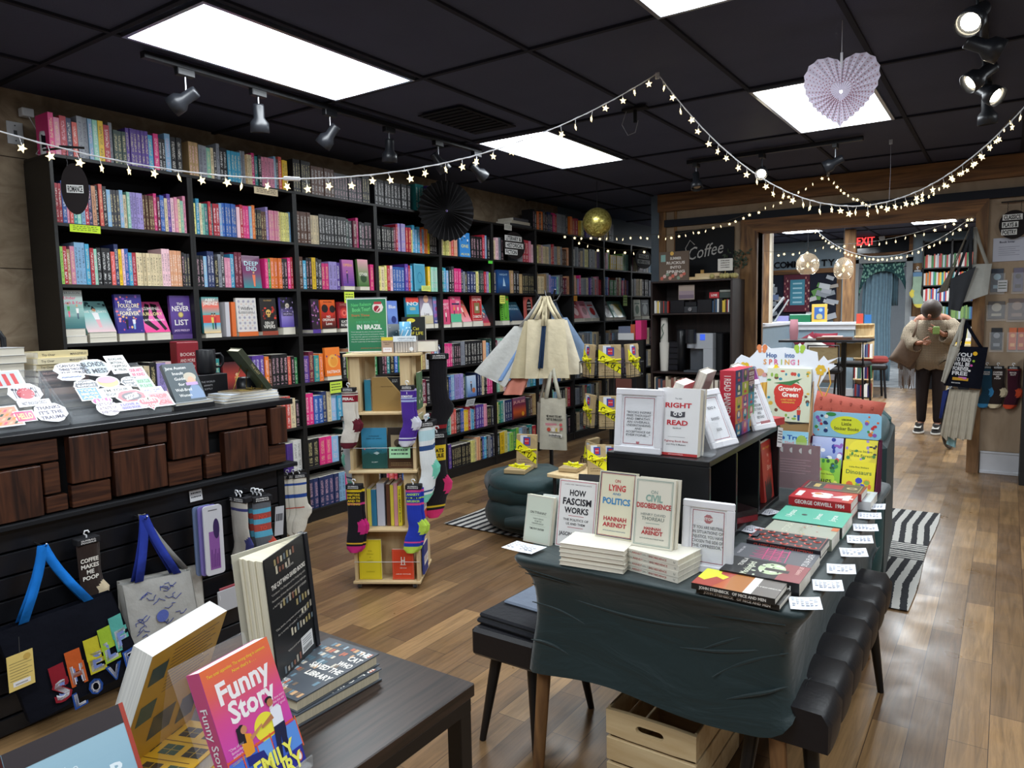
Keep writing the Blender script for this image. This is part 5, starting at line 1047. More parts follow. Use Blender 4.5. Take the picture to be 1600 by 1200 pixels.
book('display_book','dark green book leaning on the brass easel, seen from its edge',.15,.24,.026,'45503c',(-3.085,2.30,z_ + .012),(-.62,0,pi - .25),D(('l',-.3,.3,.8,.08,6,'8a9078')),spine='343c2c',hard=True,stext=('THE LAST','b8a878'))
# ---------------------------------------------------------------- rugs
def rug_mat():
 m,nt,b = newmat('striped_rug'); L = nt.links.new
 tc = N(nt,'ShaderNodeTexCoord'); sp = N(nt,'ShaderNodeSeparateXYZ'); L(tc.outputs['Object'],sp.inputs[0])
 def M_(op,a,b_):
  n = N(nt,'ShaderNodeMath',operation=op)
  for i,q in enumerate((a,b_)):
   if isinstance(q,(int,float)): n.inputs[i].default_value = q
   else: L(q,n.inputs[i])
  return n.outputs[0]
 no = N(nt,'ShaderNodeTexNoise',inp={'Scale': 40.0,'Detail': 2.0}); L(tc.outputs['Object'],no.inputs['Vector'])
 jit = M_('MULTIPLY',M_('SUBTRACT',no.outputs[0],.5),.012)
 # nested lozenges: stripes run across, with blocks of slanted stripes
 yy = M_('PINGPONG',sp.outputs[1],.62)
 xx = M_('ABSOLUTE',sp.outputs[0],0)
 band = M_('LESS_THAN',yy,.17)
 sl = M_('ADD',xx,M_('MULTIPLY',yy,.07))
 a = M_('FRACT',M_('MULTIPLY',M_('ADD',sl,jit),14.5),0)
 b2 = M_('FRACT',M_('MULTIPLY',M_('ADD',yy,jit),26.0),0)
 sa = M_('LESS_THAN',a,.48); sb = M_('LESS_THAN',b2,.45)
 sel = M_('ADD',M_('MULTIPLY',sb,band),M_('MULTIPLY',sa,M_('SUBTRACT',1.0,band)))
 mx = N(nt,'ShaderNodeMix',data_type='RGBA'); mx.inputs['A'].default_value = hexc('c4c2bc'); mx.inputs['B'].default_value = hexc('25262a'); L(sel,mx.inputs['Factor']); L(mx.outputs['Result'],b.inputs['Base Color']); b.inputs['Roughness'].default_value = .95
 bp = N(nt,'ShaderNodeBump',inp={'Strength': .5,'Distance': .004}); L(no.outputs[0],bp.inputs['Height']); L(bp.outputs[0],b.inputs['Normal'])
rug_mat()
b = MB('striped_rug'); b.grid(lambda u,v: (-1.47 + 2.94 * u + .008 * sin(9 * v),-1.0 + 2.0 * v + .006 * sin(14 * u),.009 + .002 * sin(8 * u) * sin(7 * v)),24,16)
tag(b.build('striped_rug',None,(-1.82,4.9,0)),'flat black and white striped woven rug under the sofa and stool','rug')
# ---------------------------------------------------------------- display table with stretch cover
TZ = .75
tb = thing('display_table','table under a dark green stretch cover, covered with banned books','table',(-.83,2.55,0),0)
X0,X1,YA,YB = -.425,.445,-.74,.86     # local extents of the table top
for x,y,s,q in ((-.34,-.645,-1,-1),(.34,-.645,1,-1),(-.33,.72,-1,1),(.33,.72,1,1)):
 MB('leg_wood').cyl((x,y,TZ - .03),(x + s * .05,y + q * .02,0),.027,.019,n=16).build('leg',tb)
MB('leg_wood').box(X0 + .02,X1 - .02,YA + .02,YB - .02,TZ - .035,TZ - .006).build('tabletop',tb)
b = MB('cloth_green')
def cloth_mat():
 m,nt,b = newmat('cloth_green'); L = nt.links.new
 tc = N(nt,'ShaderNodeTexCoord'); mp = N(nt,'ShaderNodeMapping',inp={'Scale': (5,5,13),'Rotation': (0,.5,0)}); L(tc.outputs['Object'],mp.inputs[0])
 no = N(nt,'ShaderNodeTexNoise',inp={'Scale': .8,'Detail': 4.0,'Distortion': .9}); L(mp.outputs[0],no.inputs['Vector'])
 b.inputs['Base Color'].default_value = hexc('10282b'); b.inputs['Roughness'].default_value = .55; b.inputs['Sheen Weight'].default_value = .25
 bp = N(nt,'ShaderNodeBump',inp={'Strength': .5,'Distance': .02}); L(no.outputs[0],bp.inputs['Height']); L(bp.outputs[0],b.inputs['Normal'])
cloth_mat()
def loop(z,o,front=0.0,sag=0.0):
 """closed ring of the cover: offset outward o, front bulge"""
 pts = []; n = 14; r = .06
 x0,x1,y0,y1 = X0 - o,X1 + o,YA - o,YB + o
 def side(a,b_,k):
  for i in range(n):
   u = i / n; x = a[0] + (b_[0] - a[0]) * u; y = a[1] + (b_[1] - a[1]) * u; zz = z
   w = sin(pi * u)
   if k == 0: y += front * w; zz += -sag * w + .012 * sin(9 * u + z * 30) * (z < .7)
   elif k == 2: y -= front * w
   elif k == 1: x -= front * w * 1.0
   else: x += front * w * 1.0
   pts.append((x,y,zz))
 side((x0,y0),(x1,y0),0); side((x1,y0),(x1,y1),1); side((x1,y1),(x0,y1),2); side((x0,y1),(x0,y0),3)
 return pts
rings = [loop(TZ,-.05),loop(TZ,.0),loop(TZ - .006,.008),loop(TZ - .022,.01,.008),loop(TZ - .05,-.012,.022),loop(TZ - .09,-.034,.034),loop(TZ - .15,-.042,.034),loop(TZ - .22,-.042,.03),loop(TZ - .29,-.032,.022),loop(TZ - .375,-.022,.016)]
nn = len(rings[0]); V = [p for r_ in rings for p in r_]
F = [(i * nn + j,i * nn + (j + 1) % nn,(i + 1) * nn + (j + 1) % nn,(i + 1) * nn + j) for i in range(len(rings) - 1) for j in range(nn)]
F = [q[::-1] for q in F]; V = [(x,y,max(z,.492 - .13 * max(0,1 - (y - YA) / .04))) if x > X1 - .03 else (x,y,z) for x,y,z in V]
b.add(V,F,smooth=True); b.add(rings[0],[list(range(nn))])
for xs in (-.24,.29):      # sewn seams of the cover
 b.tube([(xs,YA + .062,TZ - .10),(xs + .003,YA + .065,TZ - .18),(xs - .002,YA + .060,TZ - .26),(xs,YA + .044,TZ - .37)],.0022,5)
# drawn folds radiating from the corners
for (x,z0,x2,z2,sg) in ((-.37,TZ - .06,-.1,TZ - .13,.02),(-.38,TZ - .16,-.2,TZ - .2,.01),(.40,TZ - .07,.16,TZ - .19,.01),(.40,TZ - .13,.2,TZ - .25,.01),(.40,TZ - .22,.24,TZ - .3,.0),(-.38,TZ - .28,-.25,TZ - .3,.01),(.1,TZ - .2,.36,TZ - .13,-.01),(-.40,TZ - .035,.40,TZ - .04,-.05),(-.39,TZ - .06,.35,TZ - .10,-.035),(-.38,TZ - .1,.39,TZ - .07,-.06),(.39,TZ - .31,.2,TZ - .33,-.01),(.39,TZ - .34,.22,TZ - .345,0)):
 P = []; Rr = []
 for i in range(9):
  u = i / 8; x = x + 0; xx = x + (x2 - x) * u; zz = z0 + (z2 - z0) * u + sg * sin(pi * u)
  t_ = (TZ - zz); w = max(0,sin(pi * (xx - X0) / (X1 - X0))); pr_ = min(.01,.01 - (t_ - .022) * .75) if t_ < .09 else -.040 if t_ < .24 else -.030
  fb = min(.034,.008 + max(0,t_ - .022) * .4) if t_ < .15 else .032 if t_ < .24 else .022
  P.append((xx,YA - pr_ + fb * w - .0005,zz)); Rr.append(.0052 * sin(pi * (u * .9 + .05)) + .0008)
 b.tube(P,Rr,6)
o = b.build('table_cover',tb); subsurf(o,1)
TZc = TZ + .0015
# ---------------------------------------------------------------- black cube shelf on the table
sx0,sx1,sy0,sy1,sz = -1.055,-.715,2.07,2.88,1.05
cs = thing('cube_shelf','low black cube shelf standing on the green table','shelf',((sx0 + sx1) / 2,(sy0 + sy1) / 2,TZc),0)
hx,hy,hz = (sx1 - sx0) / 2,(sy1 - sy0) / 2,sz - TZc
for nm,q in (('top_panel',(-hx,hx,-hy,hy,hz - .018,hz)),('bottom_panel',(-hx,hx,-hy,hy,0,.018)),('side_panel',(-hx,hx,-hy,-hy + .016,.018,hz - .018)),('side_panel',(-hx,hx,hy - .016,hy,.018,hz - .018)),('divider',(-hx,hx,-hy + .26,-hy + .276,.018,hz - .018)),('divider',(-hx,hx,.12,.136,.018,hz - .018)),('back_panel',(-hx,-hx + .008,-hy,hy,.018,hz - .018))):
 MB('plastic','121317').cbox(*q,.002).build(nm,cs)
def easel(label,loc,rz,w=.1,h=.16,lean=.3):
 t = thing('acrylic_stand',label,'stand',loc,rz); b = MB('acrylic'); s = sin(lean)
 b.add([(-w / 2,0,0),(w / 2,0,0),(w / 2,h * s,h),(-w / 2,h * s,h),(-w / 2,.003,0),(w / 2,.003,0),(w / 2,h * s + .003,h),(-w / 2,h * s + .003,h)],[(0,1,2,3),(7,6,5,4),(0,4,5,1),(3,2,6,7),(0,3,7,4),(1,5,6,2)])
 b.add([(-w / 2,h * s,h),(w / 2,h * s,h),(w / 2,h * s + .08,0),(-w / 2,h * s + .08,0)],[(0,1,2,3)]); b.box(-w / 2,w / 2,-.035,0,0,.003); b.box(-w / 2,w / 2,-.038,-.035,0,.014); b.build('sheet',t); return t
def pframe(label,loc,rot,w,h,lines,extra=None,mat='f0f0f4',lw=.72):
 t = thing('picture_frame',label,'picture frame',loc); t.rotation_euler = rot
 b = MB('paint','e4e4ea'); bw = .022
 for q in ((-w / 2,w / 2,0,bw),(-w / 2,w / 2,h - bw,h)): b.cbox(q[0],q[1],0,.016,q[2],q[3],.003)
 for q in ((-w / 2,-w / 2 + bw),(w / 2 - bw,w / 2)): b.cbox(q[0],q[1],0.0005,.0165,bw * .9,h - bw * .9,.003)
 b.build('frame',t)
 b = MB('paper',mat); iw,ih = w / 2 - bw,h - bw
 b.box(-iw,iw,.008,.013,bw,ih); frame2d(b,-iw + .006,iw - .006,bw + .006,ih - .006,.0022,'9a2838',.0075)
 n = len(lines); top = ih - .022 if not extra else ih - .048; bot = bw + .02;
 for i,s_ in enumerate(lines):
  if s_: text(b,s_,0,top - (top - bot) * (i + .5) / n,min(.0095,(top - bot) / n * .66),'1c1c22',.0062,w=min(len(s_) * .0078,iw * 2 * lw),bold=.012)
 if extra: extra(b,iw,ih)
 b.build('print',t); b = MB('acrylic'); b.box(-iw,iw,.0035,.0045,bw,ih); b.build('glass',t); return t
ZS = sz + .0015
def heart_e(b,iw,ih): poly(b,[(.006 * (sin(a) ** 3),.033 + .006 * (13 * cos(a) - 5 * cos(2 * a) - 2 * cos(3 * a) - cos(4 * a)) / 16) for a in [2 * pi * i / 20 for i in range(20)]],'b02838',.0068)
pframe('white frame reading BOOKS INSPIRE FREE THOUGHT, on the black cube shelf',(-.955,2.08,ZS),(-.13,0,.04),.158,.205,('"BOOKS INSPIRE','FREE THOUGHT','AND EMPATHY,','AN OVERALL','UNDERSTANDING','AND','ACCEPTANCE OF','EVERYONE..."',''),lambda b,iw,ih: heart_e(b,iw,ih))
def stop_e(b,iw,ih):
 z = ih - .03; poly(b,[(.0135 * cos(pi / 8 + i * pi / 4),z + .0135 * sin(pi / 8 + i * pi / 4)) for i in range(8)],'a82830',.0072); text(b,'STOP',0,z,.0075,'f2f0ee',.0069,bold=.04)
pframe('white frame with a red STOP sign quote, on the green table',(-.685,1.955,TZc),(-.12,0,.05),.148,.205,('"IF YOU ARE NEUTRAL','IN SITUATIONS OF','INJUSTICE, YOU HAVE','CHOSEN THE SIDE OF','THE OPPRESSOR."','',''),stop_e,lw=.86)
pframe('white frame reading READ A BANNED BOOK, leaning and facing right',(-.745,2.33,ZS),(-.42,0,pi / 2 - .25),.15,.2,('READ A','BANNED','BOOK'))
pframe('white frame listing banned titles, leaning beside the purple book',(-.728,2.74,ZS),(-.42,0,pi / 2 - .3),.14,.195,('FREEDOM','TO READ','IS','FREEDOM','TO THINK','AND','BEYOND'))
book('display_book','white Right to Read handbook with red title, on the cube shelf',.138,.208,.03,'eeeeef',(-.835,2.105,ZS),(-.16,0,.02),D(('r',-.5,.5,0,.04,'c83838'),('t','The ABA',0,.85,.02,'6a6a70'),('t','RIGHT',0,.75,.07,'c82a36',.62,.04),('p',[(-.17,.58),(-.0,.56),(.17,.58),(.17,.66),(0,.64),(-.17,.66)],'4a4a52'),('c',-.06,.62,.045,'eeeeef'),('c',.06,.62,.045,'eeeeef'),('c',-.06,.62,.02,'4a4a52'),('c',.06,.62,.02,'4a4a52'),('t','READ',0,.49,.07,'c82a36',.5,.04),('t','Handbook',0,.41,.022,'6a6a70'),('r',-.2,.2,.275,.279,'8a8a90'),('t','Fighting Book Bans',0,.215,.026,'a83040',.55,.02),('t','and Why It Matters',0,.165,.022,'5a5a60',.45),('t','AMERICAN BOOKSELLERS',0,.02,.014,'f8e0e0')))
for k in (1,): book('display_book','second white copy right behind the Right to Read handbook',.138,.206,.014,'d4d2d0',(-.832,2.139,ZS),(-.16,0,.02))
easel('clear acrylic stand behind the Right to Read handbook',(-.79,2.17,ZS),.03,.12,.1,.15)
GC = ['2c3a6c','58a858','a8b040','d07838','3a90a8','8a4a8a','d8a83c','3c6a4a','b83a50','48548c','5c9ac0','c85a78']
def banned(mb,W,H):
 y = -.0006; rr = random.Random(2)
 for i in range(3):
  for j in range(5):
   x0,z0 = -W / 2 + W / 3 * i,H / 5 * j; rect(mb,x0,x0 + W / 3,z0,z0 + H / 5,GC[(i * 5 + j * 3) % 12],y)
   disc(mb,x0 + W / 6,z0 + H / 10,W * .1,GC[(i * 7 + j * 5 + 4) % 12],y - .0001,n=9); rect(mb,x0 + W * .1,x0 + W * .23,z0 + H * .03,z0 + H * .07,['e8d8c0','c83a44','2a2a40'][(i + j) % 3],y - .0002); disc(mb,x0 + W / 6,z0 + H * .135,W * .045,['d8a080','f0d8c0'][j % 2],y - .0003,n=8)
 rect(mb,W / 6 - .0,W / 2,H * .72,H * .96,'6a2a34',y - .0004)
 for i,s_ in enumerate(('I READ','BANNED','BOOKS')): rect(mb,W * .2,W * .46,H * (.9 - .075 * i) - .006,H * (.9 - .075 * i) + .006,'e8d8d8',y - .0006); text(mb,s_,W * .33,H * (.9 - .075 * i),.008,'6a2a34',y - .0008,w=W * .22,bold=.03)
book('puzzle_box','red box lettered I READ BANNED BOOKS with colourful picture squares',.225,.235,.055,'b83044',(-.772,2.61,ZS),(0,0,pi / 2),banned,spine='c02c3e',page='b83044',stext=('I READ BANNED BOOKS','f4e8e4',.42))
book('display_book','purple sunset book standing behind the white title list frame',.15,.2,.025,'6a2a6a',(-.79,2.84,ZS + .028),(-.34,0,pi / 2 - .35),D(('g',['e8a040','e06048','c8306c','8a2c80','5c2a70']),('f',.02,.02,'e4e0ec'),('t','LAST NIGHT',0,.8,.06,'e84a8c',.7),('t','AT THE',0,.7,.05,'e84a8c',.5),('t','CLUB',0,.6,.06,'e84a8c',.4),('c',.15,.2,.18,'f0b050',.1),('r',.05,.4,.04,.12,'1a1824')))
flat_stack(-.79,2.83,ZS,1,.16,.14,.027,['b83a40'],pi / 2 - .3,'paperback','red and orange book lying under the purple sunset book',pages_out=False)
note('white handwritten card hanging off the far end of the cube shelf',(-.712,2.86,.965),.075,.075,'e4e6ea',(0,.2,pi / 2),ink='5a5a60',n=5,name='handwritten_card',cat='card')
for i,(y,x,h,c,pc,ln,lab) in enumerate(((2.24,-1.0,.20,'8a8480','e8e4dc',.32,'grey backed book, nearest of the three seen from behind'),(2.36,-1.0,.225,'c83c44','e8e4dc',.36,'red edged book seen from behind on the cube shelf'),(2.56,-1.0,.25,'9a948c','ece6d8',.36,'grey and yellow book seen from behind on the cube shelf'),(2.82,-.98,.255,'b4aca2','ece8e0',.4,'pale open book at the far end of the cube shelf'))):
 book('display_book',lab,.145,h,.035,c,(x,y,ZS),(-ln,0,-pi / 2 + .12),None,page=pc,hard=(i > 1))
# red and black books inside the cube shelf
book('display_book','black book with a white face portrait inside the cube shelf',.115,.2,.015,'18181b',(-.742,2.655,TZc + .02),(-.08,0,pi / 2),D(('r',-.5,.5,0,1,'17171a'),('c',0,.5,.3,'b8b8b4',.26),('p',[(-.32,.55),(-.25,.8),(.1,.85),(.3,.7),(.3,.55),(.1,.7),(-.2,.68)],'17171a'),('r',-.18,-.02,.52,.56,'28282c'),('r',.06,.2,.52,.56,'28282c'),('r',-.04,.06,.38,.5,'8a8a88'),('r',-.12,.12,.32,.345,'3a3a3c'),('t','A Novel',0,.1,.05,'b8b8b8',.5)))
book('display_book','red book with a black hand and the word Bird',.13,.225,.015,'a83028',(-.728,2.79,TZc + .02),(-.08,0,pi / 2),D(('r',-.5,.5,0,1,'a8332c'),('t','Mike Hoppins',.0,.9,.04,'d8a040',.7),('t','My',.1,.76,.06,'e0a090'),('t','or',.1,.66,.05,'e0a090'),('t','Bird',.15,.55,.09,'e0a090',.4),('p',[(-.3,0),(-.35,.35),(-.25,.35),(-.2,.22),(-.1,.42),(-.02,.24),(.1,.45),(.14,.24),(.28,.4),(.32,.1),(.2,0)],'2a1c1c')))
flat_stack(-.80,2.44,TZc + .019,2,.2,.14,.02,['7a1c24','2a1a1c'],pi / 2 - .5,'paperback','dark red book lying in the middle opening of the cube shelf',pages_out=False)
t = thing('acrylic_sign','dark red leaflet with half moons in a clear stand','sign holder',(-.69,3.07,TZc),0); b = MB('paper','6a1c26'); b.box(-.085,.085,.002,.003,.004,.19)
for i in range(4): disc(b,-.06 + .037 * i,.165,.011,'c8c4c0',.0016,a0=pi / 2,a1=3 * pi / 2,n=10)
for i in range(6): rect(b,-.07,.05 - .02 * (i % 2),.125 - .011 * i,.128 - .011 * i,'a06068',.0014)
b.build('leaflet',t); b = MB('acrylic'); b.box(-.09,.09,-.001,.001,0,.2); b.box(-.09,.09,-.001,.08,0,.003); b.build('stand',t)
# ---------------------------------------------------------------- books on the table front
def cov(*a): return D(*a)
book('display_book','pale green book On Tyranny at the left front table corner',.105,.155,.02,'d4dccc',(-1.245,1.935,TZc),(-.20,0,-.06),cov(('f',.03,.01,'e0c4c0'),('t','ON TYRANNY',-.02,.64,.05,'4a4c48',.62),('r',-.3,.3,.575,.578,'9aa094'),('t','TWENTY LESSONS',0,.51,.028,'7a8078',.4),('t','FROM THE',0,.46,.028,'7a8078',.26),('t','TWENTIETH CENTURY',0,.41,.028,'7a8078',.46),('r',-.3,.3,.365,.368,'9aa094'),('t','TIMOTHY SNYDER',-.02,.3,.04,'4a4c48',.56)))
book('display_book','white backed copy right behind On Tyranny',.1,.155,.012,'dfe4e2',(-1.195,1.965,TZc),(-.2,0,.1))
book('display_book','white book How Fascism Works with red border',.135,.215,.022,'eceae8',(-1.115,1.955,TZc),(-.20,0,.06),cov(('f',.03,.013,'c86070'),('t','A NEW YORK TIMES EDITORS CHOICE',0,.93,.013,'5a3a44',.7),('t','HOW',0,.81,.085,'26242a',.42,.03),('t','FASCISM',0,.68,.095,'26242a',.76,.03),('t','WORKS',0,.55,.085,'26242a',.62,.03),('r',-.2,.2,.465,.472,'b04050'),('t','THE POLITICS OF',0,.41,.033,'3a3438',.66),('t','US AND THEM',0,.35,.033,'3a3438',.5),('r',-.2,.2,.295,.302,'b04050'),('t','JASON STANLEY',0,.2,.055,'3a3438',.82),('t','WITH A NEW PREFACE',0,.12,.018,'6a5a60',.4)))
flat_stack(-.985,1.875,TZc,5,.20,.12,.0135,['e4e0d2'],.12,'paperback','cream slim paperback under On Lying and Politics',jit=.002)
zc_ = TZc + 5 * .0135
b = MB('print','e2ddc6'); b.T = Matrix.Rotation(.12,4,'Z'); b.box(-.1,.1,-.06,.06,0,.001);
o = None
book('display_book','cream book On Lying and Politics with navy border',.122,.20,.014,'e4dfc4',(-.955,1.915,zc_ + .001),(-.22,0,.04),cov(('f',.03,.018,'3c3a5c'),('f',.055,.012,'a83040'),('t','ON',0,.86,.045,'b83840',.16,.02),('t','LYING',0,.755,.09,'c83c40',.46,.03),('t','AND',0,.665,.035,'3c80b0',.22,.02),('t','POLITICS',0,.555,.09,'3a88c0',.74,.03),('t','HANNAH',0,.29,.06,'b83840',.62,.035),('t','ARENDT',0,.20,.06,'b83840',.62,.035),('t','WITH AN INTRODUCTION BY DAVID',0,.11,.016,'4a6a90',.6)))
flat_stack(-.805,1.915,TZc,4,.19,.128,.0165,['e6e2d4'],-.16,'paperback','cream paperback with red spine lettering under Civil Disobedience',pages_out=False,jit=.003,sp=(('THOREAU',-.38,'8a9088'),('ARENDT',-.2,'b04038'),('ON CIVIL',-.02,'8a9088'),('DISOBEDIENCE',.16,'b04038'),('U',.44,'6a6a68')))
zc_ = TZc + 4 * .0165
book('display_book','pale book On Civil Disobedience with sage border',.122,.20,.014,'e6e2d2',(-.825,1.895,zc_ + .001),(-.20,0,.06),cov(('f',.05,.014,'8aa49a'),('f',.08,.006,'8aa49a'),('t','ON',0,.80,.05,'8a9c94',.18,.02),('t','CIVIL',0,.71,.095,'8aaca0',.42,.03),('t','DISOBEDIENCE',0,.60,.07,'b83438',.86,.03),('t','HENRY DAVID',0,.475,.035,'8a928c',.62),('t','THOREAU',0,.415,.05,'7a847c',.56,.02),('r',-.17,.17,.345,.352,'8aa49a'),('t','HANNAH',0,.275,.04,'b83438',.42,.03),('t','ARENDT',0,.215,.055,'b83438',.52,.035),('t','WITH AN INTRODUCTION BY ROGER',0,.13,.016,'5a6a64',.6)))
book('display_book','second copy standing behind On Civil Disobedience',.122,.198,.012,'dcd8ca',(-.818,1.914,zc_ + .001),(-.2,0,.06))
book('display_book','thick book with a black back cover standing behind How Fascism Works',.15,.2,.05,'1a1a1e',(-1.10,2.11,TZc),(.30,0,pi + .25),None,page='ece8e0')
easel('clear acrylic stand under the How Fascism Works book',(-1.11,1.985,TZc),.06,.1,.12,.2)
# flat books along the right edge
def flatbook(label,x0,x1,y0,y1,z,T,c,design,spine=None,rz=0,page='e6e0d4',stext=None,n=1,hard=False):
 """book lying on its back: read from the front edge; spine toward the viewer (-y), top of the book to the left"""
 W,H = y1 - y0,x1 - x0
 t = thing('display_book',label,'book',((x0 + x1) / 2,(y0 + y1) / 2,z),rz)
 # build upright (front faces -y, spine -x) then lay down: local z -> -x, local x -> +y
 b = MB('print',c); b.T = Matrix.Translation((-H / 2,0,T)) @ Matrix(((0,0,1,0),(1,0,0,0),(0,1,0,0),(0,0,0,1))) @ Matrix.Scale(-1,4,(0,1,0))
 # x'(world)=z(book), y'(world)=x(book), z'(world)=-y(book): mirrored lettering is avoided by reading along +x
 b.T = Matrix.Translation((H / 2,0,T)) @ Matrix(((0,0,-1,0),(1,0,0,0),(0,-1,0,0),(0,0,0,1)))
 W_ = W
 b.box(-W / 2,W / 2,0,.0012,0,H); b.box(-W / 2,W / 2,T - .0012,T,0,H); b.box(-W / 2,-W / 2 + .0012,.0012,T - .0012,0,H,color=spine or c)
 if design: design(b,W,H)
 if stext:
  b.T = Matrix.Translation((0,-W / 2,T / 2)); text(b,stext[0],0,0,T * .45,stext[1],-.0006,w=H * .8 if len(stext[0]) > 14 else None,bold=.03)
 b.build('cover',t); p = MB('pages',page); p.box(-H / 2 + .001,H / 2 - .001,-W / 2 + .0012,W / 2 - .001,.0012,T - .0012); p.build('pages',t)
 return t
flatbook('lower dark copy under Of Mice and Men, at the table front corner',-.655,-.44,1.80,1.92,TZc,.014,'24221f',None,rz=-.02,stext=('JOHN STEINBECK   OF MICE AND MEN','e8e4dc'))
flatbook('paperback Of Mice and Men with yellow and orange cover, at the table front',-.665,-.45,1.79,1.915,TZc + .0145,.016,'2a2826',D(('r',-.5,.5,.38,1,'b86038'),('r',-.5,.5,.38,.62,'b4683c'),('p',[(-.5,.58),(.5,.66),(.5,.38),(-.5,.38)],'a86a30'),('p',[(-.5,.75),(.5,.6),(.5,1),(-.5,1)],'a8483c'),('p',[(-.1,1),(-.2,.9),(.1,.8),(0,.7),(.2,.66),(.3,.78),(.5,.8),(.5,1)],'d8dc38'),('r',-.5,.5,.28,.38,'e6e2da'),('r',-.5,.5,0,.28,'6a645e'),('t','STEINBECK',0,.14,.03,'e0dcd4',.5,.01,-pi / 2)),stext=('JOHN STEINBECK   OF MICE AND MEN','e8e4dc'))
flatbook('thick copy of To Kill a Mockingbird with a white tree',-.63,-.42,1.91,2.045,TZc,.036,'17181b',D(('r',-.5,.5,0,.3,'8a3c40'),('c',.05,.42,.34,'b8c8a0',.17),('x',20,['17181b','d8e0c8'],.05,.3,.62),('r',-.08,.08,.2,.5,'241f1c'),('t','TO KILL A',.2,.82,.06,'e4e2da',.5,.012,0),('t','Mockingbird',-.1,.7,.09,'dfe4cc',.8,.02,0),('t','HARPER LEE',.2,.1,.05,'e0b0a8',.5)),stext=('TO KILL A Mockingbird','f0eee8'),page='ddd6c8')
flatbook('slate grey book with pink pen strokes lettered Sylvia Plath',-.655,-.425,2.05,2.19,TZc,.03,'54565c',D(*[('p',[(-.35 + .1 * i,.35 + .05 * (i % 3)),(-.28 + .1 * i,.75 - .04 * (i % 2)),(-.26 + .1 * i,.75 - .04 * (i % 2)),(-.31 + .1 * i,.35)],'c83c78') for i in range(7)],*[('p',[(-.4,.3 + .09 * i),(.4,.34 + .09 * i),(.4,.355 + .09 * i),(-.4,.31 + .09 * i)],'c83c78') for i in range(4)],('t','SYLVIA PLATH',0,.08,.07,'e0dcdc',.8),('t','THE BELL JAR',0,.9,.03,'d0ccd0',.5)))
flatbook('lower black copy under the red lattice book',-.635,-.43,2.19,2.32,TZc,.018,'1c1a1e',None)
flatbook('black cloth book with red lattice pattern and dots',-.64,-.425,2.195,2.325,TZc + .0185,.022,'221c22',D(*[('c',-.36 + .24 * i,.12 + .19 * j + (.095 if i % 2 else 0),.095,'d05a4c',.055) for i in range(4) for j in range(5)],*[('c',-.36 + .24 * i,.12 + .19 * j + (.095 if i % 2 else 0),.055,'2a1c22',.034) for i in range(4) for j in range(5)],('r',-.25,.25,.9,.98,'1a1a2a'),('f',.03,.01,'c85048')),hard=True,stext=('CLASSIC STORIES COLLECTION','c84a40'))
flatbook('pale grey green paperback with raised letters and an orange corner',-.625,-.42,2.33,2.46,TZc,.038,'a4a898',D(('t','UTOPIA',0,.72,.1,'c8ccb8',.8),('t','BANNED',0,.5,.1,'b8bca8',.8),('x',5,['b8483c','c8a83c'],.04,.2,.9),('r',.2,.5,0,.1,'c86838')),stext=('THE GRAPES OF WRATH','5a5c54'))
flatbook('turquoise thick Ulysses paperback',-.635,-.415,2.47,2.66,TZc,.04,'58b49a',D(('t','Ulysses',0,.82,.09,'e6f0e8',.5),('c',0,.62,.05,'3a4a44'),('t','James',0,.42,.08,'e6f0e8',.4),('t','Joyce',0,.2,.08,'e6f0e8',.4)),spine='3a403c',stext=('ULYSSES','b8c0b8'))
flatbook('orange and cream book lying under the red 1984',-.63,-.43,2.72,2.86,TZc,.03,'c86048',None)
flatbook('red paperback of 1984 with white outlined numerals',-.64,-.43,2.715,2.865,TZc + .0305,.03,'b8242c',D(('t','19',-.02,.72,.36,'f0e4e2',.9,.03,-pi / 2),('t','84',-.02,.34,.36,'f0e4e2',.9,.03,-pi / 2),('c',.1,.6,.09,'d8884a')),stext=('GEORGE ORWELL  1984','f4ecea'))
flatbook('white book lying under the dark ornate book at the table back',-.60,-.39,2.88,3.05,TZc,.032,'d4d6da',D(('r',-.5,.5,0,.3,'c8d0d8')))
flatbook('red edged ornate book with a grey patterned cover at the table back',-.635,-.42,2.87,3.01,TZc + .0325,.028,'8a2c34',D(('r',-.46,.46,.04,.96,'4c4648'),('f',.1,.02,'b0a488'),('r',-.25,.25,.35,.65,'a83040'),('c',0,.2,.12,'c8b890',.09),('c',0,.2,.07,'5a4a4a',.05),('r',-.2,.2,.72,.82,'c8b070')),stext=('COLLECTED','e8b0a0'))
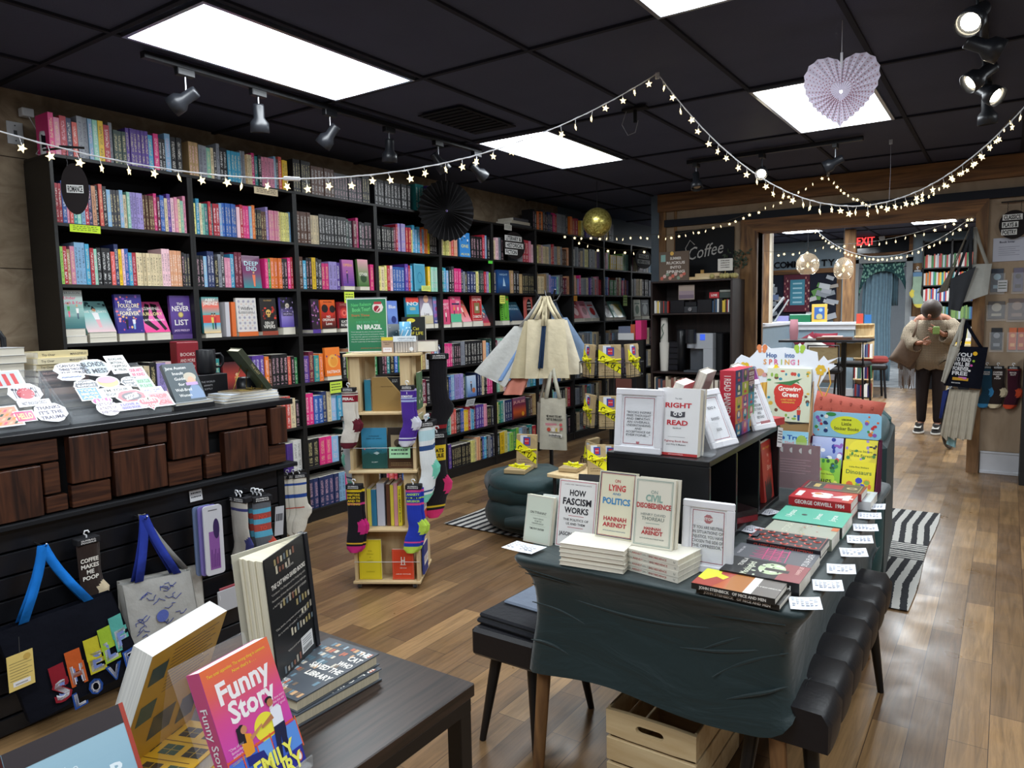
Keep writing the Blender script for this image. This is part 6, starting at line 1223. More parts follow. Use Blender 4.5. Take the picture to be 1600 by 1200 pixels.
for i,(x,y,r_) in enumerate(((-.395,1.865,.3),(-.372,2.02,.25),(-.365,2.17,.2),(-.36,2.34,.25),(-.365,2.485,.2),(-.37,2.63,.2),(-.38,2.79,.15),(-.385,2.93,.1),(-.69,2.42,-.5),(-.695,2.66,-.6),(-.69,2.14,-.4),(-1.245,1.865,-.15))):
 w = .075 if i < 11 else .13
 b = MB('paper','dfe2ea'); b.grid(lambda u,v: (w * (u - .5),.075 * (v - .5),.002 + .006 * u * u + .003 * v),3,3,smooth=False)
 rr = random.Random(i)
 for k in range(5):
  for q in range(6):
   if rr.random() < .85: u0 = .08 + .14 * q; b.add([(w * (u0 - .5),.075 * (.82 - .15 * k - .5),.0035 + .006 * u0 * u0 + .003 * (.82 - .15 * k)),(w * (u0 + .1 * rr.random() + .03 - .5),.075 * (.82 - .15 * k - .5),.0036 + .006 * (u0 + .12) ** 2 + .003 * (.82 - .15 * k)),(w * (u0 + .1 - .5),.075 * (.833 - .15 * k - .5),.0038 + .006 * (u0 + .12) ** 2 + .003 * .84),(w * (u0 - .5),.075 * (.833 - .15 * k - .5),.0036 + .006 * u0 * u0 + .003)],[(0,1,2,3)],color='8a90a2')
 o = b.build('handwritten_card',None,(x,y,TZc + .0005),(0,0,r_))
 nm_ = ['beside Of Mice and Men','beside To Kill a Mockingbird','beside the pink lettered slate book','beside the red lattice book','beside the grey green paperback','beside the turquoise Ulysses','beside the red 1984','at the far right end of the table books','left of the grey green paperback','left of the turquoise Ulysses','behind the framed STOP quote','under On Tyranny at the left front corner']
 tag(o,'white handwritten card lying ' + nm_[i],'card','handwritten notes on the green table')
# ---------------------------------------------------------------- cardboard book displays at the back of the table
t = thing('floor_display','cut-out cardboard display lettered Hop into SPRING with flowers','cardboard display',(-.80,3.2,TZc),0)
out = [(-.10,0),(.13,0),(.14,.35),(.155,.43),(.19,.5),(.225,.53),(.19,.535),(.235,.565),(.19,.55),(.175,.57),(.155,.545),(.15,.585),(.10,.6),(.08,.625),(.055,.60),(.02,.605),(-.04,.6),(-.065,.62),(-.09,.6),(-.11,.575),(-.13,.555),(-.165,.57),(-.185,.55),(-.2,.52),(-.185,.50),(-.215,.485),(-.18,.478),(-.175,.45),(-.12,.44),(-.10,.35)]
out = [(x,z * .885) for x,z in out]
b = MB('paper','e9eef6'); b.T = Matrix.Scale(1.085,4,(0,0,1)); b.prism(out,.0,.004)
yy = -.0008
text(b,'Hop',-.035,.505,.018,'4a6aa0',yy,bold=.03); text(b,'into',.04,.505,.018,'5a7ab0',yy,bold=.03)
for i,ch in enumerate('SPRING!'): text(b,ch,-.062 + .023 * i,.478,.02,['e0a060','e07868','d86890','a8c060','e0b060','e08ab0','d8605c'][i],yy,bold=.04)
for x,z,s,c in ((-.15,.45,.022,'e0b838'),(.165,.45,.018,'e0b840')):
 for k in range(6): disc(b,x + s * .7 * cos(k),z + s * .7 * sin(k),s * .5,c,yy - .0001 * k,n=8)
 b.tube([(x,-.001,z - s),(x - .01,-.001,z - .06),(x + .01,-.001,z - .1)],.003,4,color='dca848'); b.tube([(x + .03,-.001,z + .01),(x + .04,-.001,z - .05),(x + .02,-.001,z - .1)],.003,4,color='dca848')
disc(b,-.02,.445,.012,'e8c830',yy); disc(b,-.015,.46,.008,'e8c830',yy - .0002); poly(b,[(-.007,.46),(.0,.457),(-.007,.455)],'e08030',yy)
for x,z,c in ((-.075,.53,'e08858'),(.08,.53,'a8cc50')):
 for sx in (-1,1): disc(b,x + .012 * sx,z + .004,.011,c,yy - .0001,rz=.013,n=10); disc(b,x + .009 * sx,z - .009,.008,c,yy - .0002,n=10)
b.use(color='c8a878')
poly(b,[(-.09,.30),(-.03,.35),(-.03,.40),(-.10,.39)],'e8b858',yy); [b.tube([(-.09 + .015 * i,-.001,.32),(-.085 + .015 * i,-.001,.395)],.0012,4,color='b87838') for i in range(5)]
for i in range(14): rr_ = random.Random(i); disc(b,-.09 + .2 * rr_.random(),.40 + .03 * rr_.random(),.012,['e8d080','d8a0a0','a8c8e0','e8e0c0','c8d8a0'][i % 5],yy - .0003,rz=.009,n=9)
poly(b,[(-.17,.39),(-.1,.42),(-.09,.39),(-.15,.36)],'d86858',yy); poly(b,[(.04,.40),(.13,.41),(.14,.36),(.05,.37)],'6a94d8',yy); disc(b,.085,.435,.022,'d8b080',yy - .0001,rz=.016); disc(b,-.085,.435,.02,'d8a878',yy - .0001,rz=.015)
b.build('header_card',t)
b = MB('paper','a8865c');
for z,y in ((.22,-.03),(.07,-.07)): b.prism([(-.065,z - .05),(.13,z - .05),(.13,z + .045),(.05,z + .035),(.02,z + .055),(-.065,z + .06)],y,y + .003)
b.add([(.13,0,.02),(.13,-.09,.02),(.13,-.09,.1),(.135,0,.44),(.134,0,.02),(.134,-.09,.02),(.134,-.09,.1),(.139,0,.44)],[(0,1,2,3),(7,6,5,4),(0,4,5,1),(1,5,6,2),(2,6,7,3)],color='b8946a'); b.box(-.065,.13,-.09,0,0,.02); b.build('cardboard_tray',t)
DG = D(('r',-.5,.5,0,1,'d4d8c0'),('x',46,['c8483c','4a8a58','d8b048','3c8aa0','6a4a38','8ab048'],.05,.03,.97),('c',.0,.48,.37,'d4d8c0',.30),('c',0,.45,.32,'cc3c34',.27),('c',-.12,.55,.22,'cc3c34',.17),('c',.12,.55,.22,'cc3c34',.17),('p',[(-.35,.72),(0,.76),(.3,.82),(.05,.68)],'3f7848'),('t','Growing',.02,.62,.085,'f6efe4',.52,.03),('t','Green',.04,.51,.085,'f6efe4',.38,.03),('t','A FIRST GUIDE TO',0,.41,.03,'e8c050',.34),('t','GARDENING',0,.36,.03,'e8c050',.3),('s',.25,.03,.7,'4a2a1c','c84838','3a4a88'))
book('display_book','picture book Growing Green with a big red strawberry',.178,.225,.012,'d4d8c0',(-.757,3.165,1.02),(-.1,0,0),DG)
book('display_book','blue truck picture book in the lower cardboard pocket',.185,.14,.012,'9ad0e4',(-.757,3.12,.845),(-.1,0,0),D(('g',['7ab050','a8c860','b8e0ec','8ecae6']),('c',.05,.35,.4,'98c058',.22),('t','Blue Truck',.08,.82,.13,'2860b0',.8,.03),('t','for Sled',.0,.65,.09,'e08088',.4),('r',-.4,.15,.05,.2,'d83c34'),('c',-.3,.05,.05,'2a2a2c'),('c',.08,.05,.05,'2a2a2c'),('c',.36,.18,.09,'f0f0ee'),('c',.36,.7,.12,'a8c860',.2)))
b = MB('paper','e8eaee'); b.box(-.095,.095,-.006,0,0,.012); tag(b.build('price_strip',None,(-.757,3.105,.83)),'white strip below the blue truck picture book','label')
t = thing('sticker_book_display','counter display headed Little Sticker Books','cardboard display',(-.535,3.12,TZc),-.03)
b = MB('paper','8fc4de'); q = .13
pts = [(-q + .01,.21),(q - .01,.21),(q,.22),(q,.305),(q - .012,.315),(-q + .012,.315),(-q,.305),(-q,.22)]; b.prism(pts,.085,.088)
disc(b,0,.262,.062,'d4dc38',.0845,rz=.038,n=28); text(b,'USBORNE',0,.285,.006,'3a4a28',.084,bold=.03); text(b,'Little',0,.268,.013,'4a5028',.084,bold=.01); text(b,'Sticker Books',0,.248,.013,'4a5028',.084,w=.095,bold=.01)
rr = random.Random(8)
for i in range(26):
 x = rr.choice([rr.uniform(-.12,-.07),rr.uniform(.07,.12)]); disc(b,x,rr.uniform(.22,.305),rr.uniform(.004,.009),['d86840','e8e4e0','2a3a6a','c83c3c','8a5ab0','e8b040','4a9a50'][i % 7],.0845 - i * .00002,n=7)
disc(b,-.06,.305,.02,'3a8a48',.0843,rz=.008); b.build('header_card',t)
b = MB('paper','5c1c3c'); b.add([(q,-.03,0),(q,.1,0),(q,.1,.21),(q,.05,.21),(q + .003,-.03,0),(q + .003,.1,0),(q + .003,.1,.21),(q + .003,.05,.21)],[(0,1,2,3),(7,6,5,4),(0,3,7,4),(0,4,5,1)]); b.add([(-q,-.03,0),(-q,.1,0),(-q,.1,.21),(-q,.05,.21)],[(0,3,2,1)]); b.box(-q,q,-.03,.1,0,.006); b.box(-q,q,.095,.1,0,.21); b.build('cardboard_tray',t)
for dx,z,yv,c,ds,nm_ in ((-.064,.09,.045,'8a9ad0',D(('g',['5a7ab0','9aaadc','b8c4e8']),('x',14,['e8e8f0','2a3c9a','8a5ab0'],.09,.2,.95)),'blue and lilac'),(.064,.09,.045,'d8cc40',D(('c',0,.6,.4,'e4d83c',.4),('x',14,['4a8a48','9a8ac0','3a3a3c'],.06,.3,.98),('t','Little First Stickers',0,.62,.07,'3a5a28',.7),('t','In the Forest',0,.48,.09,'3a5a28',.7)),'yellow forest'),(-.064,.008,.0,'88c040',D(('x',26,['3c8a48','d85040','3c70c0','e0e070','2c5a34'],.08,.1,.98),('c',0,.35,.34,'b4d840',.26),('t','Little First Stickers',0,.5,.05,'3a4a28',.6),('t','Bugs',0,.3,.17,'2c3a24',.5)),'green Bugs'),(.064,.008,.0,'e4d830',D(('t','Little First Stickers',0,.82,.05,'3a5a28',.6),('t','Dinosaurs',0,.66,.13,'4a7038',.8),('x',12,['e89038','3c4ac0','d8703c','8ab048'],.1,.05,.4)),'yellow Dinosaurs')):
 book('sticker_book',f'{nm_} sticker book in the Little Sticker Books display',.12,.125,.008,c,(-.535 + dx,3.12 + yv - .012 - .03 * dx,TZc + z),(-.25,0,-.03),ds)
# ---------------------------------------------------------------- cloth helpers
def ribbon(mb,pts,wv,t=.002,color=None):
 """flat strap along pts, width vector wv"""
 wv = Vector(wv); v = []
 for p in pts: p = Vector(p); v += [p - wv,p + wv]
 f = [(2 * i,2 * i + 1,2 * i + 3,2 * i + 2) for i in range(len(pts) - 1)]; mb.add(v,f,smooth=True,color=color)
def arc3(a,b,h,n=10,out=(0,0,0)):
 """strap curve from a up to height h and down to b"""
 a,b,o = Vector(a),Vector(b),Vector(out); top = (a + b) / 2; top.z = h; P = []
 for i in range(n + 1):
  u = i / n; s = sin(pi * u) ** .75; q = a * (1 - u) + b * u
  w = top.x * 1.0; x = q.x * (1 - s) + top.x * s * 1.0 + (q.x - top.x) * s * .12; y = q.y * (1 - s) + top.y * s + (q.y - top.y) * s * .12
  P.append(Vector((x,y,a.z + (h - a.z) * s if u < .5 else b.z + (h - b.z) * s)) + o * s)
 return P
def sheet(mb,TL,TR,BR,BL,amp=.01,nrm=(1,0,0),fr=3.0,nu=14,nv=14,ph=0.0,color=None,puff=0.0):
 TL,TR,BR,BL,nr = map(Vector,(TL,TR,BR,BL,nrm))
 def fn(u,v):
  p = (BL * (1 - u) + BR * u) * (1 - v) + (TL * (1 - u) + TR * u) * v
  return tuple(p + nr * (amp * sin(fr * pi * u + ph + 1.3 * v) * (1 - .6 * v) + puff * sin(pi * u) * sin(pi * min(1,v * 1.0)) ** .6))
 mb.grid(fn,nu,nv,color=color); return fn
def tote(label,TL,TR,BR,BL,nrm,c,strap=None,apex=None,d=.025,amp=.008,fr=3.0,ph=0,extra=None,cat_='bag',strapw=.014,name='tote_bag',puff=.012,group=None):
 o0 = Vector(TL); q = [Vector(p) - o0 for p in (TL,TR,BR,BL)]; nr = Vector(nrm).normalized()
 t = thing(name,label,cat_,o0,0,group); b = MB('canvas',c)
 fn = sheet(b,*q,amp,nr,fr,ph=ph,puff=puff); sheet(b,q[1] - nr * d,q[0] - nr * d,q[3] - nr * d,q[2] - nr * d,amp * .5,nr,fr,ph=ph + 1)
 n = 14; ed = [(q[0],q[3]),(q[1],q[2])]
 for a,b_ in ed:
  pts = [a + (b_ - a) * i / 8 for i in range(9)]; v = [];  [v.extend([p,p - nr * d]) for p in pts]
  b.add(v,[(2 * i,2 * i + 1,2 * i + 3,2 * i + 2) for i in range(8)])
 b.add([q[3],q[2],q[2] - nr * d,q[3] - nr * d],[(0,1,2,3)])
 if extra: extra(b,fn,nr)
 o = b.build('bag_body',t);
 if strap and apex is not None:
  ap = Vector(apex) - o0; sw = (q[1] - q[0]).normalized() * strapw
  for k in (0,1):
   a = q[0] * .78 + q[1] * .22 + nr * (.006 - d * k); e = q[0] * .22 + q[1] * .78 + nr * (.006 - d * k); P = []
   for i in range(13):
    u = i / 12; s = sin(pi * u) ** .8; p = (a * (1 - u) + e * u); z = p.z + (ap.z - p.z) * s; m = ap + (p - ap) * .10; P.append(Vector((p.x * (1 - s) + m.x * s,p.y * (1 - s) + m.y * s,z)) + nr * .004 * k)
   r = MB('canvas',strap); ribbon(r,P,sw); solid(r.build('handle',t),.003)
 return t
def print_on(b,fn,nr,items,off=.0025):
 """letters placed on the sheet: (text, u, v, height, width, colour)"""
 for s,u,v,h,w,c,*bd in items:
  p0,pu,pv = Vector(fn(u,v)),Vector(fn(min(u + .1,1),v)),Vector(fn(u,min(v + .1,1))); eu = (pu - p0).normalized(); ev = (pv - p0); ev = (ev - eu * ev.dot(eu)).normalized(); en = eu.cross(ev)
  T0 = b.T; b.T = Matrix.Translation(p0 + nr * (off + .006)) @ Matrix((eu,-en,ev)).transposed().to_4x4()
  if s == 'RECT': rect(b,-w / 2,w / 2,-h / 2,h / 2,c)
  elif s == 'DISC': disc(b,0,0,w / 2,c,-.0006)
  else: text(b,s,0,0,h,c,-.001,w=w,bold=.03)
  b.T = T0
# ---------------------------------------------------------------- goods on the slatwall under the counter
def peg(label,y,z,L=.09):
 b = MB('metal','a0a4a8'); b.tube([(0,0,0),(L,0,-.002),(L + .008,0,.012)],.003,6); tag(b.build('peg_hook',None,(-2.95,y,z)),label,'hook')
XS = -2.80
def shelf_ex(b,fn,nr):
 cs = ('8a2430','c86030','c8c038','98b838','58a8a0')
 for i,(ch,u,v) in enumerate((('S',.30,.20),('H',.46,.28),('E',.63,.33),('L',.77,.38),('F',.90,.45))):
  print_on(b,fn,nr,[('RECT',u + .01,v + .15,.085,.050,cs[i]),(ch,u,v,.082,.062,cs[i]),(ch,u,v,.068,.046,'d8dce8'),(ch,u + .004,v - .002,.05,.030,'7a8cc8')],.002)
 for i,(ch,u,v) in enumerate((('L',.40,.0),('O',.56,.05),('V',.74,.12),('E',.90,.19))): print_on(b,fn,nr,[(ch,u,v,.062,.05,'2a50a0'),(ch,u,v,.05,.036,'d0d4e0')],.002)
tote('black tote bag with blue handles lettered SHELF LOVE',(-2.83,.96,.445),(-2.78,1.33,.475),(-2.76,1.42,.15),(-2.80,1.03,.09),(1,-.1,.05),'14161f','1a6cc0',(-2.87,1.14,.70),d=.04,extra=shelf_ex,strapw=.016)
peg('metal peg carrying the black tote with blue handles',1.15,.69)
t = thing('library_card_tag','cream library card tag hanging on the black tote','tag',(-2.757,1.0,.375),pi / 2 + .1); b = MB('paper','e0c878'); b.box(-.042,.042,0,.001,-.125,0); disc(b,.022,-.02,.012,'c8a858',-.0004); [rect(b,-.036,.036 * (1 if i % 2 else .6),-.03 - .01 * i,-.0285 - .01 * i,'6a6048',-.0005) for i in range(7)]; rect(b,-.028,.028,-.112,-.095,'e8e8ec',-.0007); [rect(b,-.02 + .004 * i,-.018 + .004 * i,-.108,-.103,'2a2a2e',-.0009) for i in range(10)]; b.build('card',t); b = MB('matte','3a3a3c'); b.tube([(0,0,0),(.004,.004,.055)],.0012,4); b.build('string',t)
def toile(b,fn,nr):
 rr = random.Random(9)
 for i in range(34):
  u,v = rr.uniform(.05,.9),rr.uniform(.08,.92); P = [Vector(fn(min(1,max(0,u + .035 * k + .02 * sin(k * 2.1 + i)))  ,min(1,max(0,v + .03 * cos(k * 1.4 + i * 2)))) ) + nr * .0035 for k in range(5)]
  b.tube(P,.0014,4,caps=False,color='3a4890')
 print_on(b,fn,nr,[('DISC',.45,.5,0,.05,'5a68b0'),('DISC',.72,.3,0,.03,'5a68b0'),('DISC',.2,.25,0,.025,'5a68b0')])
tote('pale canvas tote with blue line drawings and royal blue handles',(-2.84,1.40,.465),(-2.86,1.70,.43),(-2.84,1.72,.15),(-2.82,1.42,.12),(1,0,.05),'a9a9a6','2c3c98',(-2.88,1.52,.715),d=.035,extra=toile,strapw=.018)
tote('grey canvas tote hanging behind the blue handled one',(-2.90,1.42,.46),(-2.91,1.78,.42),(-2.9,1.78,.16),(-2.9,1.42,.12),(1,0,0),'b8b6b0','8e8e8c',(-2.92,1.53,.71),d=.02,extra=None)
peg('metal peg carrying the pale canvas totes',1.525,.70)
sock('brown socks reading COFFEE MAKES ME POOP on the slatwall',(-2.88,1.30,.66),pi / 2,'2e221e','d8c8a8',((.035,.038,'d8d4cc'),(.042,.045,'d8d4cc'),(.135,.138,'d8d4cc'),(.143,.146,'d8d4cc')),tuple((s,-.06 - .021 * i,.014,'f0ece4') for i,s in enumerate(('COFFEE','MAKES','ME','POOP'))),heel='d8c8a8',scale=1.1)
for i in range(3):
 t = thing('hanging_pouch',['front white pouch with a purple bookmark hanging on the slatwall','lilac pouch just behind the white one','blue grey pouch at the back of the hanging row'][i],'pouch',(-2.83 - .018 * i,1.80 - .012 * i,.70),pi / 2 - .15)
 b = MB('plastic',['ccced6','7c70b8','6a7ca0'][i]); w,h,r = .042,.30,.014; pl = [(sx * (w - r) + r * cos(a),sz_ * 1.0 + r * sin(a)) for sx,sz_,a0 in ((1,-.02,0),(-1,-.02,pi / 2),(-1,-h,pi),(1,-h,3 * pi / 2)) for a in [a0 + k * pi / 8 for k in range(5)]]; b.prism(pl,0,.009)
 if i == 0: rect(b,-.022,.024,-.29,-.12,'8a58a0',-.0005); disc(b,.012,-.11,.014,'3a2a5a',-.0007,rz=.045); [b.tube([(-.015 + .008 * k,-.001,-.28),(-.012 + .008 * k,-.001,-.2 - .02 * (k % 2))],.0012,4,color='5c3078') for k in range(5)]; rect(b,-.02,.02,-.028,-.024,'5a5a60',-.0006)
 b.build('case',t)
note('small white card reading wally pouches above the hanging pouch',(-2.945,1.80,.70),.06,.05,'d8dade',(-.1,0,pi / 2),ink='4a4a50',n=2,name='handwritten_card',cat='card')
peg('metal peg carrying the sock cards at the right of the slatwall',2.05,.70,.12)
for i in range(2): sock(f'white socks with navy band hanging left of the striped grey pairs, ' + ('front' if i else 'back') + ' pair',(-2.90 + .03 * i,1.97,.67),.15,'c0bcb4','3a3c78',((.03,.04,'3a3c78'),),n=1,scale=1.1)
for i in range(3): sock('grey socks with light blue and red stripes on the slatwall, ' + ['front','middle','rear'][i] + ' pair',(-2.83 - .03 * i,2.05,.66),pi / 2 - .3,'5c6068','c04838',((.03,.05,'58a8c8'),(.075,.095,'58a8c8'),(.12,.14,'58a8c8'),(.05,.075,'a84840'),(.095,.12,'a84840')),(('NO',-.062,.014,'d85040'),('TO',-.106,.014,'d85040')),n=1,scale=1.2)
note('pale card lettered tarot lying against the slatwall',(-2.86,2.16,.46),.05,.14,'b8bac0',(0,.1,pi / 2),ink='4a4a50',n=1,name='hanging_card',cat='card')
for i in range(3): sock('white socks with blue and red rings at the counter end, ' + ['front','middle','rear'][i] + ' pair',(-3.0 + .02 * i,2.335 + .022 * i,.69),1.1,'d8d4c8','d8d4c8',((.03,.045,'2a4a98'),(.085,.11,'2a4a98'),(.15,.153,'c04838'),(.163,.166,'c04838')),n=1,scale=.95)
for i in range(2):
 t = thing('plastic_packet',['clear packet of pins low on the slatwall','second clear packet with a red card behind it'][i],'packet',(-2.86 - .03 * i,1.88 + .03 * i,.24),pi / 2); b = MB('plastic',['b4b6bc','a85058'][i]); b.cbox(-.06,.06,0,.006,-.05,.05,.002); b.tube([(-.05,-.001,.03 - .02 * k) for k in range(2)],.002,4,color='d8d8dc'); b.build('packet',t)
t = thing('acrylic_shelf_stock','pale folded pouch hanging low beside the open book','pouch',(-2.86,2.03,.34),pi / 2); b = MB('canvas','4a4c7a'); b.prism([(-.03,-.1),(.0,-.12),(.03,-.06),(.025,.05),(-.02,.06)],0,.02); rect(b,-.02,.02,0,.04,'c8c8cc',-.0006); b.build('cloth',t)
# ---------------------------------------------------------------- foreground table and its books
lt = thing('side_table','dark veneered square table with black metal legs in the foreground','table',(-1.3,.5,0),0)
ax0,ax1,ay0,ay1 = -1.41 + 1.3,-.872 + 1.3,-.55 - .5,1.115 - .5
MB('dark_veneer').cbox(ax0,ax1,ay0,ay1,.722,.75,.002).build('tabletop',lt)
for x in (ax0 + .02,ax1 - .024):
 for y in (ay0 + .02,ay1 - .024): MB('plastic','101013').cbox(x - .018,x + .018,y - .018,y + .018,0,.7,.002).build('leg',lt)
MB('plastic','101013').cbox(ax0 + .003,ax1 - .005,ay0,ay1 - .006,.69,.721,.002).build('apron',lt)
def cat_cov(mb,W,H):
 rr = random.Random(5); y = -.0005
 for r_ in range(9):
  z = H * (.95 - .105 * r_); x = -W * .46
  while x < W * .46:
   w_ = rr.uniform(.006,.011); hh = rr.uniform(.010,.017)
   if rr.random() < (.75 if x < W * .05 or r_ in (0,8) else .25): rect(mb,x,x + w_ * .8,z - hh,z,rr.choice(['9ab0bc','c8a078','b86850','6a8898','d0c8b8','7a6858','4a6a78']),y)
   x += w_
 for s_,zz,w_ in (('THE',.90,.22),('CAT',.78,.22),('WHO',.66,.24),('SAVED THE',.53,.56),('LIBRARY',.40,.44)): text(mb,s_,W * .46,H * zz,.0165,'f2efe8',y - .0003,w=W * w_,bold=.04,align='r') if 0 else text(mb,s_,W * (.46 - w_ / 2),H * zz,.0165,'f2efe8',y - .0003,w=W * w_,bold=.04)
 for i,s_ in enumerate(('SOSUKE','NATSUKAWA')): text(mb,s_,-W * .15,H * (.2 - .08 * i),.009,'c8c8c4',y - .0003,bold=.03)
z_ = .7515
for i in range(2):
 t = thing('hardback',['lower grey hardback under The Cat Who Saved the Library','grey hardback lettered The Cat Who Saved the Library'][i],'book',(-1.118 - .008 * i,.915 + .004 * i,z_),-.03 + .05 * i)
 T_ = .0245; W,H = .148,.216; b = MB('print','4a5058'); b.T = Matrix.Translation((0,-H / 2,T_)) @ Matrix(((1,0,0,0),(0,0,1,0),(0,-1,0,0),(0,0,0,1)))
 b.box(-W / 2,W / 2,0,.0022,0,H); b.box(-W / 2,W / 2,T_ - .0022,T_,0,H); b.box(-W / 2,-W / 2 + .0022,.0022,T_ - .0022,0,H); cat_cov(b,W,H); b.build('cover',t)
 p = MB('pages','d8ccb0'); p.T = None; p.box(-W / 2 + .0022,W / 2 - .005,-H / 2 + .004,H / 2 - .004,.0022,T_ - .0022); p.build('pages',t); z_ += T_ + .0005
# The Cat Who Saved Books: stands slightly open, back cover towards the camera
def cat_back(b,W,H):
 rr = random.Random(12); y = -.0006
 for z,n,x0 in ((.93,7,-.3),(.86,5,-.28),(.58,7,-.28),(.50,6,.1),(.30,8,-.1),(.06,6,-.35),(.4,4,.2)):
  for k in range(n): hh = rr.uniform(.009,.016); x = W * (x0 + .075 * k); rect(b,x,x + .0065,H * z - .006,H * z - .006 + hh,rr.choice(['b0a898','8a5a48','d0c8b0','6a7880','a89868']),y)
 text(b,'PRAISE FOR',W * .05,H * .83,.004,'c8c4bc',y,bold=.012); text(b,'THE CAT WHO SAVED BOOKS',0,H * .755,.009,'e8e4dc',y,w=W * .84,bold=.03)
 for i,s_ in enumerate(('"Combines The Elegance of the Hedgehog with','Penumbras 24-Hour Bookstore and you might get','a feel for this delightful novel" - MYSTERIES','','','','"Cats, books, young love and adventures catnip','for a variety of readers" - BOOKLIST','','','','"Whimsical and wise"')):
  if s_: text(b,s_,-.02 * W,H * (.70 - .047 * i),.0042,'c4c0b8',y,w=W * min(.84,len(s_) * .021),bold=0)
 rect(b,W * .1,W * .4,H * .05,H * .19,'e0e0e0',y); [rect(b,W * (.13 + .02 * k),W * (.14 + .02 * k),H * .06,H * .1,'2a2a2c',y - .0002) for k in range(12)]; [rect(b,W * .13,W * .36,H * (.12 + .018 * k),H * (.127 + .018 * k),'8a8a8c',y - .0002) for k in range(3)]
t = thing('hardback','black backed copy of The Cat Who Saved Books standing half open','book',(-1.19,.982,z_ + .002),(.06,-.03,0))
W,H = .155,.25
a_back = math.atan2(.854 - .981,-1.133 + 1.185)      # direction from spine to fore-edge of the back cover
b = MB('print','17181b'); b.T = Matrix.Rotation(a_back + pi,4,'Z'); b.T = Matrix.Rotation(radians(112),4,'Z')
b.box(-W,0,0,.0025,0,H); b.T = b.T @ Matrix.Translation((-W / 2,0,0)); cat_back(b,W,H)
b.build('back_cover',t)
b = MB('print','c8c4b4'); b.T = Matrix.Rotation(radians(80),4,'Z'); b.box(-W,0,.004,.0065,0,H); b.build('front_cover',t)
b = MB('print','22242a'); b.T = Matrix.Rotation(radians(96),4,'Z'); b.cbox(-.004,.006,-.004,.016,0,H,.001); b.build('spine',t)
b = MB('pages','e2dac2')
for k in range(11):
 a = radians(110 - 2.3 * k); b.T = Matrix.Rotation(a,4,'Z'); L = W - .006 - .0015 * (k % 3); b.add([(0,.003,.004),(-L,.003,.004),(-L,.003,H - .005),(0,.003,H - .005),(0,.0072,.004),(-L,.0085,.004),(-L,.0085,H - .005),(0,.0072,H - .005)],[(0,1,2,3),(7,6,5,4),(3,2,6,7),(0,4,5,1),(1,5,6,2)])
b.build('pages',t)
# Funny Story
def funny(mb,W,H):
 y = -.0005
 vgrad(mb,-W / 2,W / 2,0,H,['5a2a90','b83aa8','d048a8','d84c90','e06058','e8703c'],y)
 text(mb,'Two total opposites. The wrong thing in common.',0,H * .94,.0048,'f0c838',y - .0002,w=W * .86,bold=0.012); text(mb,"Now that's a . . .",.01,H * .895,.0048,'f0c838',y - .0002,bold=.012)
 text(mb,'Funny',.0,H * .79,.030,'f4eef0',y - .0003,w=W * .76,bold=.04); text(mb,'Story',.004,H * .625,.030,'f4eef0',y - .0003,w=W * .66,bold=.04)
 disc(mb,W * .10,H * .40,W * .16,'ece040',y - .0003,n=28)
 rect(mb,-W / 2,W / 2,0,H * .26,'2a2c98',y - .0004)
 for i in range(5): rect(mb,-W / 2 + W * .21 * i,-W / 2 + W * (.21 * i + .19),H * .12,H * .31,['4a78d8','3c68d0','68a0e8','3c60c8','5a90e0'][i],y - .0005)
 for i in range(6): rect(mb,-W / 2 + W * .205 * i - .001,-W / 2 + W * .205 * i + .001,H * .1,H * .34,'e05a38',y - .0006)
 rect(mb,-W / 2,W / 2,H * .32,H * .335,'e05a38',y - .0007)
 def q(pts,c,l): poly(mb,[(a * W,b_ * H) for a,b_ in pts],c,y - .0008 - l * .0001)
 q([(-.26,.28),(-.13,.29),(-.11,.42),(-.2,.45),(-.27,.42)],'e89a28',0); q([(-.30,.40),(-.20,.38),(-.19,.50),(-.28,.51)],'1c1424',1); disc(mb,-.19 * W,.475 * H,W * .045,'c88860',y - .0011); q([(-.28,.46),(-.18,.51),(-.22,.52),(-.29,.50)],'1c1424',3)
 q([(-.14,.40),(.06,.44),(.06,.425),(-.12,.37)],'c88860',1); q([(-.26,.29),(-.02,.26),(.04,.12),(-.02,.11),(-.08,.2),(-.26,.22)],'20287c',1)
 q([(.2,.36),(.36,.36),(.38,.47),(.34,.50),(.22,.49)],'e8eaf4',1); disc(mb,.25 * W,.54 * H,W * .045,'b87850',y - .0011); disc(mb,.24 * W,.565 * H,W * .055,'181420',y - .0010,rz=H * .022); q([(.22,.46),(.05,.42),(.05,.40),(.24,.42)],'b87850',2); q([(.2,.36),(.37,.36),(.36,.3),(.3,.14),(.25,.14),(.26,.28),(.2,.12),(.14,.13)],'181c40',2)
 text(mb,'EMILY',.01,H * .16,.022,'f0ec60',y - .0015,w=W * .6,bold=.04); text(mb,'HENRY',.014,H * .04,.022,'f0ec60',y - .0015,w=W * .66,bold=.04)
 for i,s_ in enumerate(('"A love story','like the old','ones" good')): text(mb,s_,W * .38,H * (.55 - .028 * i),.0035,'f0d8e8',y - .0009,bold=0)
 for i,s_ in enumerate(('"One of my','favourite','authors"')): text(mb,s_,-W * .34,H * (.40 - .028 * i),.004,'f0d8e8',y - .0009,bold=0)
 text(mb,'COLLEEN HOOVER',-W * .34,H * .30,.0035,'e8b040',y - .0009,bold=0,w=W * .22)
 disc(mb,W * .42,H * .055,W * .045,'e07040',y - .0009,rz=W * .06); disc(mb,W * .42,H * .055,W * .028,'f0f0f0',y - .0012,rz=W * .045)
fz = .855
FH = .198
fb = book('paperback','orange and pink paperback Funny Story in the foreground',.129,FH,.028,'c84898',(-.870,.628,.815),(-.36,0,pi / 2 + radians(8)),funny,spine='c8507c',page='ece6da',stext=('Funny Story','f4eef0',.5))
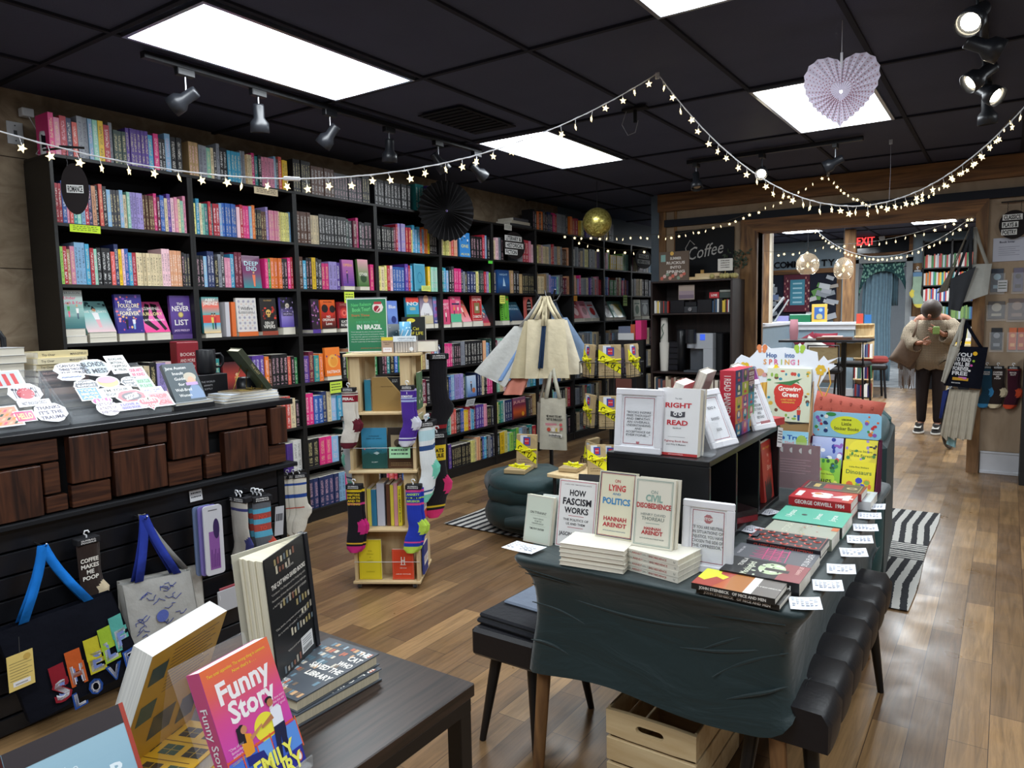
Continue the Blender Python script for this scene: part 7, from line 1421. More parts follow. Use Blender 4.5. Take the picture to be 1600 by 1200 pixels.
t = thing('acrylic_stand','clear acrylic riser holding the Funny Story paperback','stand',(-.905,.615,.7515),pi / 2 + .14); b = MB('acrylic')
b.box(-.07,.07,-.05,.0,.058,.061); b.box(-.07,.07,-.053,-.05,.058,.075); b.add([(-.07,.0,.06),(.07,0,.06),(.07,.08,.25),(-.07,.08,.25)],[(0,1,2,3)]); b.add([(-.07,.08,.25),(.07,.08,.25),(.07,.14,0),(-.07,.14,0)],[(0,1,2,3)]); b.box(-.07,.07,-.05,-.047,0,.058); b.build('sheet',t)
# yellow Bookstore books
def store(mb,W,H):
 y = -.0005; rect(mb,-W / 2,W / 2,0,H,'c89c28',y); rr = random.Random(3)
 for i in range(3):
  for j in range(4):
   x0,z0 = -W * .46 + W * .33 * i,H * (.06 + .24 * j); rect(mb,x0,x0 + W * .24,z0,z0 + H * .13,['2c4a3c','2a2a24','3a3228'][(i + j) % 3],y - .0002); rect(mb,x0 + W * .115,x0 + W * .125,z0,z0 + H * .13,'b09030',y - .0003); rect(mb,x0,x0 + W * .24,z0 + H * .06,z0 + H * .065,'b09030',y - .0003)
 for k in range(3): rect(mb,-W * .4,W * .4,H * (.23 + .24 * k),H * (.238 + .24 * k),'6a4a20',y - .0003)
 text(mb,'BOOKSTORE',0,H * .22,.012,'9a2c20',y - .0004,w=W * .7,bold=.03)
z_ = .7515
for i,c in enumerate(('c89c28','c89c28')):
 flat = thing('paperback',['yellow Bookstore paperback at the bottom behind the acrylic riser','yellow Bookstore paperback lying on the other one'][i],'book',(-1.09,.56 + .02 * i,z_),.25 * i + .1); W,H,T_ = .135,.205,.026
 b = MB('print',c); b.T = Matrix.Translation((0,-H / 2,T_)) @ Matrix(((1,0,0,0),(0,0,1,0),(0,-1,0,0),(0,0,0,1))); b.box(-W / 2,W / 2,0,.0012,0,H); b.box(-W / 2,W / 2,T_ - .0012,T_,0,H); b.box(-W / 2,-W / 2 + .0012,.0012,T_ - .0012,0,H,color='244840'); store(b,W,H); b.build('cover',flat)
 p = MB('pages','e6e0d0'); p.box(-W / 2 + .0012,W / 2 - .001,-H / 2 + .001,H / 2 - .001,.0012,T_ - .0012); p.build('pages',flat); z_ += T_ + .0005
def store_back(mb,W,H):
 y = -.0005; rect(mb,-W / 2,W / 2,0,H,'b88c20',y)
 for i in range(12): rect(mb,-W * .2,W * (.42 - .05 * (i % 3)),H * (.93 - .03 * i),H * (.938 - .03 * i),'6a5020',y - .0002)
 for x,z,w,h,c in ((-.44,.74,.2,.14,'2c4038'),(-.44,.42,.2,.16,'2a4a40'),(-.2,.2,.3,.2,'3a3a30'),(.2,.15,.24,.22,'2a3a34')): rect(mb,W * x,W * (x + w),H * z,H * (z + h),c,y - .0003)
 text(mb,'S',-W * .25,H * .88,.007,'3a2c10',y - .0003)
# thick yellow book leaning away, white page block toward the camera side
book('display_book','thick yellow backed paperback leaning away behind Funny Story',.17,.235,.036,'e0e0de',(-1.165,.578,.806),(-.40,0,-pi / 2 + radians(19)),None,page='ecebe6',back=store_back)
# light blue book at the corner
def pear(mb,W,H):
 y = -.0005; vgrad(mb,-W / 2,W / 2,0,H,['7a9cb0','8ab0c4','96b8c8'],y); rect(mb,-W / 2,W / 2,H * .88,H,'2c2428',y - .0002); rect(mb,W * .46,W / 2,0,H,'a03828',y - .0003)
 text(mb,'The',-.012,H * .76,.012,'d4e4ec',y - .0003,bold=0); text(mb,'BRIAR',.01,H * .64,.018,'e0ecf2',y - .0003,w=W * .6,bold=.03); text(mb,'CLUB',.01,H * .52,.018,'e0ecf2',y - .0003,w=W * .5,bold=.03)
book('display_book','light blue book with dark top band at the bottom left corner',.145,.215,.03,'8ab0c4',(-.885,.40,.79),(-.5,0,pi / 2 - .02),pear,spine='5a2420',hard=True)
flat_stack(-.93,.40,.7515,1,.2,.15,.036,['3a2a2c'],pi / 2,'hardback','dark hardback carrying the light blue book at the corner')
# ---------------------------------------------------------------- benches, crate
def bench(label,x0,x1,y0,y1,h,th,ribs,n=6):
 t = thing('bench',label,'bench',((x0 + x1) / 2,(y0 + y1) / 2,0),0); hx,hy = (x1 - x0) / 2,(y1 - y0) / 2; b = MB('leather','15151a')
 if ribs:
  m = n * 10; pr = []
  for i in range(m + 1):
   y = -hy + 2 * hy * i / m; g = abs(sin(pi * n * i / m)) ** .5; pr.append((y,g))
  for i in range(m):
   (ya,ga),(yb,gb) = pr[i],pr[i + 1]; V = []
   for y,g in ((ya,ga),(yb,gb)):
    o = .012 * g; r = .035
    V += [(-hx - o * .4,y,h - th),(-hx - o,y,h - r),(-hx + r * .5,y,h - .008 + o * .6),(0,y,h - .004 + o),(hx - r * .5,y,h - .008 + o * .6),(hx + o,y,h - r),(hx + o * .4,y,h - th)]
   b.add(V,[(k,k + 1,k + 8,k + 7) for k in range(6)],smooth=True)
  V0 = [(-hx,-hy,h - th),(-hx,-hy,h - .035),(-hx + .017,-hy,h - .008),(0,-hy,h - .004),(hx - .017,-hy,h - .008),(hx,-hy,h - .035),(hx,-hy,h - th)]
  b.add(V0,[list(range(7))]); b.add([(x,hy,z) for x,_,z in V0],[list(range(7))[::-1]]); b.add([(-hx,-hy,h - th),(hx,-hy,h - th),(hx,hy,h - th),(-hx,hy,h - th)],[(0,1,2,3)])
 else: b.cbox(-hx,hx,-hy,hy,h - th,h,.012)
 b.build('seat',t)
 for sx in (-1,1):
  for sy in (-1,1): MB('plastic','121214').cyl((sx * (hx - .06),sy * (hy - .08),h - th),(sx * (hx - .02),sy * (hy - .03),0),.022,.012,n=12).build('leg',t)
 return t
bench('black ribbed leather bench pushed against the right side of the table',-.60,-.335,1.87,3.05,.478,.11,True,7)
bench('black leather bench left of the table with folded clothes',-1.50,-1.235,1.90,2.35,.42,.10,False)
t = thing('folded_clothes','black and blue grey folded sweatshirts lying on the left bench','clothes',(-1.365,2.1,.4215),-.06); b = MB('fabric','17181e'); b.cbox(-.13,.13,-.17,.16,0,.018,.008); b.cbox(-.125,.13,-.16,.16,.019,.034,.007); b.build('black_shirt',t)
b = MB('fabric','6a7484'); b.cbox(-.10,.13,-.05,.17,.035,.048,.006); b.build('grey_shirt',t); b = MB('fabric','6aa8d8'); b.prism([(-.03,-.07),(.03,-.03),(.12,-.02),(.12,-.08),(.02,-.09)],0,.0015); o = b.build('print',t,(0,.05,.0495),(-pi / 2,0,0)); o.rotation_euler = (pi / 2,0,0); o.location = (0,.06,.051)
t = thing('folded_clothes','orange cloth folded at the far end of the left bench','clothes',(-1.34,2.32,.4215),0); b = MB('fabric','c85a30'); b.cbox(-.08,.08,-.03,.03,0,.05,.01); b.build('cloth',t)
t = thing('wooden_crate','pale pine crate with an oval hand hole under the table','crate',(-.855,2.16,0),0)
hx,hy,hh = .147,.21,.255
def cr(*q): MB('pine_flat').cbox(*q,.002).build('slat',t)
for z0,z1 in ((.0,.075),(.085,.16)):
 cr(-hx,hx,-hy,-hy + .014,z0,z1); cr(-hx,hx,hy - .014,hy,z0,z1)
b = MB('pine_flat'); slot = [(.045 * cos(a) * (1) + (.0 if 0 else 0),0) for a in ()]
n = 24; O = []; I = []
for i in range(n):
 a = 2 * pi * i / n; I.append((.018 * cos(a) + (.028 if cos(a) > 0 else -.028),.215 + .013 * sin(a)))
 q = max(abs(cos(a)) / hx,abs(sin(a)) / .0425); O.append((cos(a) / q,.2125 + sin(a) / q))
for yy0,yy1 in ((-hy,-hy + .014),):
 V = [(x,yy0,z) for x,z in O] + [(x,yy0,z) for x,z in I] + [(x,yy1,z) for x,z in O] + [(x,yy1,z) for x,z in I]; F = []
 for i in range(n): j = (i + 1) % n; F += [(i,j,n + j,n + i),(2 * n + i,3 * n + i,3 * n + j,2 * n + j),(n + i,n + j,3 * n + j,3 * n + i),(i,2 * n + i,2 * n + j,j)]
 b.add(V,F);
b.build('end_panel',t); cr(-hx,hx,hy - .014,hy,.17,hh)
for z0,z1 in ((0,.075),(.085,.16),(.17,hh)):
 for x0,x1 in ((-hx,-hx + .01),(hx - .01,hx)): cr(x0,x1,-hy + .014,hy - .014,z0,z1)
for k in range(6): cr(-hx + .012,hx - .012,-hy + .03 + .064 * k,-hy + .08 + .064 * k,.0,.01)
# ---------------------------------------------------------------- armchair with coral pillow
ac = thing('armchair','dark green velvet armchair behind the book table','armchair',(-.99,4.35,0),radians(4))
b = MB('velvet','14343a'); b.cbox(-.47,.47,-.45,.45,.08,.42,.04); o = b.build('base',ac)
b = MB('velvet','20494c'); b.cbox(-.33,.33,-.43,.30,.42,.55,.05); b.build('seat_cushion',ac)
b = MB('velvet','20494c'); b.cbox(-.47,.47,.26,.46,.40,.90,.06); b.build('backrest',ac)
for s in (-1,1):
 b = MB('velvet','122c30'); b.cbox(min(s * .33,s * .49),max(s * .33,s * .49),-.42,.44,.06,.82,.03); b.build('armrest',ac)
 b = MB('velvet','1d484e'); b.tube([(s * .40,-.42 + .1 * i,.81) for i in range(9)],[.055,.07,.075,.078,.078,.078,.075,.07,.06],12); b.build('arm_roll',ac)
b = MB('velvet','1f484b'); b.tube([(.405,-.47,.12 + .07 * i) for i in range(9)],[.06,.08,.085,.086,.086,.086,.085,.08,.06],12); b.build('arm_front',ac)
for x in (-.4,.4):
 for y in (-.38,.38): MB('leg_wood').cyl((x,y,.08),(x,y,0),.025,.018,n=10).build('leg',ac)
t = thing('throw_pillow','coral pillow with rows of tufts standing on the armchair','pillow',(-.80,4.16,.80),0)
t.rotation_euler = (-.30,.16,radians(-6)); b = MB('fabric','a85244')
def pil(u,v,s):
 x,z = 2 * u - 1,2 * v - 1; k = max(0,(1 - x ** 4) * (1 - z ** 4)) ** .5; return (x * .25 * (1 - .05 * (1 - z * z)),s * .075 * k,z * .25 * (1 - .05 * (1 - x * x)))
b.grid(lambda u,v: pil(u,v,-1),16,16); b.grid(lambda u,v: pil(1 - u,v,1),16,16)
b.build('cover',t); b = MB('fabric','a04a3e')
for i in range(9):
 for j in range(9):
  u,v = (i + .7 + .3 * (j % 2)) / 9.6,(j + .8) / 9.6; p = Vector(pil(u,v,-1)); b.lathe([(0,0)],3) if 0 else b.cyl(p,p + Vector((.004,-.008,-.014)),.007,.003,n=6)
b.build('tufts',t)['kind'] = 'stuff'
# ---------------------------------------------------------------- green knot stool, rack, coat tree
st = thing('knot_stool','dark green stool of thick folded rolls on the striped rug','stool',(-2.70,4.13,.011),radians(25))
b = MB('velvet','112a2c'); b.tube([(.20 * cos(a),.20 * sin(a) * .9,.12 + .015 * sin(2 * a)) for a in [2 * pi * i / 24 for i in range(25)]],.118,14,caps=False); b.build('lower_roll',st)
b = MB('velvet','133033'); b.tube([(-.24,-.1,.27),(-.1,-.17,.29),(.08,-.16,.28),(.23,-.06,.27),(.25,.1,.28),(.1,.2,.3),(-.12,.18,.3),(-.25,.06,.3),(-.22,-.08,.29)],[.06,.1,.11,.1,.1,.11,.11,.1,.06],14); b.build('middle_roll',st)
b = MB('velvet','153437'); b.lathe([(0,.40),(.12,.405),(.21,.40),(.27,.37),(.285,.33),(.26,.29),(.18,.27),(0,.26)],28); b.build('seat',st)
b = MB('velvet','102729'); b.tube([(-.12,-.31,.12),(.0,-.325,.13),(.12,-.31,.13)],[.03,.05,.03],10); b.build('tucked_end',st)
def wrapped(label,W,H,loc,rot,T=.03,words=('A SURPRISE','ROMANCE'),lay=False,seed=1,strip=True):
 t = thing('wrapped_book',label,'wrapped book',loc,0,'blind date books wrapped in kraft paper'); t.rotation_euler = rot
 b = MB('paper','b09a74'); b.cbox(-W / 2,W / 2,0,T,0,H,.003); y = -.0005
 rect(b,-W * .3,W * .05,H * .7,H * .97,'d8dce4',y); rect(b,-W * .15,W * .2,H * .66,H * .92,'3a4a98',y - .0002); rect(b,-W * .08,W * .13,H * .7,H * .88,'c03040',y - .0003); text(b,'BLIND DATE',.02 * W,H * .80,H * .025,'f0f0f0',y - .0005,w=W * .18,bold=.012)
 poly(b,[(W * .2,H * .97),(W * .5,H * .97),(W * .5,H * .8)],'c0a880',y - .0004)
 for i,s_ in enumerate(words): text(b,s_,-W * .1,H * (.24 - .075 * i),H * .036,'4a3c28',y,bold=0,w=W * .55)
 if strip: poly(b,[(-W / 2,H * .86),(-W / 2,H * .52),(W / 2,H * .12),(W / 2,H * .42)],'e2dc20',y - .0007)
 ang = -math.atan2(H * .42,W)
 for i,ch in enumerate('CAU' if W < .13 else 'CAUT'): text(b,ch,W * (-.33 + .24 * i),H * (.60 - .115 * i),H * .15,'201e14',y - .0010,bold=.03,rot=ang,w=W * .17)
 b.build('wrapping',t)
 r = MB('plastic','e2dc20'); r.tube([(-W / 2 - .003,-.004,H * .54),(-.01,-.007,H * .52),(W / 2 + .003,-.004,H * .56)],.006,6); r.tube([(.0,-.008,H * .52),(-.035,-.02,H * .58),(-.03,-.018,H * .50),(0,-.01,H * .52),(.035,-.02,H * .57),(.04,-.015,H * .50),(0,-.008,H * .52)],.006,6); r.build('caution_tape_bow',t)
 return t
RX,RY = -2.36,4.72
rk = thing('wire_rack','black wire spinner rack of wrapped mystery books','wire rack',(RX,RY,.011),0)
b = MB('plastic','111114'); b.cyl((0,0,0.02),(0,0,1.28),.02,n=12); b.cyl((0,0,0),(0,0,.02),.2,n=24); b.build('pole',rk)
for zz in (1.04,.68,.33):
 for k in range(6):
  a = radians(-67) + k * pi / 3; R0 = .215; b = MB('plastic','131316'); b.T = Matrix.Rotation(a + pi / 2,4,'Z') @ Matrix.Translation((0,-R0,zz))
  for z in (0,.09): b.tube([(-.085,.06,z),(-.085,0,z),(.085,0,z),(.085,.06,z)],.0028,5)
  for x in (-.085,-.03,.03,.085): b.tube([(x,0,.09),(x,0,-.02),(x,.06,-.02)],.0024,5)
  b.tube([(-.085,.06,-.02),(-.085,.06,.2),(.085,.06,.2),(.085,.06,-.02)],.0024,5); b.tube([(0,.06,.05),(0,R0 - .02,.05)],.003,5)
  b.build('pocket',rk)
wn = 0
for zz,ks in ((1.04,(0,1,5)),(.68,(0,1,5)),(.33,(0,5,4))):
 for k in ks:
  a = radians(-67) + k * pi / 3; q = Matrix.Rotation(a + pi / 2,4,'Z') @ Vector((0,-.20,0))
  side = {0: 'middle',1: 'right',5: 'left',4: 'far left'}[k]; lev = {1.04: 'top',.68: 'second',.33: 'lowest'}[zz]
  wrapped(f'kraft wrapped book with yellow caution tape, {side} pocket of the {lev} rack tier',.155 if k == 0 else .14,.235,(RX + q.x,RY + q.y,zz + .011 - .015),(-.08,0,a + pi / 2),words=(('A TALE OF','SUPERNATURALLY','CORRECT ROMANCE'),('BRAINY','GOODNESS','TRAVELING TIME'),('A NOVEL','MYSTERY'))[k % 3])
wrapped('kraft wrapped book standing upright on the green knot stool',.15,.235,(-2.76,4.18,.418),(-.08,0,radians(14)),words=('A TWISTED','MYSTERIOUS','ACTION ROMANCE'))
w_ = wrapped('kraft wrapped book lying flat in front of the upright one on the stool',.15,.2,(-2.70,3.96,.455),(-pi / 2 + .0,0,radians(-10)),T=.03)
w_.rotation_euler = (-pi / 2,0,radians(14)); w_.location = (-2.72,3.97,.447)
wt = thing('low_table','low pale wooden table beside the wire rack','table',(-2.18,4.02,0),radians(-5)); MB('pine').cbox(-.24,.28,-.12,.2,.44,.465,.003).build('tabletop',wt)
for x in (-.2,.24):
 for y in (-.09,.17): MB('plastic','17171a').cyl((x,y,.44),(x,y,.011),.012,n=8).build('leg',wt)
w2 = wrapped('kraft wrapped book leaning on the low pale table',.12,.2,(-2.10,4.0,.467),(-.25,0,radians(38)),words=('A BRIDGE','STORY'))
for i in range(2): w3 = wrapped(['kraft wrapped book lying at the left of the low table','kraft wrapped book lying at the right of the low table'][i],.13,.18,(-2.32 + .3 * i,4.0 + .02 * i,.496),(-pi / 2,0,radians(8)),T=.028)
# coat tree of totes
ct = thing('coat_tree','black pole stand hung with many canvas bags','coat stand',(-3.02,4.95,0),0); b = MB('plastic','131316'); b.cyl((0,0,.0),(0,0,1.66),.016,n=12); b.cyl((0,0,0),(0,0,.02),.17,n=20); b.build('pole',ct)
for a in (-.6,.9,2.4,4.0): b = MB('plastic','131316'); b.tube([(0,0,1.58),(.07 * cos(a),.07 * sin(a),1.60),(.12 * cos(a),.12 * sin(a),1.68)],.008,8); b.build('arm',ct)
HC = Vector((-3.0,4.88,1.64))
def hang(label,ang,w,z0,z1,c,strap,spread=.10,apex=1.63,extra=None,amp=.015,lean=.0,d=.03,r=.07,lat=0):
 nr = Vector((cos(ang),sin(ang),0)); sd = Vector((-nr.y,nr.x,0)); ctr = Vector((-3.02,4.9,0)) + nr * r; c2 = ctr + nr * spread + Vector((-.826,-.564,0)) * lat; ctr = ctr + Vector((-.826,-.564,0)) * lat * .35
 tote(label,ctr - sd * w * .42 + Vector((0,0,z1)),ctr + sd * w * .42 + Vector((0,0,z1 + lean * .3)),c2 + sd * w * .5 + Vector((0,0,z0 + lean)),c2 - sd * w * .5 + Vector((0,0,z0)),nr,c,strap,(-3.02 + nr.x * .05,4.9 + nr.y * .05,apex),d=d,amp=amp,fr=2.5,extra=extra,strapw=.014,group='canvas bags on the coat stand')
fa = -radians(58)
hang('large cream canvas bag hanging at the front of the coat stand',fa,.34,1.0,1.45,'cfc3a6','d4c8a8',r=.13)
hang('cream canvas bag hanging at the right of the coat stand',fa + .35,.26,1.02,1.44,'d0c6b0','d0c4a8',lat=-.10,r=.08)
hang('beige canvas bag left of the large cream one',fa - .3,.24,1.0,1.44,'bfb394','c8bc9c',lat=.12,r=.10)
hang('coral pink bag hanging low on the left of the coat stand',fa - .2,.15,.87,1.28,'d88e7c','d8c8b0',lat=.24,r=.06)
hang('light blue bag between the coral and white bags',fa - .2,.10,.98,1.34,'7a98c4','7a98c4',lat=.31,r=.03)
hang('white grey bag spreading out at the far left of the coat stand',fa - .3,.26,1.05,1.40,'b8b8b4','b8b8b4',lat=.42,lean=-.12,r=.0,amp=.02)
hang('navy striped bag seen edge on in the middle of the coat stand',fa,.04,1.08,1.40,'24344c','c8bc9c',r=.165,lat=.05)
hang('denim blue bag with portraits hanging behind the coat stand',fa + .3,.24,1.10,1.46,'6a7c94','5c7490',lat=-.26,r=-.06)
def mytote(b,fn,nr):
 print_on(b,fn,nr,[('THE WAY TO MY',.52,.66,.016,.15,'1c1c20'),('HEART IS THROUGH',.52,.60,.016,.16,'1c1c20'),('RECT',.42,.50,.018,.10,'c88890'),('RECT',.5,.42,.05,.12,'d8c8b8'),('DISC',.35,.40,0,.03,'c05040'),('DISC',.52,.40,0,.032,'e8e4dc'),('DISC',.68,.40,0,.03,'c8b050'),('DISC',.82,.50,0,.024,'c86060'),('DISC',.84,.42,0,.022,'c86060'),('RECT',.55,.29,.026,.14,'f0ece4'),('bookshop',.55,.29,.018,.12,'1c1c20')])
tote('pale tote reading THE WAY TO MY HEART, hanging low beside the stool',(-2.93,4.66,.85),(-2.74,4.70,.85),(-2.72,4.68,.46),(-2.93,4.63,.46),(.4,-1,0),'bdb8a8','b8b4a4',(-2.90,4.78,1.14),d=.03,extra=mytote)
tote('grey tote hanging behind the pale tote near the stool',(-3.05,4.80,.80),(-2.92,4.74,.80),(-2.90,4.72,.48),(-3.06,4.80,.48),(.2,-1,0),'9e9a90','a8a498',(-2.96,4.84,1.12),d=.02)
# ---------------------------------------------------------------- coffee corner
kx0,kx1,ky,kz = -3.10,-2.24,7.12,1.80
ks = thing('coffee_shelf','dark brown open shelf unit with coffee machine under the Coffee board','shelf unit',(kx0,ky,0),0); w = kx1 - kx0
for x in (0,w - .02): MB('espresso').cbox(x,x + .02,0,.4,0,kz - .018,.002).build('side_panel',ks)
for z in (kz,1.47,.86,.5,.08): MB('espresso').cbox(.0 if z == kz else .02,w if z == kz else w - .02,0,.4,z - .018,z,.002).build('shelf',ks)
MB('espresso').box(.02,w - .02,.39,.4,0,kz - .018).build('back_panel',ks)
t = thing('coffee_board','black board with the white script word Coffee','sign',(-2.69,BY - .03,1.86),0); b = MB('matte','1c1d20'); b.cbox(-.32,.32,0,.015,0,.49,.002); b.build('board',t)
b = MB('paint','b8b4b0'); text(b,'Coffee',0,.26,.13,'b8b4b0',-.003,w=.40,bold=.0,rot=.16,italic=.35); b.tube([(-.18,-.003,.2),(-.2,-.003,.3),(-.15,-.003,.38),(-.1,-.003,.33)],.005,5); b.build('lettering',t)
def kit(name,label,cat_,loc,rz,parts):
 """a small thing from a list of (part name, material, colour, shapes)"""
 t = thing(name,label,cat_,loc,rz)
 for nm,mt,c,shapes in parts:
  b = MB(mt,c)
  for s in shapes:
   k = s[0]; a = s[1:]; col_ = None
   if isinstance(a[-1],str) and k in 'bcl': col_ = a[-1]; a = a[:-1]
   if k == 'b': b.cbox(*a,color=col_)
   elif k == 'c': b.cyl(*a,color=col_)
   elif k == 'l': b.lathe(*a,color=col_)
   elif k == 't': text(b,*a[:5],a[5] if len(a) > 5 else 0,w=a[6] if len(a) > 6 else None,bold=.03)
   elif k == 'u': b.tube(*a)
   elif k == 'd': disc(b,*a)
   elif k == 'r': rect(b,*a)
  b.build(nm,t)
 return t
kit('canvas_print','canvas poster with jumbled white lettering on top of the coffee shelf','poster',(-2.86,7.16,kz),0,[('canvas','paper','6c5c50',[('b',-.16,.16,0,.02,0,.30,.002)] + [('d',-.13 + .03 * i,.03 + .02 * (i % 3),.018,['c86858','d8b0a8','8a9a88','d09080'][i % 4],-.001 - .0001 * i) for i in range(9)] + [('d',-.02,.28,.02,'e8b860',-.001),('r',-.14,-.09,.2,.27,'8ab0a8',-.001)]),('lettering','paper','e0d8d0',[('t',s_,.02,.23 - .045 * i,.026,'e0d8d0',-.003,w_) for i,(s_,w_) in enumerate((('SUMMER',.12),('RUCKUS',.2),('INTO',.12),('SPRING',.2)))])])
kit('wooden_tray','pale wooden blocks and tray on top of the coffee shelf','tray',(-2.52,7.22,kz),0,[('tray','pine_flat','d8c8a0',[('b',-.17,.1,-.08,.1,0,.03,.003),('b',-.13,.12,-.02,.1,.03,.065,.003)]),('cork','matte','b08a50',[('c',(-.06,0,.065),(-.06,0,.10),.018)])])
kit('table_sign','small white sign with gold frame on top of the coffee shelf','sign',(-2.34,7.2,kz),0,[('sign','paper','d8d4cc',[('b',-.075,.075,0,.006,.08,.2,.002)] + [('t',s_,0,.18 - .022 * i,.009,'5a5450',-.002,.09) for i,s_ in enumerate(('FREE','COFFEE OR TEA','FOR BOOK','LOVERS'))]),('stand','metal','a08850',[('c',(0,.003,0),(0,.003,.08),.004)])])
b = MB('velvet','b0a468')
rr = random.Random(2)
for i in range(9): b.T = Matrix.Translation((rr.uniform(-.1,.14),rr.uniform(-.04,.04),.02)); b.lathe([(0,-.02),(.02,-.01),(.028,.005),(.02,.025),(0,.035)],10)
tag(b.build('dried_flowers',None,(-2.36,7.16,kz + .001)),'pale dried hops lying around the small white sign','dried flowers')
b = MB('velvet','2c3a26'); rr = random.Random(4)
for i in range(60):
 p = Vector((rr.uniform(-.12,.12),rr.uniform(-.03,.03),rr.uniform(-.06,.10))); d = Vector((rr.uniform(-1,1),rr.uniform(-.4,.2),rr.uniform(-1,.6))).normalized() * .05; n_ = d.cross(Vector((0,1,0))).normalized() * .01; b.add([p,p + d * .5 + n_,p + d,p + d * .5 - n_],[(0,1,2,3)])
tag(b.build('greenery_sprig',None,(-2.33,BY - .06,2.0)),'dark green artificial foliage at the corner of the Coffee board','plant')
kit('stereo','black stereo with round knob on the coffee shelf','stereo',(-2.68,7.16,1.471),0,[('speaker','plastic','131318',[('b',-.22,-.07,0,.15,0,.13,.003)]),('speaker','plastic','131318',[('b',.07,.22,0,.15,0,.13,.003)]),('unit','plastic','34363a',[('b',-.068,.068,-.002,.15,0,.065,.003),('b',-.06,.06,0,.15,.066,.11,.003,'15161a')]),('knob','metal','b8bcc0',[('c',(0,0,.035),(0,-.02,.035),.02)])])
def rowbooks(mb,x0,x1,y,z,h,dep,cols,rr,axis='x'):
 x = x0
 while x < x1 - .008:
  w_ = min(rr.uniform(.008,.02) * (1 if h < .2 else 1.7),x1 - x); mb.box(x,x + w_ * .94,y,y + dep,z,z + h * rr.uniform(.85,1),color=rr.choice(cols)); x += w_
rr = random.Random(6); CD = ['8a8a8c','3a3a3e','c8c0b0','2a4a6a','a83830','d8b840','5a4a40','e0e0dc','1c1c20']
for x0,x1,l in ((-3.07,-2.91,'row of CDs at the left of the black stereo'),(-2.45,-2.27,'row of dark CDs at the right of the black stereo')): b = MB('print'); rowbooks(b,x0,x1,7.15,1.471,.135,.12,CD,rr); tag(b.build('compact_discs',None),l,'CDs',kind='stuff')
b = MB('print'); rowbooks(b,-3.07,-2.27,7.15,.501,.31,.28,['c8b8a0','a89888','5a4a44','8a5a50','e0d8c8','3a4a5a','b0a090'],rr); tag(b.build('vinyl_records',None),'records standing under the coffee machine','records',kind='stuff')
kit('framed_photo','tilted landscape picture leaning above the stereo','picture',(-2.74,7.2,1.605),0,[('print','paper','a8988c',[('b',-.085,.085,0,.008,0,.15,.001),('r',-.08,.08,.01,.05,'7a6a78',-.001),('r',-.08,.08,.05,.09,'9a8890',-.001)])])
kit('boxed_game','red and white cassette box lying right of the tilted picture','box',(-2.42,7.2,1.612),0,[('carton','print','b82c34',[('b',-.08,.02,0,.1,0,.06,.002),('t','LOVE',-.03,.03,.02,'f0e8e4',-.001,.06)]),('dark_case','print','3a4440',[('b',.025,.15,0,.1,0,.055,.002),('b',.025,.15,0,.1,.057,.08,.002,'8a8c84')])])
kit('cup_stack','two stacks of paper cups printed with leaves','cups',(-3.0,7.25,.861),0,[('cups','paper','cfcac0',[('l',[(.04,0),(.05,.30),(.04,.30),(.036,.56),(0,.56)],16)]),('leaf_print','paper','4a6a58',[('u',[(-.02,-.05,.34),(.01,-.052,.40),(-.01,-.05,.46),(.015,-.046,.5)],.004,5)])])
bpy.data.objects['cup_stack'].scale = (1,1,1)
kit('drawer_unit','black five drawer unit under the paper cups','drawers',(-2.96,7.16,.861),0,[('case','plastic','141418',[('b',-.10,.11,.11,.3,.0,.31,.003)]),('drawer_fronts','plastic','1c1c22',[('b',-.095,.105,.1,.108,.01 + .06 * i,.06 + .06 * i,.002) for i in range(5)])])
kit('coffee_machine','silver and black pod coffee machine on the dark brown shelf','coffee machine',(-2.58,7.15,.861),0,[('body','plastic','17181b',[('b',-.05,.2,.12,.38,0,.40,.01)]),('front_panel','plastic','a8acb2',[('b',-.10,.13,.02,.12,.24,.40,.004),('b',.03,.13,.02,.12,0,.24,.004)]),('drip_bay','plastic','4a4e54',[('b',-.12,.03,.06,.12,.02,.24,.003),('b',-.16,.05,-.02,.1,0,.02,.003)]),('screen','screen','4060d0',[('b',.0,.05,.012,.02,.33,.39,.001)]),('brew_head','plastic','202226',[('c',(-.09,0,.3),(-.09,0,.44),.055),('c',(-.09,0,.25),(-.09,0,.3),.04,'8a8e94')])])
kit('coffee_jar','dark canister between the cups and coffee machine','canister',(-2.83,7.3,.861),0,[('jar','plastic','1c1d20',[('l',[(0,0),(.05,0),(.05,.42),(.03,.44),(0,.44)],16)])])
kit('magazine_rack','narrow black rack with comic covers left of the coffee shelf','rack',(-3.28,6.85,0),0,[('frame','plastic','17171a',[('b',-.14,.14,0,.25,0,1.2,.004)]),('magazine','print','5a4a68',[('b',-.09,.09,-.012,-.002,.86,1.12,.001)]),('magazine','print','6a4038',[('b',-.09,.09,-.012,-.002,.52,.8,.001)])])
kit('desk_sign','white card with pink book on top of the black magazine rack','sign',(-3.26,6.92,1.201),0,[('card','paper','c8c8c8',[('b',-.12,.06,0,.004,0,.07,.001)]),('book_row','print','d83878',[('b',-.14,.0,.05,.2,.0,.14,.002,'6a7288'),('b',.0,.05,.05,.2,.0,.16,.002,'b85838'),('b',.055,.12,.05,.2,.0,.2,.002)])])
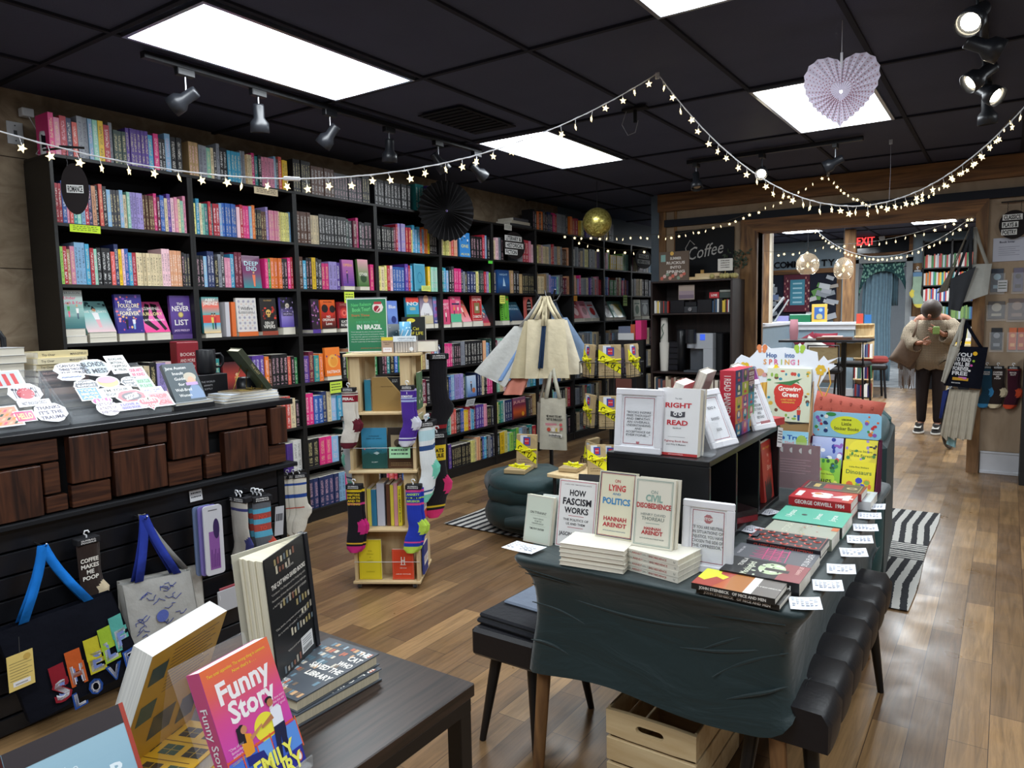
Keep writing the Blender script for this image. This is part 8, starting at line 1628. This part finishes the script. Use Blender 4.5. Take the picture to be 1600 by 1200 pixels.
# ---------------------------------------------------------------- right part of the back wall
kit('wall_notice','white notice with small print pinned under the poetry sign','notice',(-.01,BY - .008,1.86),0,[('sheet','paper','b8bac6',[('b',-.12,.15,0,.004,0,.2,.001),('t','Book lover',-.02,.165,.016,'4a4a5a',-.001,.11)] + [('r',-.08,.07 - .03 * (i % 2),.12 - .017 * i,.123 - .017 * i,'7a7a8a',-.001) for i in range(5)])])
for i,(x,z,w_,h_,c,c2,l) in enumerate(((-.09,1.60,.09,.2,'2c3444','9ab8c8','dark blue card in a clear pocket with a handwritten price'),(.06,1.60,.07,.2,'6a6478','4a4038','bookmark with a bearded portrait in a clear pocket'),(-.085,1.37,.12,.15,'5a5450','b0a898','brown botanical stickers in a clear pocket'),(.06,1.36,.12,.18,'6a5c58','9a8478','sepia comic sticker in a clear pocket'),(-.075,1.10,.08,.19,'1e2024','8a8c90','black bookmark with small white words'),(.04,1.10,.055,.19,'c86840','e8b078','left orange sunset bookmark'),(.10,1.10,.05,.19,'b85838','e0a068','right orange sunset bookmark'))):
 kit('card_pocket',l + ' on the back wall','card',(x,BY - .012,z),0,[('card','print',c,[('b',-w_ / 2,w_ / 2,0,.003,0,h_,.001),('d',0,h_ * .65,w_ * .3,c2,-.001),('r',-w_ * .3,w_ * .3,h_ * .15,h_ * .3,c2,-.001)]),('pocket','acrylic','ffffff',[('b',-w_ / 2 - .012,w_ / 2 + .012,-.008,-.006,-.02,h_ * .8,.0005)])])
note('white handwritten price card over the dark blue card',(-.05,BY - .026,1.6),.07,.1,'c4c4c8',(0,0,0),n=3,name='handwritten_card',cat='card')
for x,c,tc_,ws,l in ((-.135,'1a3c50','3a80b0',('BOOK','NERD'),'dark teal socks reading BOOK NERD, partly behind the navy tote'),(-.055,'2a201e','cfc0a0',('COFFEE','MAKES','ME','POOP'),'brown socks reading COFFEE MAKES ME POOP on the back wall'),(.055,'3c1424','c84a2c',('BOOK','SLUT'),'maroon socks with orange toes on the back wall')):
 sock(l,(x,BY - .05,.94),0,c,tc_,((.0,.012,'b8402c' if c == '3c1424' else c),(.085 if len(ws) > 2 else .06,.088 if len(ws) > 2 else .064,tc_)),tuple((s_,-.03 - .016 * i,.011,'d8d0cc') for i,s_ in enumerate(ws)),heel=tc_,scale=1.12)
tote('large white canvas bag hanging on the right wooden post',(-.29,7.40,1.84),(-.13,7.45,1.84),(-.15,7.40,1.58),(-.36,7.36,1.50),(0,-1,0),'a8a8a2','9c9a92',(-.27,7.50,2.16),d=.03)
tote('dark grey bag hanging in front of the large white one',(-.42,7.33,1.72),(-.24,7.36,1.82),(-.34,7.33,1.44),(-.43,7.31,1.46),(.1,-1,0),'3c3e42','34363a',(-.28,7.46,2.16),d=.03)
tote('taupe bag hanging at the left of the dark grey one',(-.46,7.36,1.72),(-.38,7.34,1.86),(-.44,7.34,1.62),(-.52,7.34,1.60),(0,-1,0),'6c6458','6c6458',(-.29,7.48,2.15),d=.03)
def free(b,fn,nr): print_on(b,fn,nr,[(s_,.34,.80 - .115 * i,.032,.12,'d8d8dc') for i,s_ in enumerate(('YOU','TO READ','WILL BE','FOREVER','FREE'))] + [('DISC',.66,.84,0,.035,'e0b030'),('DISC',.66,.66,0,.02,'90b840'),('DISC',.62,.55,0,.02,'c858a0'),('DISC',.6,.42,0,.018,'e0e0e0'),('RECT',.4,.2,.024,.12,'c89838'),('RECT',.45,.23,.018,.06,'c070b8'),('READ BOOKS',.3,.1,.010,.07,'c8c8cc')])
tote('navy tote reading TO READ WILL BE FOREVER FREE on the post',(-.37,7.33,1.14),(-.13,7.38,1.13),(-.17,7.36,.77),(-.44,7.30,.80),(0,-1,0),'12141e','12141e',(-.31,7.48,1.36),d=.04,extra=free)
tote('white folded tote seen edge on left of the navy tote',(-.40,7.28,1.16),(-.33,7.30,1.12),(-.43,7.27,.82),(-.46,7.26,.84),(0,-1,0),'a8a49a','b0aca0',(-.31,7.44,1.38),d=.02)
for i in range(4): tote(f'cream folded tote hanging below the navy one, {ordn(i + 1)} from the left',(-.40 + .05 * i,7.36 + .01 * i,.76),(-.34 + .055 * i,7.37 + .01 * i,.76),(-.40 + .06 * i,7.35,.30 + .01 * i),(-.455 + .055 * i,7.34,.36 - .01 * i),(.1,-1,0),'aca494',None,None,d=.02,amp=.012)
tote('dark blue folded tote left of the cream folded ones',(-.45,7.38,.74),(-.40,7.38,.76),(-.45,7.37,.5),(-.47,7.36,.5),(0,-1,0),'2c3870',None,None,d=.02)
tote('pale turquoise tote corner hanging lowest on the post',(-.39,7.40,.5),(-.32,7.40,.5),(-.34,7.40,.24),(-.41,7.39,.27),(0,-1,0),'8cb0b4',None,None,d=.02)
b = MB('black_shelf'); b.box(0,.4,0,.02,0,1.05); b.box(0,.4,0,.35,1.03,1.05); b.box(0,.02,.02,.35,0,1.03); tag(b.build('low_bookcase',None,(.125,7.2,0)),'black low bookcase cut by the right edge','bookcase')
# ---------------------------------------------------------------- back room
for x,y in ((1.2,9.6),(1.2,12.4)): ceiling_light(x,y,'added unseen panel brightening the back room, hidden by the shop wall',2.76)  # hidden panels added only to brighten the back room
t = kit('exit_sign','red lit EXIT sign in the back room','exit sign',(-2.2,14.7,2.58),0,[('housing','plastic','2a1c1e',[('b',-.19,.19,0,.06,0,.22,.004)]),('letters','exit_red','ff4040',[('t','EXIT',0,.11,.15,'ff4040',-.004,.30)]),('lamp','bulb','fff',[]) if 0 else ('side_lamp','plastic','c8ccd0',[('c',(.27,.02,.14),(.27,-.02,.14),.05)])])
kit('transom_window','dark framed interior window above the curtained doorway','window',(-1.9,14.88,2.42),0,[('frame','beam_wood','3a2a20',[('b',-.52,.45,-.02,0,0,.05,.003),('b',-.52,.45,-.02,0,.32,.36,.003),('b',-.52,-.46,-.02,0,0,.36,.003),('b',.39,.45,-.02,0,0,.36,.003)]),('pane','gloss','1c2026',[('b',-.46,.39,-.008,0,.05,.32,.001)])])
t = thing('doorway_curtain','grey blue curtain hanging in the far doorway','curtain',(-1.95,15.1,0),0); b = MB('fabric','7490a0'); b.grid(lambda u,v: (-.34 + .5 * u + .01 * sin(9 * v),.03 * sin(30 * u + sin(7 * u)),.1 + 2.1 * v),70,6); solid(b.build('drape',t),.004)
b = MB('fabric','4a6470'); b.grid(lambda u,v: (.12 + .14 * u,.02 + .02 * sin(20 * u),1.5 + .7 * v),16,4); solid(b.build('side_drape',t),.004); MB('metal','8a8c90').cyl((-.4,0,2.21),(.4,0,2.21),.012).build('rod',t)
n = 24; V = []; F = []
for i in range(n + 1): a = pi * i / n; V += [(-.39 * cos(a) * 1.0,0,1.62 + .52 * sin(a)),(-.43 * cos(a) if abs(cos(a)) > .7 else -.6 * cos(a),0,2.29 if abs(cos(a)) < .72 else 1.62 + .7 * (1 - abs(cos(a))) / .28)]
V = [(max(-.42,min(.42,x)),y,min(z,2.29)) for x,y,z in V]; F = [(2 * i,2 * i + 1,2 * i + 3,2 * i + 2) for i in range(n)]
def leafy():
 m,nt,b = newmat('leaf_fabric'); tc = N(nt,'ShaderNodeTexCoord'); mp = N(nt,'ShaderNodeMapping',inp={'Scale': (26,1,16),'Rotation': (0,.8,0)}); nt.links.new(tc.outputs['Object'],mp.inputs[0]); vo = N(nt,'ShaderNodeTexVoronoi',inp={'Scale': 1.0}); nt.links.new(mp.outputs[0],vo.inputs['Vector'])
 r = N(nt,'ShaderNodeValToRGB'); nt.links.new(vo.outputs['Distance'],r.inputs[0]); r.color_ramp.interpolation = 'CONSTANT'; r.color_ramp.elements[0].color = hexc('7aa898'); r.color_ramp.elements[1].color = hexc('1f4448'); r.color_ramp.elements[1].position = .42; nt.links.new(r.outputs[0],b.inputs['Base Color']); b.inputs['Roughness'].default_value = .9
leafy(); b = MB('leaf_fabric'); b.add(V,F); b.box(-.42,-.40,-.002,.002,0.8,1.7); o = b.build('arch_valance',None,(-1.93,14.95,0)); solid(o,.006); tag(o,'leaf patterned arched valance around the far doorway','valance')
kit('storage_box','brown cardboard box standing beyond the far doorway','box',(-2.0,19.5,0),0,[('carton','paper','6a5440',[('b',-.14,.16,0,.3,0,.52,.004),('r',-.03,.07,.2,.3,'b0b0ae',-.001)])])
b = MB('marble_tile'); tag(kit('broom','dark broom leaning beyond the far doorway','broom',(-1.85,19.2,0),0,[('handle','plastic','20242e',[('c',(-.12,0,0),(.16,.1,1.9),.02)]),('head','matte','2a2a30',[('b',-.2,.0,-.05,.05,0,.14,.01)])]))
bd = thing('community_board','long notice board covered with flyers in the back room','notice board',(-3.5,14.86,1.3),0); MB('matte','1e2230').box(-.95,.80,-.0,.03,0,.85).build('board',bd); rr = random.Random(21)
for i in range(64):
 x,z = rr.uniform(-.6,.74),rr.uniform(.02,.76);
 if -.17 < x < .36: continue
 b = MB('paper',rr.choice(['b8bcc4','c8c8cc','9aa0a8','b8b0a8','7a8ab0','d0d4d8','6a9a58'])); w_,h_ = rr.uniform(.06,.12),rr.uniform(.05,.1); b.T = Matrix.Translation((x,-.004 - .0006 * i,z)) @ Matrix.Rotation(rr.uniform(-.5,.5),4,'Y'); b.box(-w_,w_,0,.002,-h_ * .6,h_ * .6); b.build('flyer',bd)
b = MB('paper','5c2a38'); b.T = Matrix.Translation((.14,0,0)); b.box(-.29,.19,-.05,-.045,.12,.84);
for i in range(26): rect(b,-.28 + .026 * (i % 3) if i % 2 else .11 + .026 * (i % 3),-.26 + .026 * (i % 3) if i % 2 else .13 + .026 * (i % 3),.15 + .05 * (i // 2),.19 + .05 * (i // 2),['c88880','8a4a50','d8b8a8'][i % 3],-.051)
rect(b,-.17,.10,.25,.74,'4c8ea4',-.052); [rect(b,-.12,.05,.65 - .09 * i,.68 - .09 * i,'a8d0dc',-.053) for i in range(5)]; b.build('bookcase_poster',bd)
t = thing('wall_lettering','black letters spelling COMMUNITY above the notice board','lettering',(-3.3,14.86,2.27),0); b = MB('matte','121318')
for i,ch in enumerate('COMMUNITY'): text(b,ch,-.5 + .125 * i,.07,.12,'121318',-.01,bold=.03)
b.build('letters',t)
for x,y,r_,z,l in ((-2.17,10.0,.145,2.06,'left'),(-1.74,10.0,.12,1.98,'right')):
 kit('pendant_lamp',f'{l} round smoky glass pendant lamp in the back room','pendant lamp',(x,y,z),0,[('glass_shade','smoky_glass','c8a878',[('l',[(r_ * .2,.14),(r_ * .6,.115),(r_ * .93,.05),(r_,-.02),(r_ * .9,-.08),(r_ * .6,-.125),(r_ * .5,-.13)],18)]),('cord','matte','15151a',[('c',(0,0,.1),(0,0,CZ - z),.005)]),('bulb','star_glow','ffe9b0',[('l',[(0,-.05),(.02,-.02),(0,.02)],8)])])
kit('bar_table','high dark table with boxes on it in the back room','table',(-1.85,10.6,0),0,[('tabletop','plastic','15161a',[('b',-.75,.36,-.3,.35,1.03,1.06,.003)]),('pedestal','plastic','15161a',[('b',.0,.06,0,.06,0,1.03,.003),('b',-.3,.3,0,.06,0,.03,.003)])])
kit('flat_case','brown flat wooden case on the high table','case',(-1.92,10.5,1.061),.1,[('case','walnut','5a3a2c',[('b',-.22,.22,-.12,.12,0,.035,.003)]),('papers','paper','c0a8a0',[('b',-.15,.1,-.1,.1,.036,.05,.002)])])
for i,(x,y,r_) in enumerate(((-1.92,9.9,.1),(-1.78,11.1,-.1))):
 kit('bar_stool',['nearer black bar stool with a cane back','farther black bar stool with a cane back'][i],'stool',(x,y,0),r_,[('seat','leather','17171b',[('b',-.2,.2,-.2,.2,.66,.73,.02)])] + [('leg','plastic','15151a',[('c',(sx * .17,sy * .17,.66),(sx * .2,sy * .2,0),.014)]) for sx in (-1,1) for sy in (-1,1)] + [('back_frame','plastic','15151a',[('u',[(-.18,-.19,.7),(-.18,-.22,1.02),(.18,-.22,1.02),(.18,-.19,.7)],.012,6),('c',(-.2,-.19,.25),(.2,-.19,.25),.01)]),('cane_panel','canvas','b0a07c',[('b',-.165,.165,-.222,-.212,.80,1.0,.002)])])
kit('dining_chair','black leather chair with red papers by the partition end','chair',(-1.80,13.2,0),.3,[('seat','leather','17171b',[('b',-.18,.18,-.18,.18,.46,.56,.03)]),('cushion','fabric','8a3c38',[('b',-.2,.2,-.15,.15,.57,.68,.03)])] + [('leg','plastic','15151a',[('c',(sx * .13,sy * .13,.46),(sx * .16,sy * .16,0),.018)]) for sx in (-1,1) for sy in (-1,1)])
kit('bench_sofa','grey cushioned bench along the low partition','sofa',(-2.80,12.5,0),0,[('seat','fabric','8a8688',[('b',-.2,.65,-.25,.3,.3,.62,.05)])])
for i,(x,z,c,l) in enumerate(((-2.72,.86,'6c1c2c','crimson cushion at the left of the partition bench'),(-2.45,.90,'74202e','crimson cushion at the right of the partition bench'),(-2.62,.80,'a8a49e','pale patterned cushion between the crimson ones'))):
 b = MB('fabric',c); b.T = Matrix.Scale(.72,4); [b.grid(lambda u,v,s=s: pil(u if s < 0 else 1 - u,v,s),10,10) for s in (-1,1)]; tag(b.build('cushion',None,(x,12.66 - .1 * (i == 2),z),(-.1,.5 * (i - 1),0)),l,'cushion')
kit('framed_art','yellow framed blue picture on the partition','picture',(-2.62,13.0,1.252),.1,[('frame','print','d0a848',[('b',-.12,.12,0,.02,0,.3,.003)]),('picture','print','3a60a0',[('b',-.08,.08,-.004,0,.05,.25,.001),('d',0,.09,.05,'b0a878',-.006),('d',.02,.2,.03,'8ab0d8',-.006)])])
kit('storage_tub','green plastic tub on the partition','tub',(-2.93,13.05,1.252),0,[('tub','plastic','1f6a48',[('b',-.17,.17,-.05,.08,0,.12,.006),('b',-.17,.17,-.05,.08,.122,.135,.003,'a8c8b8')])])
kit('leaflet_holder','lilac eyeglass patterned cases left of the green tub','case',(-3.22,13.05,1.252),0,[('cases','print','8a88b8',[('b',-.1,.1,-.03,.05,0,.11,.005)])])
kit('clear_tray','tilted clear rack at the left end of the partition','rack',(-3.15,12.2,1.275),.4,[('rack','plastic','b0b4b8',[('u',[(-.15,0,0),(.15,.0,.4)],.02,6),('u',[(.0,0,0),(.22,.0,.36)],.012,6)])])
kit('candle_jar','pink tall bouquet wrap standing on the high table','bouquet',(-2.42,10.4,1.061),0,[('wrap','paper','9a6a72',[('l',[(.05,0),(.06,.12),(.05,.28),(0,.28)],12)])])
SB = thing('end_bookshelf','narrow shelf of books at the partition end','shelf',(-2.07,13.1,0),0); b = MB('pine'); b.box(0,.28,0,.02,0,1.2); [b.box(0,.28,-.14,.0,z,z + .02) for z in (.3,.65,1.0,1.2)]; b.build('frame',SB); b = MB('print'); rr = random.Random(3); [rowbooks(b,.01,.27,-.13,z,.22,.11,['2a2a5a','c8c8cc','8a2c30','3a6a4a','e0e0dc','4a5a7a'],rr) for z in (.32,.67,.02)]; o = b.build('books',SB); o['kind'] = 'stuff'
kit('book_pair','red and blue books on top of the narrow partition shelf','book',(-1.95,13.0,1.222),0,[('red_book','print','c04838',[('b',-.1,.0,0,.03,0,.16,.002)]),('blue_book','print','2c68a8',[('b',.02,.12,0,.03,0,.14,.002)])])
FB = thing('bookcase','tall black bookcase of bright books behind the standing person','bookcase',(-1.27,14.55,0),0)
for x in (0,.43,.88): MB('black_shelf').box(x,x + .025,0,.28,0,2.62).build('side_panel',FB)
for z in (.9,1.25,1.56,1.84,2.14,2.6): MB('black_shelf').box(0,.9,0,.28,z - .02,z).build('shelf',FB)
MB('matte','15151a').box(0,.9,.27,.28,0,2.6).build('back_panel',FB); rr = random.Random(31)
BC = [['b02c30','c8503c','2c7a40','3a8a4c','d8d4cc','e0dcd8','b8c8d8'],['c82c38','e08030','3a9aa0','d84070','4a9a50','e8d050','d8d8d8'],['b82c38','e8e4e0','c83c40','3a6ab0','e0b040','d8d8d8'],['4a8a9a','7a9a58','3a5a8a','a8b8c0','5a7a50'],['d8b040','c8c8c8','3a4a3a','e0d8a0']]
n_ = 0
for z,cs_ in ((2.14,BC[0]),(1.84,BC[1]),(1.56,BC[2]),(1.25,BC[3]),(.9,BC[4])):
 b = MB('print')
 for x0,x1 in ((-1.24,-.85),(-.82,-.40)): rowbooks(b,x0,x1,14.57,z + .001,.235,.2,cs_,rr)
 tag(b.build('books',None),f'bright spines on the {["top", "second", "third", "fourth", "fifth"][n_]} shelf behind the person','books',kind='stuff'); n_ += 1
sock('pale green patterned sock hanging left of the far bookcase',(-1.33,14.5,2.08),0,'8aa08c','c8b850',((.0,.04,'5a7a98'),),n=1,scale=2.0,flip=-1)
kit('bicycle','dark bicycle wheel and fork behind the standing person','bicycle',(-.45,8.75,.34),radians(80),[('wheel','plastic','17171a',[('u',[(.32 * cos(2 * pi * i / 28),0,.32 * sin(2 * pi * i / 28)) for i in range(29)],.018,8)]),('spokes','metal','8a8a8c',[('u',[(.3 * cos(i * .7),0,.3 * sin(i * .7)),(0,0,0)],.0015,4) for i in range(9)]),('fork','metal','4a4a4e',[('c',(0,.03,0),(.05,.03,.5),.012)])])
kit('reading_table','pale table with yellow book behind the person','table',(-.45,10.3,0),0,[('tabletop','paint','c8b890',[('b',-.2,.3,0,.4,.98,1.02,.004)]),('book_pile','print','d8b840',[('b',-.12,.1,.05,.2,1.021,1.05,.002),('b',-.1,.1,.05,.2,1.051,1.08,.002,'d8d4cc')])] + [('leg','paint','c8b890',[('c',(x,y,.98),(x,y,0),.02)]) for x in (-.16,.26) for y in (.04,.36)])
# ---------------------------------------------------------------- the standing person
def skin_fig(name,parent,verts,edges,rad,mt,c,sub=2,root=0):
 me = bpy.data.meshes.new(name); me.from_pydata(verts,edges,[]); o = bpy.data.objects.new(name,me); col.objects.link(o); o.parent = parent
 m = vcm(c,mt); me.materials.append(m); sk = o.modifiers.new('skin','SKIN'); sk.use_smooth_shade = True
 for i,r in enumerate(rad): d = me.skin_vertices[0].data[i]; d.radius = (r if isinstance(r,tuple) else (r,r)); d.use_root = (i == root)
 s_ = o.modifiers.new('sub','SUBSURF'); s_.levels = s_.render_levels = sub; return o
def vcm(c,mt):
 k = 'flat_' + c
 if k not in MATS: m,nt,b = newmat(k); b.inputs['Base Color'].default_value = hexc(c); b.inputs['Roughness'].default_value = .8 if mt == 'fabric' else .5; b.inputs['Subsurface Weight'].default_value = .0
 return MATS[k]
def knit():
 m,nt,b = newmat('flat_8e7f6c'); L = nt.links.new; tc = N(nt,'ShaderNodeTexCoord'); wv = N(nt,'ShaderNodeTexWave',inp={'Scale': 22.0,'Distortion': .6,'Detail': 1.0}); L(tc.outputs['Object'],wv.inputs['Vector']); w2_ = N(nt,'ShaderNodeTexWave',bands_direction='Z',inp={'Scale': 26.0}); L(tc.outputs['Object'],w2_.inputs['Vector'])
 mu = N(nt,'ShaderNodeMath',operation='MULTIPLY'); L(wv.outputs[1],mu.inputs[0]); L(w2_.outputs[1],mu.inputs[1]); r = N(nt,'ShaderNodeValToRGB'); L(mu.outputs[0],r.inputs[0]); r.color_ramp.elements[0].color = hexc('6e6152'); r.color_ramp.elements[1].color = hexc('b5a68e'); r.color_ramp.elements[1].position = .5
 L(r.outputs[0],b.inputs['Base Color']); b.inputs['Roughness'].default_value = .95; bp = N(nt,'ShaderNodeBump',inp={'Strength': .6,'Distance': .01}); L(mu.outputs[0],bp.inputs['Height']); L(bp.outputs[0],b.inputs['Normal'])
knit()
P = thing('person','person in an off-shoulder beige knit sweater and dark leggings, head bowed over a phone','person',(-.715,9.72,0),radians(-4))
# one body: pelvis root, spine bent forward (towards -y), neck, head, arms, legs
V = [(0,.05,.88),(0,.03,1.05),(0,-.01,1.22),(0,-.04,1.34),(0,-.10,1.40),(0,-.17,1.43),(0,-.21,1.40),
     (-.15,-.03,1.34),(-.215,-.06,1.14),(-.13,-.20,1.06),(-.06,-.26,1.08),(.15,-.03,1.34),(.23,-.08,1.17),(.14,-.22,1.16),(.08,-.27,1.22),
     (-.085,.03,.80),(-.09,-.0,.48),(-.095,.04,.12),(-.10,-.03,.045),(-.10,-.14,.03),(.085,.03,.80),(.08,.0,.48),(.075,.04,.12),(.08,-.03,.045),(.085,-.14,.03)]
Ed = [(0,1),(1,2),(2,3),(3,4),(4,5),(5,6),(3,7),(7,8),(8,9),(9,10),(3,11),(11,12),(12,13),(13,14),(0,15),(15,16),(16,17),(17,18),(18,19),(0,20),(20,21),(21,22),(22,23),(23,24)]
Rd = [(.15,.12),(.13,.10),(.13,.10),(.10,.085),(.05,.05),(.085,.10),(.07,.085),.052,.04,.028,.02,.052,.04,.028,.02,.09,.062,.04,.035,.025,.09,.062,.04,.035,.025]
skin_fig('body',P,V,Ed,Rd,'skin','a8745c')
skin_fig('leggings',P,[(0,.05,.90),(-.085,.03,.80),(-.09,.0,.48),(-.095,.04,.10),(.085,.03,.80),(.08,.0,.48),(.075,.04,.10)],[(0,1),(1,2),(2,3),(0,4),(4,5),(5,6)],[(.165,.13),.10,.072,.05,.10,.072,.05],'fabric','1d1418')
b = MB('flat_8e7f6c')      # sweater body: flared tube with open hem
rg = [(.16,.11,1.325,-.04),(.20,.135,1.27,-.035),(.20,.15,1.15,-.02),(.205,.155,1.0,0),(.225,.165,.88,.02),(.245,.17,.76,.03)]
nn = 24; VV = [(a * cos(2 * pi * j / nn),c_ + b_ * sin(2 * pi * j / nn),z + .02 * sin(3 * j) * (z < .8)) for a,b_,z,c_ in rg for j in range(nn)]; b.add(VV,[(i * nn + j,(i + 1) * nn + j,(i + 1) * nn + (j + 1) % nn,i * nn + (j + 1) % nn) for i in range(len(rg) - 1) for j in range(nn)],smooth=True)
for s_,pts_ in ((-1,[(-.155,-.04,1.29),(-.215,-.05,1.2),(-.23,-.08,1.12),(-.17,-.16,1.04),(-.12,-.20,1.03)]),(1,[(.16,-.04,1.30),(.22,-.06,1.23),(.24,-.10,1.15),(.18,-.18,1.13),(.14,-.22,1.15)])): b.tube(pts_,[.07,.085,.09,.075,.068],14,caps=False)
o = b.build('sweater',P); solid(o,.008)
b = MB('velvet','3a2d27')
hp = Vector((.005,-.185,1.452)); b.T = Matrix.Translation(hp) @ Matrix.Rotation(.75,4,'X'); b.lathe([(.108 * sin(pi * i / 14),.118 * -cos(pi * i / 14)) for i in range(4,15)],20); b.T = Matrix.Translation((-.06,-.06,1.50)); b.lathe([(.045 * sin(pi * i / 8),-.045 * cos(pi * i / 8)) for i in range(9)],12); b.build('hair',P)
vcm('a8745c','skin')
for nm,q,r_ in (('ear',(-.088,-.17,1.42),.018),('ear',(.088,-.17,1.42),.018)): b = MB('flat_a8745c'); b.T = Matrix.Translation(q); b.lathe([(r_ * .6 * sin(pi * i / 6),-r_ * 1.3 * cos(pi * i / 6)) for i in range(7)],8); b.build(nm,P)
b = MB('flat_a8745c'); b.cyl((0,-.255,1.40),(0,-.285,1.37),.014,.02,n=8); b.build('nose',P)
b = MB('matte','1c1414'); [b.cyl((x,-.262,1.415),(x,-.268,1.412),.012,n=8) for x in (-.035,.035)]; b.build('eyes',P); b = MB('matte','8a4a44'); b.cbox(-.024,.024,-.268,-.258,1.345,1.353,.002); b.build('mouth',P)
for (hx_,hy_,hz_),s_ in (((-.06,-.26,1.08),1),((.08,-.27,1.22),-1)):
 for k in range(5):
  a = -.5 + .22 * k; L = (.05,.07,.078,.072,.055)[k]; b = MB('flat_a8745c'); dx = s_ * L * cos(a * .6); dz = L * (.35 * k / 4 - .15) + (.03 if k == 4 else 0); q0 = Vector((hx_ + s_ * .01,hy_ - .005,hz_ - .022 + .011 * k)); b.tube([q0,q0 + Vector((dx * .5,-.018,dz * .6)),q0 + Vector((dx,-.008,dz))],[.0095,.009,.006],8); b.build('finger' if k < 4 else 'thumb',P)
kit('phone','small pale green phone case held up by the person','phone',(-.66,9.41,1.21),.1,[('case','plastic','8fae62',[('b',-.035,.035,0,.012,-.04,.05,.008)])])
for sx in (-.10,.082):
 b = MB('fabric','2a2826'); b.T = Matrix.Translation((sx,-.05,0)); b.grid(lambda u,v: ((.05 - .008 * v) * cos(2 * pi * u) ,-.03 + (.12 - .06 * v) * sin(2 * pi * u) + .035 * v,.03 + .09 * v),16,4); b.add([(-.035,-.12,.075),(.035,-.12,.075),(.035,.0,.115),(-.035,.0,.115)],[(0,1,2,3)],color='c8c4bc'); b.build('sneaker',P)
 b = MB('matte','d0ccc4'); b.T = Matrix.Translation((sx,-.08,0)); b.lathe([(0,0),(.056,0),(.058,.03),(0,.032)],18); o = b.build('sole',P); o.scale = (1,2.1,1); o.location = (0,.09,0)
bg = thing('shoulder_bag','taupe suede bag with long fringe hanging at the person left side','bag',(-.96,9.62,.95),0); b = MB('fabric','6a584a'); b.T = Matrix.Scale(.9,4); [b.grid(lambda u,v,s=s: pil(u if s < 0 else 1 - u,v,s),12,12) for s in (-1,1)]; o = b.build('pouch',bg); o.scale = (.62,1,.75); o.rotation_euler = (0,.5,0)
b = MB('fabric','5e4e42'); [b.tube([(-.08 + .013 * i,-.03,-.1),(-.075 + .012 * i,-.035,-.25),(-.07 + .011 * i + .01 * sin(i),-.03,-.40 - .03 * sin(i * 1.7))],.006,4) for i in range(14)]; o = b.build('fringe',bg); o['kind'] = 'stuff'
b = MB('fabric','6a584a'); ribbon(b,[(.03,-.05,.1),(.08,-.08,.25),(.10,-.05,.38)],(.012,0,0)); solid(b.build('strap',bg),.004)
kit('tablet_stand','black arched stand at the left edge behind the counter','stand',(-3.52,1.22,1.30),pi / 2,[('arch','plastic','0e0f14',[('u',[(.1,0,-.195),(.1,0,.14),(.085,0,.165),(.06,0,.172),(-.2,0,.172)],.012,8),('b',-.2,.1,.0,.01,.13,.17,.003),('u',[(.07,0,-.195),(.065,0,.07),(.03,0,.115),(-.02,0,.13)],.014,8)])])
